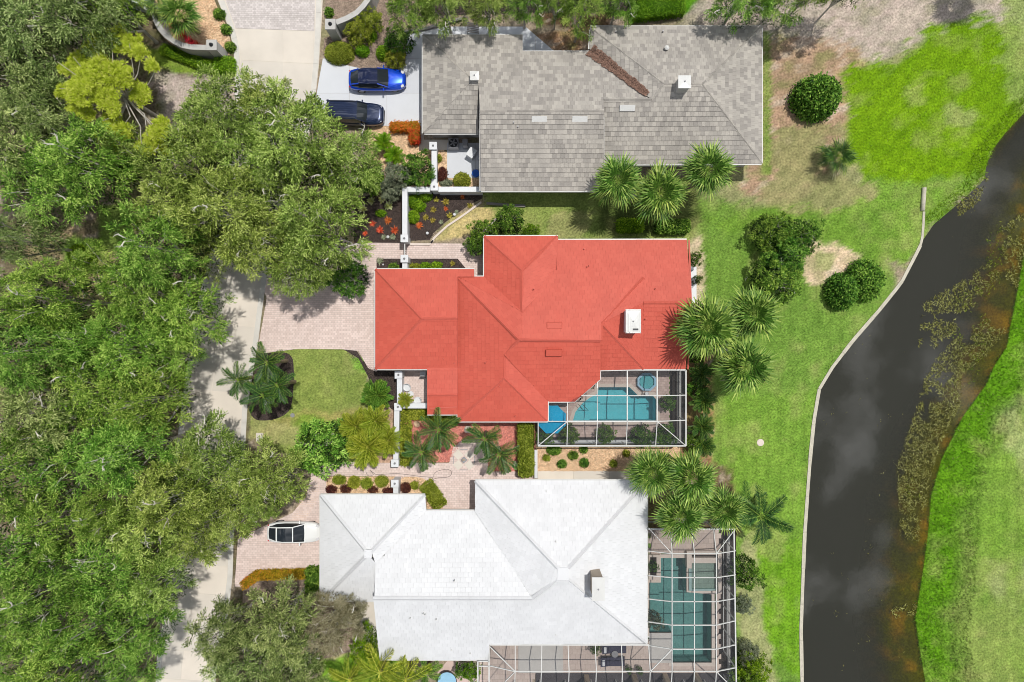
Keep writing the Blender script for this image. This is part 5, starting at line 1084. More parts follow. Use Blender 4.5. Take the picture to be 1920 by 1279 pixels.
# patio chairs and table
def chair(x, y, lb, rz=0):
    p = P(x, y, .45); e = empty('patio_chair', (p.x, p.y, 0), lb, 'chair', 'round white patio chairs'); mb = MB(); mb.lathe((p.x, p.y, .38), [(.3, 0), (.32, .05), (.3, .08), (.22, .06)], 20); mb.build('seat', M['wpaint'], e, smooth=False)
    mb = MB(); n = 12; vs = []
    for k in range(n + 1): a = rz - 1.9 + 3.8 * k / n; vs += [(p.x + .33 * math.cos(a), p.y + .33 * math.sin(a), .44), (p.x + .36 * math.cos(a), p.y + .36 * math.sin(a), .78), (p.x + .33 * math.cos(a), p.y + .33 * math.sin(a), .78), (p.x + .3 * math.cos(a), p.y + .3 * math.sin(a), .44)]
    mb.add(vs, [(4*i+j, 4*i+4+j, 4*i+4+(j+1)%4, 4*i+(j+1)%4) for i in range(n) for j in range(4)]); mb.build('backrest', M['wpaint'], e)
    for i in (-.18, .18):
        for j in (-.18, .18): mb = MB(); mb.box((p.x + i, p.y + j, .2), (.04, .04, .36)); mb.build('leg', M['wpaint'], e)
chair(763, 727, 'round white patio chair nearer the top of the patio', rz=1.2); chair(783, 751, 'round white patio chair nearer the lower patio wall', rz=-1.0)
round_table(770, 739, .25, .55, M['wpaint'], 'small round white table between the two patio chairs')
e = empty('folding_chair', P(793, 702, .4), 'white folding seat with dark trim beside the patio wall', 'chair'); e.location.z = 0
p = P(793, 701, .4)
mb = MB(); mb.box((p.x, p.y, .4), (.45, .4, .05)); mb.build('seat', M['wpaint'], e); mb = MB(); mb.box((p.x, p.y - .28, .55), (.5, .05, .4)); mb.build('backrest', M['darkm'], e)
for i in (-.18, .18):
    for j in (-.16, .16): mb = MB(); mb.box((p.x + i, p.y + j, .2), (.04, .04, .36)); mb.build('leg', M['darkm'], e)
# paved star with small statue base
fc = empty('garden_fountain', P(870, 862, 0), 'small grey stone ornament on a diagonal slab cross in the courtyard', 'ornament')
for i, (dx, dy) in enumerate(((-1,1),(1,1),(-1,-1),(1,-1))):
    c = P(870 + dx * 10.5, 862 - dy * 9.5, 0); mb = MB(); mb.box((c.x, c.y, .045), (.62, .62, .03), rz=math.pi/4*0+.75); mb.build('slab', M['conc'], fc)
for dx, dy in ((0,1),(1,0),(0,-1),(-1,0)):
    c = P(870 + dx * 20, 862 - dy * 19, 0); d = Vector((dx, dy, 0)); q = Vector((dy, -dx, 0)); mb = MB(); mb.bar(c - q * .32 + Vector((0,0,.05)), c + q * .32 + Vector((0,0,.05)), .05, .03); mb.build('edging', M['greym'], fc)
c = P(870, 862, 0)
mb = MB(); mb.box((c.x, c.y, .12), (.4, .4, .18), rz=.75); mb.build('plinth', M['greym'], fc, bevel=.02); mb = MB(); mb.tube([(c.x-.1, c.y, .2), (c.x, c.y+.05, .32), (c.x+.12, c.y-.02, .3)], [.1,.08,.03], 8); mb.build('figure', M['tanstucco'], fc)
# hose
pts = [(686,884),(690,892),(700,890),(694,882),(706,890),(722,889),(745,888),(770,891),(795,894),(812,895),(814,888),(822,883),(838,880),(846,884),(846,890),(838,895),(822,896),(813,899),(818,902)]
wp = []
for i in range(len(pts) - 1):
    for k in range(4):
        t = k / 4; p0, p1, p2, p3 = [np.array(pts[min(max(i + j, 0), len(pts) - 1)], float) for j in (-1, 0, 1, 2)]
        q = .5 * ((2 * p1) + (-p0 + p2) * t + (2 * p0 - 5 * p1 + 4 * p2 - p3) * t * t + (-p0 + 3 * p1 - 3 * p2 + p3) * t ** 3); wp.append(P(q[0], q[1], .045))
mb = MB(); mb.tube(wp, .014, 5); tag(mb.build('garden_hose', M['darkm'], at=(wp[0].x, wp[0].y, .03)), 'thin dark hose looping across the paved walk', 'hose')
def boulder(x, y, r, mat, lb, h=.3, name='boulder'):
    p = P(x, y, h); mb = MB(); n = 9; rr = random.Random(x)
    vs = []; 
    for z, k in ((0, 1), (h * .6, .9), (h, .5)):
        for i in range(n): a = i * 2 * math.pi / n; q = r * k * rr.uniform(.8, 1.15); vs.append((p.x + q * math.cos(a), p.y + q * math.sin(a), z + .01 + rr.uniform(-.03, .03) * (z > 0)))
    vs.append((p.x, p.y, h * 1.05)); fs = [(j*n+i, j*n+(i+1)%n, (j+1)*n+(i+1)%n, (j+1)*n+i) for j in range(2) for i in range(n)] + [(2*n+i, 2*n+(i+1)%n, 3*n) for i in range(n)]
    mb.add(vs, fs); tag(mb.build(name, mat, at=(p.x, p.y, 0)), lb, 'rock')
boulder(877, 806, .33, M['stucco'], 'pale boulder in the salmon gravel between the two feather palms'); boulder(968, 871, .25, M['stucco'], 'pale pointed rock in the salmon gravel beside the clipped hedge')
boulder(781, 796, .3, M['stone'], 'pale rock at the upper left of the salmon gravel')
def disc_light(x, y, r, lb, h=.25):
    p = P(x, y, h); mb = MB(); mb.lathe((p.x, p.y, .0), [(.03, 0), (.03, h - .08), (r, h - .06), (r * .8, h), (r * .3, h + .03)], 12); tag(mb.build('path_light', M['wpaint'], at=(p.x, p.y, 0)), lb, 'light', 'white path lights')
disc_light(852, 402, .13, 'white path light at the right of the dark mulch bed'); disc_light(801, 437, .13, 'white path light near the lower edge of the dark mulch bed'); disc_light(727, 444, .13, 'white path light left of the white mulch bed wall'); disc_light(718, 496, .08, 'white path light in the narrow mulch bed above the red roof'); disc_light(679, 452, .1, 'white path light below the big oak at the walk edge')
p = P(1426, 830, .05); mb = MB(); mb.lathe((p.x, p.y, 0), [(.3, 0), (.3, .04), (.25, .06)], 18); tag(mb.build('well_cover', M['coping'], at=(p.x, p.y, 0)), 'round white cover set in the lawn right of the palms', 'cover')
mb = MB(); a = P(548, 779, .1); mb.lathe((a.x, a.y, 0), [(.18, 0), (.18, .06)], 12); tag(mb.build('drain_cover', M['greym'], at=(a.x, a.y, 0)), 'small grey drain cover at the edge of the left lawn', 'cover')
small_box(500, 752, .32, .55, 1.2, M['wpaint'], 'mailbox', 'white mailbox under the palm cluster beside the road', 'mailbox')
slab(480, 812, 493, 828, -.02, .08, M['conc'], 'meter_cover', None); tag(bpy.data.objects['meter_cover'], 'pale concrete meter cover at the lower left corner of the lawn', 'cover')
# pale blue basin
p = P(838, 1278, .6); e = empty('garden_basin', (p.x, p.y, 0), 'round pale blue garden basin at the bottom edge', 'basin')
mb = MB(); mb.lathe((p.x, p.y, .02), [(.3, 0), (.25, .35), (.78, .5), (.82, .58), (.76, .58)], 24); mb.build('bowl', M['darkm'], e); mb = MB(); mb.lathe((p.x, p.y, .585), [(.74, 0), (.76, .02)], 24); mb.build('bowl_water', M['palebl'], e)
# edging kerb between mulch and grass, low walls by red house
for px, lb, h in (([(768,458),(806,458),(812,451)], 'narrow pale edging along the paved walk below the mulch bed', .12), ([(808,456),(814,446),(838,424),(868,404),(898,382),(902,379)], 'diagonal pale edging between dark mulch and dry grass', .12), ([(905,436),(918,422),(930,410)], 'short pale edging beside the shrubs left of the red roof', .15)):
    pts = [P(x, y, h) for x, y in px]; e = empty('edging', (pts[0].x, pts[0].y, 0)); tag(e, lb, 'edging'); wall_strip('edging_block', pts, .16, -.02, h, M['coping'], e)
for px, lb, h in (([(912,381),(950,384),(985,386)], 'grey timber edging in the shade below the grey roof', .2), ([(745,62),(800,52),(866,34)], 'dark retaining edge behind the white driveway', .3)):
    pts = [P(x, y, h) for x, y in px]; e = empty('edging', (pts[0].x, pts[0].y, 0)); tag(e, lb, 'edging'); wall_strip('edging_block', pts, .2, -.02, h, M['wood'], e)

# ------------------------------------------------ leaves, crowns, fronds
def unit(a): return a / np.maximum(np.linalg.norm(a, axis=-1, keepdims=True), 1e-9)
def leaf_quads(B, D, L, W, rg, flat=.5):
    n = len(B); up = np.tile([0, 0, 1.0], (n, 1)) + rg.normal(0, flat, (n, 3)); Sd = unit(np.cross(D, up))
    L = np.broadcast_to(L, (n,))[:, None]; W = np.broadcast_to(W, (n,))[:, None]; mid = B + D * L * .5
    return np.stack([B, mid + Sd * W * .5, B + D * L, mid - Sd * W * .5], 1)
def crown(seed, R=4.6, h=3.4, nc=74, sprays=44, lp=7, leaf=.25, lw=.105, sl=.78, zc=5.2, droop=.25, open_=0.08):
    """many short leafy twigs set on clumps that cover a dome; returns quads, tints and clump centres"""
    rg = np.random.default_rng(seed); Q = []; T = []; cen = []
    lob = rg.uniform(0, 6.28, 3)
    for c in range(nc):
        a = c * 2.39996 + rg.normal(0, .2); rr = math.sqrt((c + .5) / nc); edge = 1 + .12 * math.sin(3 * a + lob[0]) + .1 * math.sin(5 * a + lob[1])
        if rg.random() < open_: continue
        r = R * rr * edge; z = zc + h * math.sqrt(max(0, 1 - (rr * .97) ** 2)) + rg.normal(0, .75) * R / 4.6; cr_ = rg.uniform(.48, .95) * R / 4.6
        ctr = np.array([r * math.cos(a), r * math.sin(a), z]); cen.append(ctr); ct = rg.normal(0, .12)
        n = int(sprays * (cr_ / .85) ** 2)
        d = unit(rg.normal(0, 1, (n, 3)) + [math.cos(a) * rr * .5, math.sin(a) * rr * .5, .55]); d[:, 2] = np.where(d[:, 2] < -.35, -d[:, 2] * .3, d[:, 2])
        p = ctr + d * cr_ * rg.uniform(.55, 1.05, (n, 1)) * [1, 1, .62]
        sd = unit(d * [1, 1, .4] + rg.normal(0, .4, (n, 3)) + [math.cos(a) * rr * .6, math.sin(a) * rr * .6, -droop])
        st = rg.normal(0, .17, n) + ct
        for k in range(lp):
            t = k / (lp - 1); side = 1 if k % 2 else -1; perp = unit(np.cross(sd, np.tile([0, 0, 1.0], (n, 1)) + rg.normal(0, .3, (n, 3))))
            D = unit(sd * (.7 + .5 * t) + perp * side * (.75 * (1 - t)) + rg.normal(0, .2, (n, 3))); B = p + sd * (sl * t - sl * .3) + [0, 0, -.12 * t * t]
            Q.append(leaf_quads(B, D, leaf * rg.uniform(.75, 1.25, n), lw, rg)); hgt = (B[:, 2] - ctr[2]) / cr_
            T.append(np.clip(.44 + st + .16 * t + .1 * hgt + rg.normal(0, .16, n), 0, 1))  # tint lightens towards tips and tops, painting them as sunlit
    # inner filling, tinted dark to paint shade into the gaps
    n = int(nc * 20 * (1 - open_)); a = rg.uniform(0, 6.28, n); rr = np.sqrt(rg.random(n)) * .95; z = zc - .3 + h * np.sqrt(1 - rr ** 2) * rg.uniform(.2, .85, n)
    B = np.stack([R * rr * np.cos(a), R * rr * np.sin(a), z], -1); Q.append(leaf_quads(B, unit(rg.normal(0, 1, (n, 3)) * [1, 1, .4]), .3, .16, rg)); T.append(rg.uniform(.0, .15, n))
    return np.concatenate(Q), np.concatenate(T), cen
def limbs(cen, seed, zt=2.4, nl=11, r0=.24, white=.0):
    rr = random.Random(seed); mb = MB(); mb.tube([(0, 0, -.1), (.05, .03, .5), (.1, 0, zt)], [r0 * 1.5, r0 * 1.15, r0], 8)
    tb = MB()
    for k in range(nl):
        c = cen[rr.randrange(len(cen))]; m_ = (c[0] * .45 + rr.uniform(-.4, .4), c[1] * .45 + rr.uniform(-.4, .4), zt + (c[2] - zt) * .6)
        tb.tube([(.1, 0, zt - .2), m_, (c[0] * .8, c[1] * .8, c[2] - .25), (c[0] * 1.02, c[1] * 1.02, c[2] + .3)], [r0 * .6, r0 * .42, r0 * .25, r0 * .1], 5, t=rr.random())
        for j in range(3):
            e_ = (c[0] * .8 + rr.uniform(-.9, .9), c[1] * .8 + rr.uniform(-.9, .9), c[2] + rr.uniform(-.1, .35)); tb.tube([(c[0] * .6 + m_[0] * .2, c[1] * .6 + m_[1] * .2, c[2] - .5), e_], [r0 * .2, r0 * .06], 4, t=rr.random())
    for k in range(4):                                   # bare pale limbs standing clear of the leaves
        c = cen[rr.randrange(len(cen))]; a = rr.uniform(0, 6.28); q = [(c[0], c[1], c[2] - .6)]; L = rr.uniform(1.0, 2.0) * r0 / .24
        for j in range(1, 5): a += rr.uniform(-.5, .5); p = q[-1]; q.append((p[0] + L / 4 * math.cos(a), p[1] + L / 4 * math.sin(a), p[2] + (.95 if j == 1 else .1) * r0 / .24))
        tb.tube(q, [r0 * v for v in (.36, .32, .25, .17, .05)], 5, t=1.0)
        for j in (2, 3): b = a + rr.choice((-1, 1)) * rr.uniform(.6, 1.1); p = q[j]; tb.tube([p, (p[0] + L * .25 * math.cos(b), p[1] + L * .25 * math.sin(b), p[2] + .1), (p[0] + L * .42 * math.cos(b + .3), p[1] + L * .42 * math.sin(b + .3), p[2] + .18)], [r0 * .17, r0 * .11, r0 * .04], 4, t=1.0)
    return mb, tb
OAKV = []
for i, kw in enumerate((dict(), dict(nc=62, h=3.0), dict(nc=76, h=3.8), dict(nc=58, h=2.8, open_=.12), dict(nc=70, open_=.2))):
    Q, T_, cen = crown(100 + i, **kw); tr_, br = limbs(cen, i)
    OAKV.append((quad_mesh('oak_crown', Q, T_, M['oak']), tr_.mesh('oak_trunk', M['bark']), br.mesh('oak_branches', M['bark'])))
def set_mat(o, m):
    o.material_slots[0].link = 'OBJECT'; o.material_slots[0].material = m
def tree(name, label, x, y, rpx, v, mat, cat='tree', group=None, zc=7.2, rz=None, R0=4.6, lib=None, zs=1.0):
    p = P(x, y, zc); s = rpx * .92 * (CAMH - zc) / FPX / R0; V = (lib or OAKV)[v % len(lib or OAKV)]
    t = empty(name, (p.x, p.y, 0), label, cat, group)
    zz = zc / 7.2 * zs; rz = rng.uniform(0, 6.28) if rz is None else rz
    c = link('crown', V[0], t, rot=(0, 0, rz), scale=(s, s, zz)); set_mat(c, mat)
    link('trunk', V[1], t, rot=(0, 0, rz), scale=(s, s, zz)); link('branches', V[2], t, rot=(0, 0, rz), scale=(s, s, zz))
    return t
o1, o2, o3 = M['oak'], M['oak2'], M['oak3']
W_ = 'wood of oaks on the left'
OAKS = [
 (-50,40,95,o3,'oak cut by the left edge just below the top left corner'), (60,30,100,o3,'dull green oak filling the top left corner'), (165,25,85,o3,'dull green oak at the top edge left of the curved wall'), (30,140,85,o3,'oak at the left edge above the yellow pine'), (205,5,60,o2,'small oak at the top edge beside the low white wall'),
 (85,215,75,o3,'oak left of the yellow pine, above a pale bare limb'), (-10,265,90,o3,'greyish oak on the left edge above the middle'), (170,310,85,o2,'bright oak directly below the yellow pine'), (70,350,80,o2,'oak right of the small bare patch on the left edge'),
 (255,300,60,o1,'small oak between the yellow pine and the large olive oaks'), (420,215,88,o1,'olive oak with wispy top reaching the sandy patch'), (500,195,55,o1,'small olive oak crown touching the concrete road at the top'), (560,262,88,o1,'olive oak overhanging the dark navy car'), (470,300,85,o1,'olive oak between the pine and the driveway oak'),
 (360,300,80,o1,'olive oak right of the yellow pine branch'), (655,310,62,o1,'oak reaching the tan gravel bed by the grey house'), (330,385,80,o1,'olive oak with a thin dead branch near its left side'), (430,395,85,o1,'olive oak in the middle of the upper canopy'), (540,370,80,o1,'olive oak left of the mulch bed oak'),
 (600,425,85,o1,'broad olive oak overhanging the pink driveway'), (560,490,68,o1,'olive oak casting its shade on the pink driveway'), (480,450,70,o1,'oak above the shaded bend of the road'), (300,470,80,o2,'oak above the bend with green crown beside the pale clearing'), (395,460,60,o1,'small oak overhanging the top of the shaded road bend'),
 (40,450,60,o3,'thin crowned oak at the left edge by the brown clearing'), (255,545,72,o2,'oak below the bright clipped hedge in the wood'), (345,590,72,o2,'oak whose crown ends at the road just below the bend'), (90,560,70,o2,'oak at the left of the bright round clearing'), (165,505,55,o2,'small oak between two clearings in the wood'), (-20,570,70,o3,'oak cut by the left edge at mid height'),
 (240,650,78,o2,'oak with a long curved pale branch below it'), (150,640,62,o2,'oak below the sunny round clearing'), (60,660,80,o2,'oak at the left edge below mid height'), (310,670,60,o2,'oak whose crown meets the shaded road left of the palms'), (280,755,72,o2,'oak beside the shaded road across from the palms'),
 (180,745,85,o2,'oak in the wood with pale dead twigs on its left'), (70,770,88,o3,'greyer oak at the left edge with a bare pale branch fork'), (245,845,72,o2,'oak beside the dark gap near the road'), (130,865,88,o2,'bright oak above the dark vertical gap'), (20,890,85,o2,'oak on the left edge in the lower half'),
 (385,875,82,o1,'olive oak over the road below the palms'), (500,900,68,o1,'olive oak beside the paved walk entrance'), (330,930,72,o1,'oak left of the olive road oak'), (425,955,62,o1,'olive oak behind the white car'), (490,948,32,o1,'small oak tuft hanging over the tail of the white car'), (370,1000,60,o1,'oak above the pale lower road'),
 (270,985,80,o1,'broad oak right of the dark vertical gap'), (200,960,50,o2,'small oak filling the top of the dark gap'), (95,985,80,o2,'oak with two pale dead stubs on its right'), (10,1040,80,o2,'oak cut by the left edge in the lower quarter'), (290,1085,68,o1,'oak whose right side meets the shaded lower road'), (190,1070,80,o2,'oak in the lower wood left of the road oak'),
 (90,1110,78,o2,'oak in the lower wood near the left edge'), (260,1180,62,o2,'oak above the last visible piece of road'), (160,1180,70,o2,'oak right of the pale patch near the lower left corner'), (20,1175,62,o2,'oak over the pale patch at the lower left edge'), (230,1262,55,o2,'bright oak on the bottom edge beside the road'), (120,1270,80,o2,'oak on the bottom edge left of the bright one'), (15,1275,80,o2,'oak filling the bottom left corner'), 
 (545,1290,60,o3,'dark oak on the bottom edge left of the yellow feather palm'), (455,1265,75,o3,'dark oak on the bottom edge beside the road'), (520,1165,66,o3,'dark glossy oak below the white car'), (420,1185,55,o3,'thin dark oak shading the lower road'), (550,1235,50,o3,'dark oak left of the grey wispy tree')]
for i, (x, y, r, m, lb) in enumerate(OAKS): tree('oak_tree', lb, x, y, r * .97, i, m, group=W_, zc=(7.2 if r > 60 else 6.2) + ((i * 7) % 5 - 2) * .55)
# yellow green pine
PQ = []; PT = []; rg = np.random.default_rng(5); pc = [(-30,-80,17),(10,-85,20),(40,-70,18),(-55,-48,16),(-20,-45,18),(-82,-40,14),(-10,-10,26),(25,-15,22),(-45,-8,22),(45,5,18),(-30,20,22),(5,22,22),(-60,25,14),(-78,5,12),(-5,60,22),(-2,85,20),(25,75,14),(20,45,12),(70,85,16),(90,75,20),(100,95,18),(60,100,14),(60,-55,12),(85,-28,10),(-35,45,15)]
p0 = P(192, 156, 9)
for cx_, cy_, cr_ in pc:
    k = 1.12 * (CAMH - 9) / FPX; c = np.array([cx_ * k, -cy_ * k, 9 + rg.normal(0, .5) - .004 * math.hypot(cx_, cy_) * 3]); R = cr_ * k * 1.2; nt_ = int(60 * (cr_ / 18) ** 2)
    d = unit(rg.normal(0, 1, (nt_, 3)) + [0, 0, .6]); d[:, 2] = np.abs(d[:, 2]) * .8; tp = c + d * R * rg.uniform(.4, 1, (nt_, 1)) * [1, 1, .5]
    for t_ in tp:
        n = 30; D = unit(rg.normal(0, 1, (n, 3)) + [0, 0, .9]); D[:, 2] = np.abs(D[:, 2]); PQ.append(leaf_quads(np.repeat(t_[None], n, 0), unit(D), .36, .05, rg)); PT.append(rg.uniform(.3, .9, n) + rg.normal(0, .08))
t = empty('pine_tree', (p0.x, p0.y, 0), 'tall yellow green pine with tufted clumps near the top left', 'tree')
link('crown', quad_mesh('pine_crown', np.concatenate(PQ), np.concatenate(PT), M['pine']), t)
mb = MB(); mb.tube([(0,0,-.1),(.1,0,3),(0,.1,8)], [.22,.16,.08], 8); mb.build('trunk', M['bark'], None).parent = t
mb = MB()
for cx_, cy_, cr_ in pc: k = 1.12 * (CAMH - 9) / FPX; mb.tube([(0, 0, 5.5 + rg.random()), (cx_ * k * .5 + rg.normal(0, .3), -cy_ * k * .5 + rg.normal(0, .3), 7.2), (cx_ * k, -cy_ * k, 8.6)], [.06, .04, .02], 5)
mb.build('branches', M['bark'], None).parent = t
tree('shrub', 'small bright rounded tree by the lower left of the pine', 150, 297, 22, 1, M['shruby'], cat='shrub', zc=4.0)

def clipped(name, lb, x, y, rx, ry, h, mat, cat='shrub', group=None, leaf=.12, dens=420, box=False, rz=0, core=None, lump=.05):
    p = P(x, y, h * .8); k = (CAMH - h * .8) / FPX; rx, ry = rx * k, ry * k; rg = np.random.default_rng(int(x * 7 + y)); Q = []; T = []
    n = int(60 + dens * (rx * ry * 4 + (rx + ry) * 2 * h))
    if box:
        f = rg.random(n); top = f < (4 * rx * ry) / (4 * rx * ry + 4 * (rx + ry) * h); X = rg.uniform(-rx, rx, n); Y = rg.uniform(-ry, ry, n); Z = np.full(n, h)
        sx = rg.random(n) < ry / (rx + ry); sg = np.where(rg.random(n) < .5, -1, 1); X = np.where(~top & sx, sg * rx, X); Y = np.where(~top & ~sx, sg * ry, Y); Z = np.where(top, Z, rg.uniform(0.02, h, n))
        nn = np.where(top[:, None], [0, 0, 1.0], np.stack([np.where(sx, sg, 0), np.where(sx, 0, sg), np.zeros(n)], -1)); B = np.stack([X, Y, Z], -1)
    else:
        d = unit(rg.normal(0, 1, (n, 3))); d[:, 2] = np.abs(d[:, 2]); B = d * [rx, ry, h]; nn = unit(d / [rx, ry, h])
    B = B + nn * rg.normal(0, lump, (n, 1)); D = unit(nn * .25 + rg.normal(0, .6, (n, 3))); Q.append(leaf_quads(B - D * leaf * .3, D, leaf * rg.uniform(.7, 1.3, n), leaf * .55, rg)); nzv = vnoise(B[:, 0] * 3 + x, B[:, 1] * 3 + y, 1, 3)
    T.append(np.clip(.15 + .75 * nzv + rg.normal(0, .26, n), 0, 1))
    if rz: 
        Rm = np.array(Matrix.Rotation(rz, 3, 'Z')); Q = [q @ Rm.T for q in Q]
    o = link(name, quad_mesh(name, np.concatenate(Q), np.concatenate(T), mat), None, loc=(p.x, p.y, 0)); tag(o, lb, cat, group)
    mb = MB()
    if box: mb.box((0, 0, h * .48), (2 * rx * .84, 2 * ry * .84, h * .88), rz=rz)
    else: mb.lathe((0, 0, 0), [(.9, 0), (.88, h * .4), (.7, h * .68), (.4, h * .86), (.12, h * .94)], 14, sx=rx, sy=ry)
    mb.t = [.12] * len(mb.f); link('twigs', mb.mesh('twigs', mat, True), o); return o
# big shrubs and small trees (same builder, smaller and denser)
SHV = []
for i in range(3):
    Q, T_, cen = crown(300 + i, R=2.2, h=1.7, nc=44, sprays=120, lp=5, leaf=.17, lw=.1, sl=.3, zc=1.0, droop=.1); a_, b_ = limbs(cen, 40 + i, zt=.6, nl=5, r0=.09); SHV.append((quad_mesh('shrub_crown', Q, T_, M['shrub']), a_.mesh('shrub_stem', M['bark']), b_.mesh('shrub_branches', M['bark'])))
def big(name, lb, x, y, r, mat, zc=2.2, cat='shrub', v=None, group=None):
    p = P(x, y, zc); s = r * (CAMH - zc) / FPX / 2.2; V = SHV[int(x + y) % 3 if v is None else v]; t = empty(name, (p.x, p.y, 0), lb, cat, group); rz = rng.uniform(0, 6.28); zz = (zc + .5) / 2.6
    c = link('crown', V[0], t, rot=(0, 0, rz), scale=(s, s, zz)); set_mat(c, mat); link('trunk', V[1], t, rot=(0, 0, rz), scale=(s, s, zz)); link('branches', V[2], t, rot=(0, 0, rz), scale=(s, s, zz)); return t
sh, shy, sho, shr = M['shrub'], M['shruby'], M['shrubo'], M['shrubr']
tg = 'trees behind the grey house'
for x, y, r, m, lb, z in ((770,20,45,o2,'shaded tree behind the brown bed at the top',4.5),(835,8,50,o1,'wispy tree at the top edge above the driveway end',5),(915,15,42,o1,'wispy olive tree above the slatted bench',4),(985,8,40,o2,'green tree at the top edge right of the slatted bench',4),(1088,30,42,M['oak2'],'bright green tree touching the grey roof corner',4.5),(1045,10,32,o2,'dark green tree at the top edge above the leafy corner',4),(1160,0,42,o2,'wispy tree at the top edge above the grey roof middle',4),(1385,5,54,o2,'dark tree at the top edge above the right chimney',4.5),(1458,2,50,o2,'dark tree at the top edge above the grey roof right corner',5),(1530,-30,45,o2,'tree at the top edge casting shade on the bare soil',6),(1590,-22,35,o2,'small tree at the top edge right of the shaded soil',5)):
    tree('garden_tree', lb, x, y, r, int(x) % 5, m, zc=z, group=tg, zs=1.2)
clipped('round_tree', 'dark dense round tree on the bare soil right of the grey roof', 1546, 171, 40, 37, 3.0, sh, cat='tree', leaf=.24, dens=190, lump=.16)
big('hibiscus', 'large dark green bush at the upper left of the lawn cluster', 1450, 435, 36, sh, zc=2.0); big('hibiscus', 'dark green bush forming the right arm of the lawn cluster', 1506, 440, 34, sh, zc=1.9); big('hibiscus', 'dark green bush in the middle of the lawn cluster', 1475, 478, 38, sh, zc=2.0)
big('hibiscus', 'dark bush with reddish leaves at the lower end of the lawn cluster', 1456, 530, 44, M['shrub'], zc=2.0)
clipped('round_bush', 'left one of the two round bushes beside the pond wall', 1590, 545, 25, 32, 2.2, sh, leaf=.2, dens=230, lump=.12); clipped('round_bush', 'right one of the two round bushes beside the pond wall', 1633, 524, 31, 36, 2.0, sh, leaf=.2, dens=230, lump=.14)
big('garden_bush', 'bright green bush at the upper left corner of the red roof', 955, 413, 27, sh, zc=2.2); big('garden_bush', 'dark bush left of the red roof upper corner', 905, 437, 26, sh, zc=2.0); big('garden_bush', 'dark bush squeezed against the left side of the red roof corner', 893, 458, 20, sh, zc=1.6)
big('clipped_bush', 'light green dome bush at the top edge of the red roof', 996, 436, 16, shy, zc=1.3)
big('garden_tree', 'dark glossy round tree between the left lawn and the paved walk', 597, 843, 50, o2, zc=3.4, cat='tree'); big('garden_tree', 'dark leafy tree right of the large white framed screen', 1402, 1080, 28, sh, zc=3.0, cat='tree')
big('garden_bush', 'bright bush at the bottom edge right of the large screen', 1412, 1255, 30, shy, zc=2.0); big('garden_bush', 'green bush in the bottom corner beside the large screen', 1400, 1285, 30, sh, zc=2.0); big('garden_bush', 'pale green bush right of the large screen near the bottom', 1402, 1222, 18, M['silver'], zc=1.5)
big('garden_bush', 'green bush left of the white roof below the side walk', 683, 1212, 27, shy, zc=2.4)
big('garden_bush', 'green leafy shrub right of the tan gravel path by the grey house', 780, 318, 32, sh, zc=2.0); big('garden_bush', 'greyish leafy shrub below the tan gravel by the white corner wall', 738, 335, 30, M['silver'], zc=1.8); big('garden_bush', 'silvery shrub at the upper left of the mulch bed', 735, 355, 20, M['silver'], zc=1.2)
big('garden_bush', 'bright green bush under the oak at the mulch bed edge', 698, 340, 22, shy, zc=1.6); big('garden_bush', 'dark bush under the oak beside the pink driveway', 652, 520, 36, sh, zc=1.8); big('garden_bush', 'dark bush under the oak left of the mulch bed', 680, 335, 24, sh, zc=1.6)
big('garden_bush', 'fine olive shrub at the left of the brown bed', 672, 60, 24, sho, zc=1.2); big('garden_bush', 'yellow green shrub beside the right entrance wall', 694, 38, 22, sho, zc=1.2); big('garden_bush', 'dark bush in the shaded part of the brown bed', 748, 75, 26, sh, zc=1.4); big('garden_bush', 'yellow green bush at the right of the brown bed next to the drive', 742, 110, 18, sho, zc=1.0)
t = tree('wispy_tree', 'grey wispy tree with pale bare twigs left of the white roof', 618, 1172, 58, 3, M['sparse'], zc=5.2); 
tree('wispy_tree', 'small grey wispy tree right of the larger grey one', 652, 1150, 30, 4, M['sparse'], zc=4.2)
for x, y, r, lb in ((1022,818,16,'dark bush in the lower left corner of the small pool screen'),(1066,815,18,'dark bush below the blue umbrella inside the screen'),(1136,815,17,'dark conical bush inside the lower side of the small screen'),(1202,817,19,'dark bush right of the pool inside the lower side of the screen'),(1248,815,20,'dark bush in the lower right corner of the small screen'),(1252,755,14,'dark plant at the right side of the small pool')): big('screened_bush', lb, x, y, r, sh, zc=1.1, group='bushes inside the small pool screen')
big('screened_bush', 'pale leafy bush at the white roof edge above the dark pool', 1229, 1166, 14, M['silver'], zc=1.6); big('screened_bush', 'small bush in the square tan planter above the dark pool', 1225, 1062, 9, sh, zc=.8)
big('screened_bush', 'dark leafy plant left of the two sun loungers', 1116, 1216, 9, sh, zc=1.0); big('screened_bush', 'small plant at the foot of the second tan column', 1178, 1254, 6, sh, zc=.7); big('screened_bush', 'dark plant at the right of the second tan column', 1199, 1256, 6, sh, zc=.7)
for x, y, r, m, lb in ((230,25,22,shy,'yellow green bush at the top edge left of the mottled pier'),(1302,485,14,sh,'green hedge bush right of the red roof top corner'),(1308,524,8,sh,'small green bush at the right edge of the red roof')): big('garden_bush', lb, x, y, r, m, zc=1.6)
for x, y, r, m, lb in ((1305,660,22,sh,'green bush below the left fan palm beside the red roof'),(1310,730,20,sh,'green bush right of the small screen near its top'),(1302,830,18,sh,'green bush at the lower right corner of the small screen'),(1246,868,18,sh,'green bush under the lower fan palms'),(1395,1135,16,M['silver'],'pale low shrub on the lawn edge right of the large screen')): big('garden_bush', lb, x, y, r, m, zc=1.0)

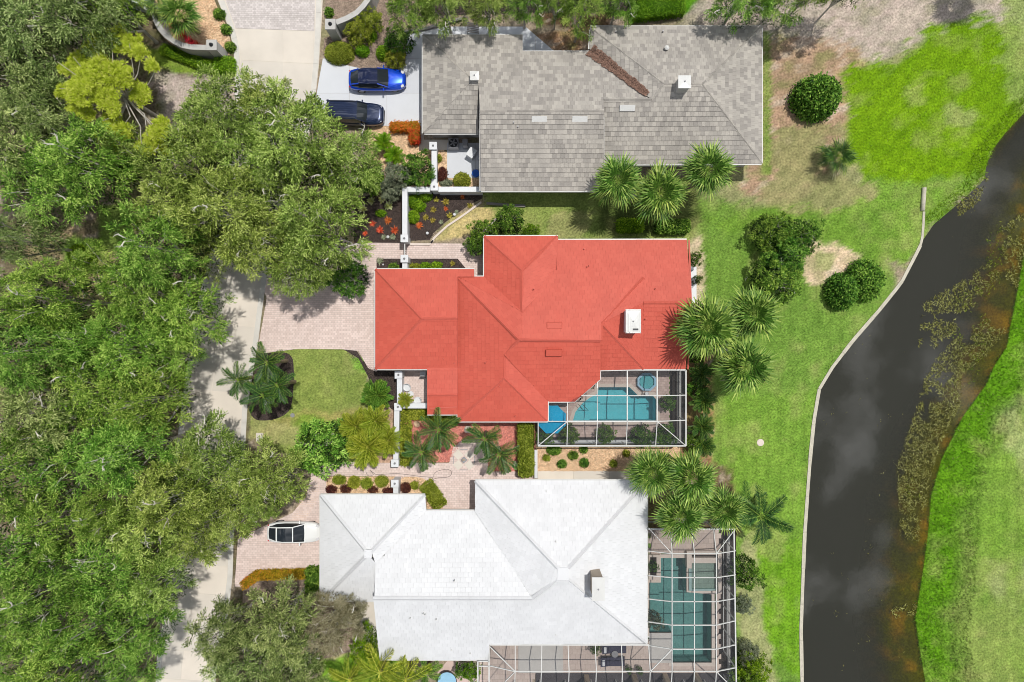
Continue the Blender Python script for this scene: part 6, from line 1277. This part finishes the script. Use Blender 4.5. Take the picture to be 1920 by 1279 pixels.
# clipped shrubs, hedges, small plants: leaves over a dark core
for a in (('olive_shrub','large olive clipped shrub at the driveway mouth',633,94,27,20,1.1,sho),('clipped_ball','green ball shrub in the brown bed nearest the blue car',677,91,12,10,.9,shy),('clipped_ball','bright green ball shrub in the brown bed at the right',717,95,13,13,.9,shy),('clipped_ball','green ball shrub in the upper part of the brown bed',693,62,10,10,.9,shy),
 ('clipped_ball','dark ball shrub at the upper end of the left road kerb',408,23,10,9,.7,sh),('clipped_ball','dark ball shrub at the left road kerb, middle one',421,52,9,8,.7,sh),('clipped_ball','dark ball shrub at the left road kerb beside the stone pier',429,85,9,9,.7,sh),('clipped_ball','small ball shrub at the right road kerb',615,20,7,9,.7,sh),
 ('clipped_ball','round olive ball shrub in the utility yard',865,335,15,14,1.2,sho),('clipped_ball','bright green ball shrub against the white mulch wall',773,405,11,11,.8,shy),
 ('clipped_shrub','first clipped shrub from the left above the white roof',634,901,12,8,.7,sho),('clipped_shrub','second clipped shrub from the left above the white roof',662,906,11,11,.7,sho),('clipped_shrub','third clipped shrub from the left above the white roof',686,908,10,10,.7,sho),('clipped_shrub','fourth clipped shrub from the left above the white roof',714,904,12,10,.7,sho),
 ('purple_shrub','leftmost purple shrub at the white roof top edge',620,919,10,7,.5,M['shrubp']),('purple_shrub','second purple shrub at the white roof top edge',647,918,10,7,.5,M['shrubp']),('purple_shrub','third purple shrub at the white roof top edge',698,920,9,6,.5,M['shrubp']),('purple_shrub','rightmost purple shrub at the white roof top edge',727,922,10,6,.5,M['shrubp']),('purple_shrub','dark mottled shrub right of the white wall stub',760,916,10,9,.6,M['shrubp']),('olive_shrub','small olive shrub beside the dark mottled one',777,911,7,7,.5,sho),
 ('low_shrub','largest round shrub in the peach gravel bed',1039,845,13,9,.6,sh),('low_shrub','round shrub in the peach gravel, upper middle',1095,844,7,6,.5,sh),('low_shrub','round shrub in the peach gravel below the second post',1075,855,9,7,.5,sh),('low_shrub','small olive shrub at the left end of the peach gravel',1025,859,6,6,.4,sho),('low_shrub','round shrub in the lower left of the peach gravel',1054,871,8,7,.5,sh),('low_shrub','round shrub in the lower middle of the peach gravel',1096,869,8,8,.5,sh),('low_shrub','olive shrub at the right of the peach gravel',1151,870,6,6,.4,sho),('low_shrub','olive shrub beside the palm shade in the peach gravel',1175,851,6,6,.4,sho),
 ('clipped_shrub','left round shrub in the narrow mulch bed above the red roof',777,499,9,5,.5,sho),('clipped_shrub','middle round shrub in the narrow mulch bed above the red roof',797,498,9,6,.5,shy),('clipped_shrub','right round shrub in the narrow mulch bed above the red roof',818,497,10,6,.5,shy),('clipped_shrub','green shrub left of the gate pier in the narrow mulch bed',737,499,9,5,.5,sh),
 ('bedding_shrub','left bright lobed shrub in the corner of the white wall',775,376,13,12,.7,shy),('bedding_shrub','right bright lobed shrub below the short white wall',798,366,11,9,.7,shy),('bedding_shrub','lower bright lobed shrub in the mulch corner',786,386,10,9,.6,shy),
 ('low_shrub','low green plant in the left mulch bed',713,399,9,6,.4,shy),('grass_clump','green clump at the lower left of the utility yard gravel',700,290,0.1,0.1,.3,sho),
 ('low_hedge','reddish brown shrub right of the white courtyard wall',829,327,8,15,.6,M['shrubp']),('low_shrub','yellow green shrub right of the upper courtyard pier',822,296,5,6,.5,sho),('low_shrub','pale shrub in the corner of the white courtyard walls',836,342,12,6,.5,M['silver'])):
    if a[4] < 1: continue
    clipped(*a)
def hedge(lb, x0, y0, x1, y1, h, mat, group=None, **k): return clipped('clipped_hedge', lb, (x0 + x1) / 2, (y0 + y1) / 2, (x1 - x0) / 2, (y1 - y0) / 2, h, mat, cat='hedge', group=group, box=True, leaf=.15, dens=520, lump=.07, **k)
hedge('tall narrow clipped hedge at the right end of the salmon gravel', 974, 796, 998, 892, 1.3, M['shrubo']); hedge('long clipped hedge beside the white courtyard wall', 752, 790, 768, 871, .8, M['shrubo']); hedge('clipped hedge below the white patio wall', 753, 769, 806, 785, .8, M['shrubo']); hedge('short clipped hedge against the red roof lower edge', 810, 779, 856, 795, .8, M['shrubo'])
hedge('green clipped hedge beside the white garage roof', 574, 1068, 597, 1124, 1.0, sh); hedge('orange leaved arm of the bent hedge by the white driveway', 733, 230, 784, 243, .9, shr); hedge('orange and olive right leg of the bent hedge by the white driveway', 769, 243.5, 784, 266, .9, shr); hedge('clipped bright hedge below the three fan palms', 1160, 412, 1205, 432, 1.1, shy); hedge('clipped hedge at the right below the three fan palms', 1232, 414, 1292, 434, 1.1, sh)
clipped('clipped_hedge', 'curved clipped hedge beside the white roof notch', 812, 929, 12, 26, .8, M['shrubo'], cat='hedge', box=True, rz=.6); clipped('clipped_hedge', 'orange and yellow hedge along the drive below the white car', 527, 1079, 46, 7, .9, M['shrubg'], cat='hedge', box=True, rz=.03); clipped('clipped_hedge', 'orange tip of the curved hedge beside the lower road', 468, 1089, 17, 7, .9, M['shrubg'], cat='hedge', box=True, rz=.65)
clipped('clipped_hedge', 'bright clipped hedge at the lower end of the left entrance wall', 420, 121, 16, 13, .9, shy, cat='hedge', box=True, rz=0); clipped('clipped_hedge', 'bright clipped hedge running below the curved white wall', 355, 110, 56, 9, .6, shy, cat='hedge', box=True, rz=-.36); clipped('clipped_hedge', 'bright clipped hedge in the clearing of the left wood', 145, 478, 26, 20, 1.2, shy, cat='hedge', rz=-.4)
clipped('clipped_hedge', 'dark clipped hedge at the top edge above the grey roof', 1235, 8, 48, 20, 1.2, shy, cat='hedge', box=True, rz=.12)

# strap leaved rosettes
def rosette_mesh(seed, n=15, L=.34, W=.075, up=.6):
    rg = np.random.default_rng(seed); Q = []; T = []
    for i in range(n):
        a = i * 2.4; e = up * (1 - i / n) + .2; d = np.array([math.cos(a) * math.cos(e), math.sin(a) * math.cos(e), math.sin(e)]); s = np.array([-math.sin(a), math.cos(a), 0]) * W / 2; l = L * rg.uniform(.8, 1.15); b = np.array([0, 0, .03]); m_ = b + d * l * .55; t = b + d * l + [0, 0, -.1 * l]
        Q += [np.stack([b - s * .7, b + s * .7, m_ + s, m_ - s]), np.stack([m_ - s, m_ + s, t + s * .1, t - s * .1])]; q = rg.uniform(.25, .95); T += [q, min(1, q + .1)]
    return np.array(Q), np.array(T)
RV = [quad_mesh('rosette', *rosette_mesh(i), M['brom_o']) for i in range(3)]; RV2 = [quad_mesh('rosette_broad', *rosette_mesh(9 + i, 14, .5, .16, .9), M['brom_y']) for i in range(2)]
def rosette(x, y, r, mat, lb, broad=False, grp='low plants in the mulch bed'):
    p = P(x, y, .2); V = (RV2 if broad else RV)[int(x + y) % (2 if broad else 3)]; s = r / 22.5 / (.42 if broad else .3); o = link('rosette_plant', V, None, loc=(p.x, p.y, 0.02), rot=(0, 0, x * .7 + y), scale=(s, s, s)); set_mat(o, mat); tag(o, lb, 'plant', grp)
br = [(727,413,8,'brom_o','topmost orange rosette in the left mulch bed'),(698,419,7,'brom_o','leftmost orange rosette in the left mulch bed'),(712,431,8,'brom_r','bright red rosette in the left mulch bed'),(740,432,9,'brom_o','orange rosette nearest the white mulch wall'),(684,437,6,'brom_r','dull red rosette under the oak edge'),(786,422,8,'brom_o','orange rosette right of the white mulch wall'),
 (798,407,7,'brom_g','golden rosette above the orange one right of the wall'),(811,413,6,'brom_g','small olive rosette beside the golden one'),(812,393,7,'brom_g','spiky olive rosette in the middle of the right mulch bed'),(836,378,8,'brom_g','olive rosette with gold rim in the right mulch bed'),(818,374,6,'brom_g','faint olive rosette below the lower courtyard pier'),(836,391,5,'brom_o','small tan rosette below the gold rimmed one'),(867,369,5,'brom_o','tan rosette nearest the grey house wall'),(881,385,6,'brom_g','green rosette beside the diagonal edging'),(843,404,7,'brom_g','pale green rosette left of the right path light'),
 (827,416,5,'silver','silver plant in the middle of the right mulch bed'),(856,397,5,'silver','silver plant beside the right path light'),(719,444,6,'silver','silver plant left of the path light in the left bed'),(736,444,7,'silver','silver plant right of the path light in the left bed'),(848,494,6,'brom_g','small pale rosette in the narrow mulch bed'),(712,489,8,'silver','pale plant at the left end of the narrow mulch bed')]
for x, y, r, m, lb in br: rosette(x, y, r, M[m], lb)
for x, y, r, lb in ((696,377,9,'cream variegated plant left in the mulch bed'),(716,373,9,'cream variegated plant in the middle of the left bed'),(729,386,10,'yellow green variegated plant right in the left bed'),(737,373,8,'pale plant at the silvery shrub foot'),(680,391,10,'cream variegated plant under the oak edge'),(720,364,6,'small cream plant below the silvery shrub')): rosette(x, y, r, M['brom_y'], lb, broad=True)
rr = random.Random(3)
for i, (x, y) in enumerate([(310 + 9 * k, 40 + 8.2 * k - (k > 4) * 2.2 * (k - 4)) for k in range(9)]): rosette(x + 6, y, 9, M['brom_r'], ('first','second','third','fourth','fifth','sixth','seventh','eighth','last')[i] + ' red plant counted down the inside of the curved white wall', grp='red plants along the inside of the curved wall')
for x, y, lb in ((1450,1,''),): pass

# palms
def strip(Q, T, pts, wds, side, t):
    for i in range(len(pts) - 1):
        a, b = pts[i], pts[i + 1]; Q.append(np.stack([a - side * wds[i] / 2, a + side * wds[i] / 2, b + side * wds[i + 1] / 2, b - side * wds[i + 1] / 2])); T.append(t)
def fan_frond(seed, pl=.62, L=1.15, n=17, W=.085):
    rg = np.random.default_rng(seed); Q = []; T = []; strip(Q, T, [np.array([0, 0, 0.]), np.array([pl * .5, 0, .1]), np.array([pl, 0, .1])], [.05, .04, .035], np.array([0, 1., 0]), .85)
    cp = [np.array([pl, 0, .1]), np.array([pl + .22, 0, .07]), np.array([pl + .4, 0, -.02])]
    for k in range(n):
        s = -1 + 2 * k / (n - 1); th = s * 1.75; bp = cp[0] + (cp[2] - cp[0]) * (1 - abs(s)) ** .8; l = L * (1 - .25 * abs(s)) * rg.uniform(.85, 1.1); d = np.array([math.cos(th), math.sin(th), .05 * (-1) ** k]); sd = np.array([-math.sin(th), math.cos(th), 0.25 * (-1) ** k])
        p1 = bp + d * l * .45; dr = rg.uniform(.15, .55); p2 = bp + d * l * (.9 - .2 * dr) + [0, 0, -dr * l * .6]; t = np.clip(.34 + rg.normal(0, .2), 0, 1)
        strip(Q, T, [bp, p1], [W * .5, W], sd, t); Q.append(np.stack([p1 - sd * W / 2, p1 + sd * W / 2, p2 + sd * .006, p2 - sd * .006])); T.append(min(1, t + .3))
    return np.array(Q), np.array(T)
FV = [quad_mesh('fan_frond', *fan_frond(i), M['palm']) for i in range(4)]
def feather_frond(seed, L=2.0, n=19, ll=.52, W=.05, arch=.6, fw=.6):
    rg = np.random.default_rng(seed); Q = []; T = []; R = []
    for i in range(9): t = i / 8; R.append(np.array([L * (t - .12 * t ** 3), 0, L * arch * (.55 * t - .95 * t * t)]))
    strip(Q, T, R, [.06 * (1 - .8 * i / 8) + .012 for i in range(9)], np.array([0, 1., 0]), .9)
    for k in range(n):
        t = .14 + .86 * k / n; f = t * 8; i = min(7, int(f)); b = R[i] + (R[i + 1] - R[i]) * (f - i); l = ll * math.sin(math.pi * min(1, t * .8 + .17)) ** .6 * rg.uniform(.85, 1.1)
        for s in (-1, 1):
            d = unit(np.array([fw + .5 * t, s * 1.0, .25 + rg.normal(0, .12)])); m_ = b + d * l * .5; tip = b + d * l * .92 + [0.02, 0, -.28 * l]; sd = unit(np.cross(d, [0, 0, 1.])) ; q = np.clip(.35 + rg.normal(0, .15), 0, 1)
            Q.append(np.stack([b - sd * W * .3, b + sd * W * .3, m_ + sd * W / 2, m_ - sd * W / 2])); T.append(q); Q.append(np.stack([m_ - sd * W / 2, m_ + sd * W / 2, tip + sd * .005, tip - sd * .005])); T.append(min(1, q + .2))
    return np.array(Q), np.array(T)
GV = [quad_mesh('feather_frond', *feather_frond(i, W=.06), M['palmg']) for i in range(3)]
YV = [quad_mesh('soft_frond', *feather_frond(20 + i, L=1.3, n=20, ll=.34, W=.045, arch=.5), M['palmy']) for i in range(3)]
tm = MB(); tm.tube([(0,0,-.1),(.02,0,.4),(.04,.02,1)], [.2,.16,.15], 10); TR = tm.mesh('palm_trunk', M['ptrunk'])
def palm(name, lb, x, y, rpx, z, kind='fan', n=None, mat=None, group=None, cat='palm'):
    p = P(x, y, z); k = (CAMH - z) / FPX; e = empty(name, (p.x, p.y, 0), lb, cat, group); t = link('trunk', TR, e); t.scale = (.9, .9, z - .1) if kind != 'soft' else (.5, .5, z)
    t.rotation_euler = (0, 0, rng.uniform(0, 6)); V, R0, n0 = {'fan': (FV, 2.0, 34), 'feather': (GV, 1.95, 12), 'soft': (YV, 1.28, 26)}[kind]; n = n or n0; s = rpx * k / R0 * (1.14 if kind == 'fan' else 1.0)
    for i in range(n):
        f = (i + .5) / n
        el = {'fan': 1.25 - 1.95 * f ** .9, 'feather': .7 - .75 * f, 'soft': 1.1 - 1.1 * f}[kind] + rng.normal(0, .08); az = i * 2.39996 + rng.normal(0, .15)
        fr = link('frond', V[i % len(V)], e, loc=(0, 0, z + (0.0 if kind == 'fan' else -.05)), rot=(rng.normal(0, .25), -el, az), scale=(s * rng.uniform(.85, 1.08),) * 3)
        fr.rotation_mode = 'XYZ'; 
        if kind == 'fan' and i > n - 5 and i % 2: set_mat(fr, M['sparse'])
        elif mat: set_mat(fr, mat)
    return e
gp = 'fan palms around the houses'
for x, y, r, z, lb in ((1157,340,52,5.6,'left fan palm at the lower edge of the grey roof'),(1237,363,56,5.2,'middle fan palm at the lower edge of the grey roof'),(1327,320,52,6.0,'right fan palm at the lower right corner of the grey roof'),(1324,615,66,6.0,'large fan palm casting shade on the red roof'),(1410,588,56,5.0,'fan palm at the upper right of the group beside the red roof'),(1396,688,60,5.6,'fan palm standing out on the lawn right of the red roof'),
 (1222,885,50,5.0,'fan palm overlapping the peach gravel bed'),(1294,895,55,5.5,'fan palm above the top right of the white roof'),(1275,968,50,5.4,'fan palm hanging over the large pool screen'),(1356,955,45,4.8,'fan palm at the upper right corner of the large pool screen')): palm('fan_palm', lb, x, y, r, z, group=gp)
palm('fan_palm', 'small dark fan palm at the edge of the bare soil and lawn', 1570, 293, 38, 1.6, n=18, mat=M['palmg']); palm('fan_palm', 'fan palm in the gravel inside the curved white wall', 338, 28, 42, 3.2, n=26); palm('fan_palm', 'fan palm at the top edge beside the mottled pier', 298, 8, 30, 2.4, n=20)
q = P(1819, -22, 0); e = palm('fan_palm', 'fan palm just beyond the top edge whose shade falls on the lawn', 1950, -110, 48, 6.5, n=30); e.location = (q.x, q.y, 0)
for x, y, r, z, lb, m in ((1398,948,46,3.6,'dark feather palm squeezed between the fan palms and the lawn palm',None),(1426,968,60,4.2,'dark feather palm on the lawn right of the large screen',None),(446,712,40,4.0,'left feather palm of the cluster beside the road',None),(500,680,42,4.6,'upper feather palm of the cluster beside the road',None),(520,722,40,4.2,'right feather palm of the cluster beside the road',None),(492,742,42,4.0,'lower feather palm of the cluster beside the road',None),
 (822,806,46,3.6,'upper left feather palm in the salmon gravel',None),(790,848,42,3.0,'lower left feather palm in the salmon gravel',None),(908,822,42,3.6,'upper right feather palm in the salmon gravel',None),(935,852,44,3.2,'lower right feather palm in the salmon gravel',None)): palm('feather_palm', lb, x, y, r, z, 'feather', n=11, mat=m)
for x, y, r, z, lb in ((668,800,36,2.2,'upper left yellow green palm beside the white wall'),(704,790,36,2.4,'upper right yellow green palm beside the white wall'),(690,838,46,2.6,'largest yellow green palm beside the white wall'),(728,826,34,2.2,'yellow green palm leaning over the white wall'),(760,750,17,1.8,'small bright palm overhanging the lower patio pier'),
 (720,268,22,1.0,'upper cycad in the tan gravel near the grey garage'),(740,292,22,1.0,'lower cycad in the tan gravel near the grey garage'),(1314,700,26,1.4,'topmost bushy palm in the row right of the small screen'),(1318,752,28,1.4,'second bushy palm in the row right of the small screen'),(1316,800,28,1.4,'third bushy palm in the row right of the small screen'),(1318,836,26,1.2,'lowest bushy palm in the row right of the small screen')):
    palm('bushy_palm', lb, x, y, r, z, 'soft', mat=M['palmg'] if 1300 < x else (M['shruby'] if x > 710 and y < 300 else None))
palm('arching_palm', 'round arching bush between the left lawn and the patio wall', 708, 741, 33, 1.2, 'soft', n=44, mat=M['shrub'], cat='shrub')
palm('feather_palm', 'yellow feather palm with its frond over the white roof corner', 712, 1262, 62, 3.4, 'feather', n=10, mat=M['palmy']); palm('feather_palm', 'yellow feather palm at the bottom edge left of the round basin', 760, 1275, 55, 3.2, 'feather', n=9, mat=M['palmy']); palm('feather_palm', 'green broad palm under the lower edge of the white roof', 800, 1262, 36, 2.6, 'feather', n=9, mat=M['shrub'])
palm('feather_palm', 'yellow palm at the bottom edge left of the white house', 655, 1275, 48, 2.6, 'feather', n=12, mat=M['palmy'])
big('garden_bush', 'dark bush at the bottom edge between palms and basin', 866, 1258, 14, sh, zc=1.2); big('garden_bush', 'green bush beside the small corner frame of the large screen', 884, 1262, 16, shy, zc=1.4)

# ------------------------------------------------ grass, bank growth and water weeds
def blades(name, lb, n, xr, yr, ok, L, W, colf, mat, zf=None, seed=1, up=.9, cols=True, cat=None):
    rg = np.random.default_rng(seed); X = rg.uniform(*xr, n); Y = rg.uniform(*yr, n); m = ok(X, Y); X, Y = X[m], Y[m]; n = len(X); Z = (zf(X, Y) if zf else ground_z(X, Y)); B = np.stack([X, Y, Z - .01], -1)
    D = unit(rg.normal(0, 1, (n, 3)) * [1, 1, .3] + [0, 0, up]); D[:, 2] = np.abs(D[:, 2]); l = L * rg.uniform(.6, 1.4, n); up_ = rg.normal(0, 1, (n, 3)); Sd = unit(np.cross(D, up_)) * W / 2
    Q = np.stack([B - Sd, B + Sd, B + D * l[:, None]], 1); c = None
    if colf is not None:
        c = colf(X, Y); c = c * rg.uniform(.5, 1.5, (n, 1)); g = rg.random((n, 1)) < .07; c = np.where(g, c * .5 + np.array(S(190,180,130)) * .5, c)
    o = link(name, quad_mesh(name, Q, rg.random(n), mat, cols=None if c is None else np.clip(c, 0, 1))); tag(o, lb, kind='stuff'); return o
def px_of(X, Y): return X / K0 + CX, CY - Y / K0
covers = [[(1008,690),(1286,690),(1286,900),(1008,900)], [(601,901),(1216,901),(1216,1330),(601,1330)], [(704,443),(1290,443),(1290,790),(704,790)], [(793,50),(1428,50),(1428,358),(793,358)], [(1214,990),(1384,990),(1384,1330),(1214,1330)], drv, walk]
roadp = [(roadx(y, 0), y) for y in yy] + [(roadx(y, 1), y) for y in yy[::-1]]; covers.append(roadp)
covers += [[(640,650),(760,690),(760,790),(735,775),(690,720)], [(468,660),(552,656),(552,765),(530,790),(470,790)], [(600,-40),(985,-40),(985,240),(586,240)], [(684,228),(910,228),(905,382),(812,455),(664,459)], [(290,0),(400,-40),(434,100),(345,98)], [(742,770),(1004,770),(1004,893),(742,893)]]
def lawn_ok(X, Y):
    px, py = px_of(X, Y); m = ((X < bankL(Y) - .15) | (X > bankR(Y) + .2)); 
    for c in covers: m &= ~inpoly(px, py, c)
    return m
def soil_ok(X, Y): c = ground_colour(X, Y); return lawn_ok(X, Y) & (c[:, 1] > c[:, 0] * 1.02)
blades('lawn_grass', 'short mown grass of the lawns and verges', 230000, (-22, 44), (-30, 30), soil_ok, .11, .05, ground_colour, M['grass'], seed=1)
blades('bank_grass', 'long bright grass on the far bank of the pond', 60000, (31, 46), (-30, 20), lambda X, Y: (X > bankR(Y) - .1) & (X < bankR(Y) + 3.2 + 1.2 * vnoise(X, Y, 2, 2)), .26, .06, lambda X, Y: ground_colour(X, Y) * 1.05, M['grass'], seed=2)
blades('bank_grass', 'bright grass on the soft upper bank of the pond', 20000, (33, 46), (10, 24), lambda X, Y: (X < bankL(Y) + .3) & (X > bankL(Y) - 1.6), .24, .055, lambda X, Y: np.tile(C(128,166,30), (len(X), 1)), M['grass'], seed=3)
blades('leaf_litter', 'dry grass stalks and leaf litter on the bare soil', 60000, (-44, 44), (-30, 30), lambda X, Y: lawn_ok(X, Y) & ~soil_ok(X, Y), .08, .05, lambda X, Y: ground_colour(X, Y) * 1.0, M['grass'], seed=4, up=.3)
def weed_mask(polys, dens=1.0):
    def f(X, Y):
        px, py = X / KW + CX, CY - Y / KW; m = np.zeros(len(X), bool); nz_ = vnoise(X, Y, .7, 3)
        for q, d in polys: s = sdist(px, py, q); m |= (s > -4) & (nz_ > .62 - .3 * d - .004 * np.clip(s, 0, 20))
        return m
    return f
wz = lambda X, Y: np.full(len(X), WZ + .01)
beds = [([(1715,790),(1745,690),(1790,640),(1850,600),(1880,620),(1850,660),(1800,700),(1795,760),(1760,830),(1740,900),(1728,960),(1690,960),(1685,880),(1700,830)], .8), ([(1725,650),(1735,570),(1790,540),(1850,500),(1885,500),(1830,560),(1790,620),(1750,650)], .3), ([(1690,960),(1725,950),(1720,1010),(1690,1010)], .6), ([(1880,430),(1920,400),(1930,560),(1890,520)], .7), ([(1795,350),(1850,330),(1830,380),(1800,400)], .7), ([(1675,1145),(1715,1135),(1715,1150),(1680,1155)], .5)]
blades('water_weed', 'brown and yellow weeds floating along the far side of the pond', 120000, (30, 46), (-26, 24), weed_mask(beds), .2, .06, None, M['weed'], zf=wz, seed=5, up=.25)
beds2 = [([(1850,530),(1855,440),(1875,415),(1890,430),(1875,500),(1868,540),(1845,560)], 1), ([(1790,560),(1840,520),(1850,560),(1800,600)], .7), ([(1780,620),(1850,590),(1850,640),(1800,650)], .7), ([(1800,680),(1850,640),(1860,650),(1820,720)], .8), ([(1700,900),(1722,890),(1720,930),(1700,930)], .8)]
blades('green_weed', 'bright green water weeds in small rafts on the pond', 14000, (30, 46), (-26, 24), weed_mask(beds2), .2, .07, None, M['weedg'], zf=wz, seed=6, up=.35)
blades('floating_debris', 'thin scattered twigs and scum floating on the open pond', 9000, (24, 46), (-28, 18), lambda X, Y: (X > bankL(Y) + 1) & (X < bankR(Y)) & (vnoise(X, Y, 1.0, 4) > .73), .16, .03, None, M['weed'], zf=wz, seed=7, up=.05)
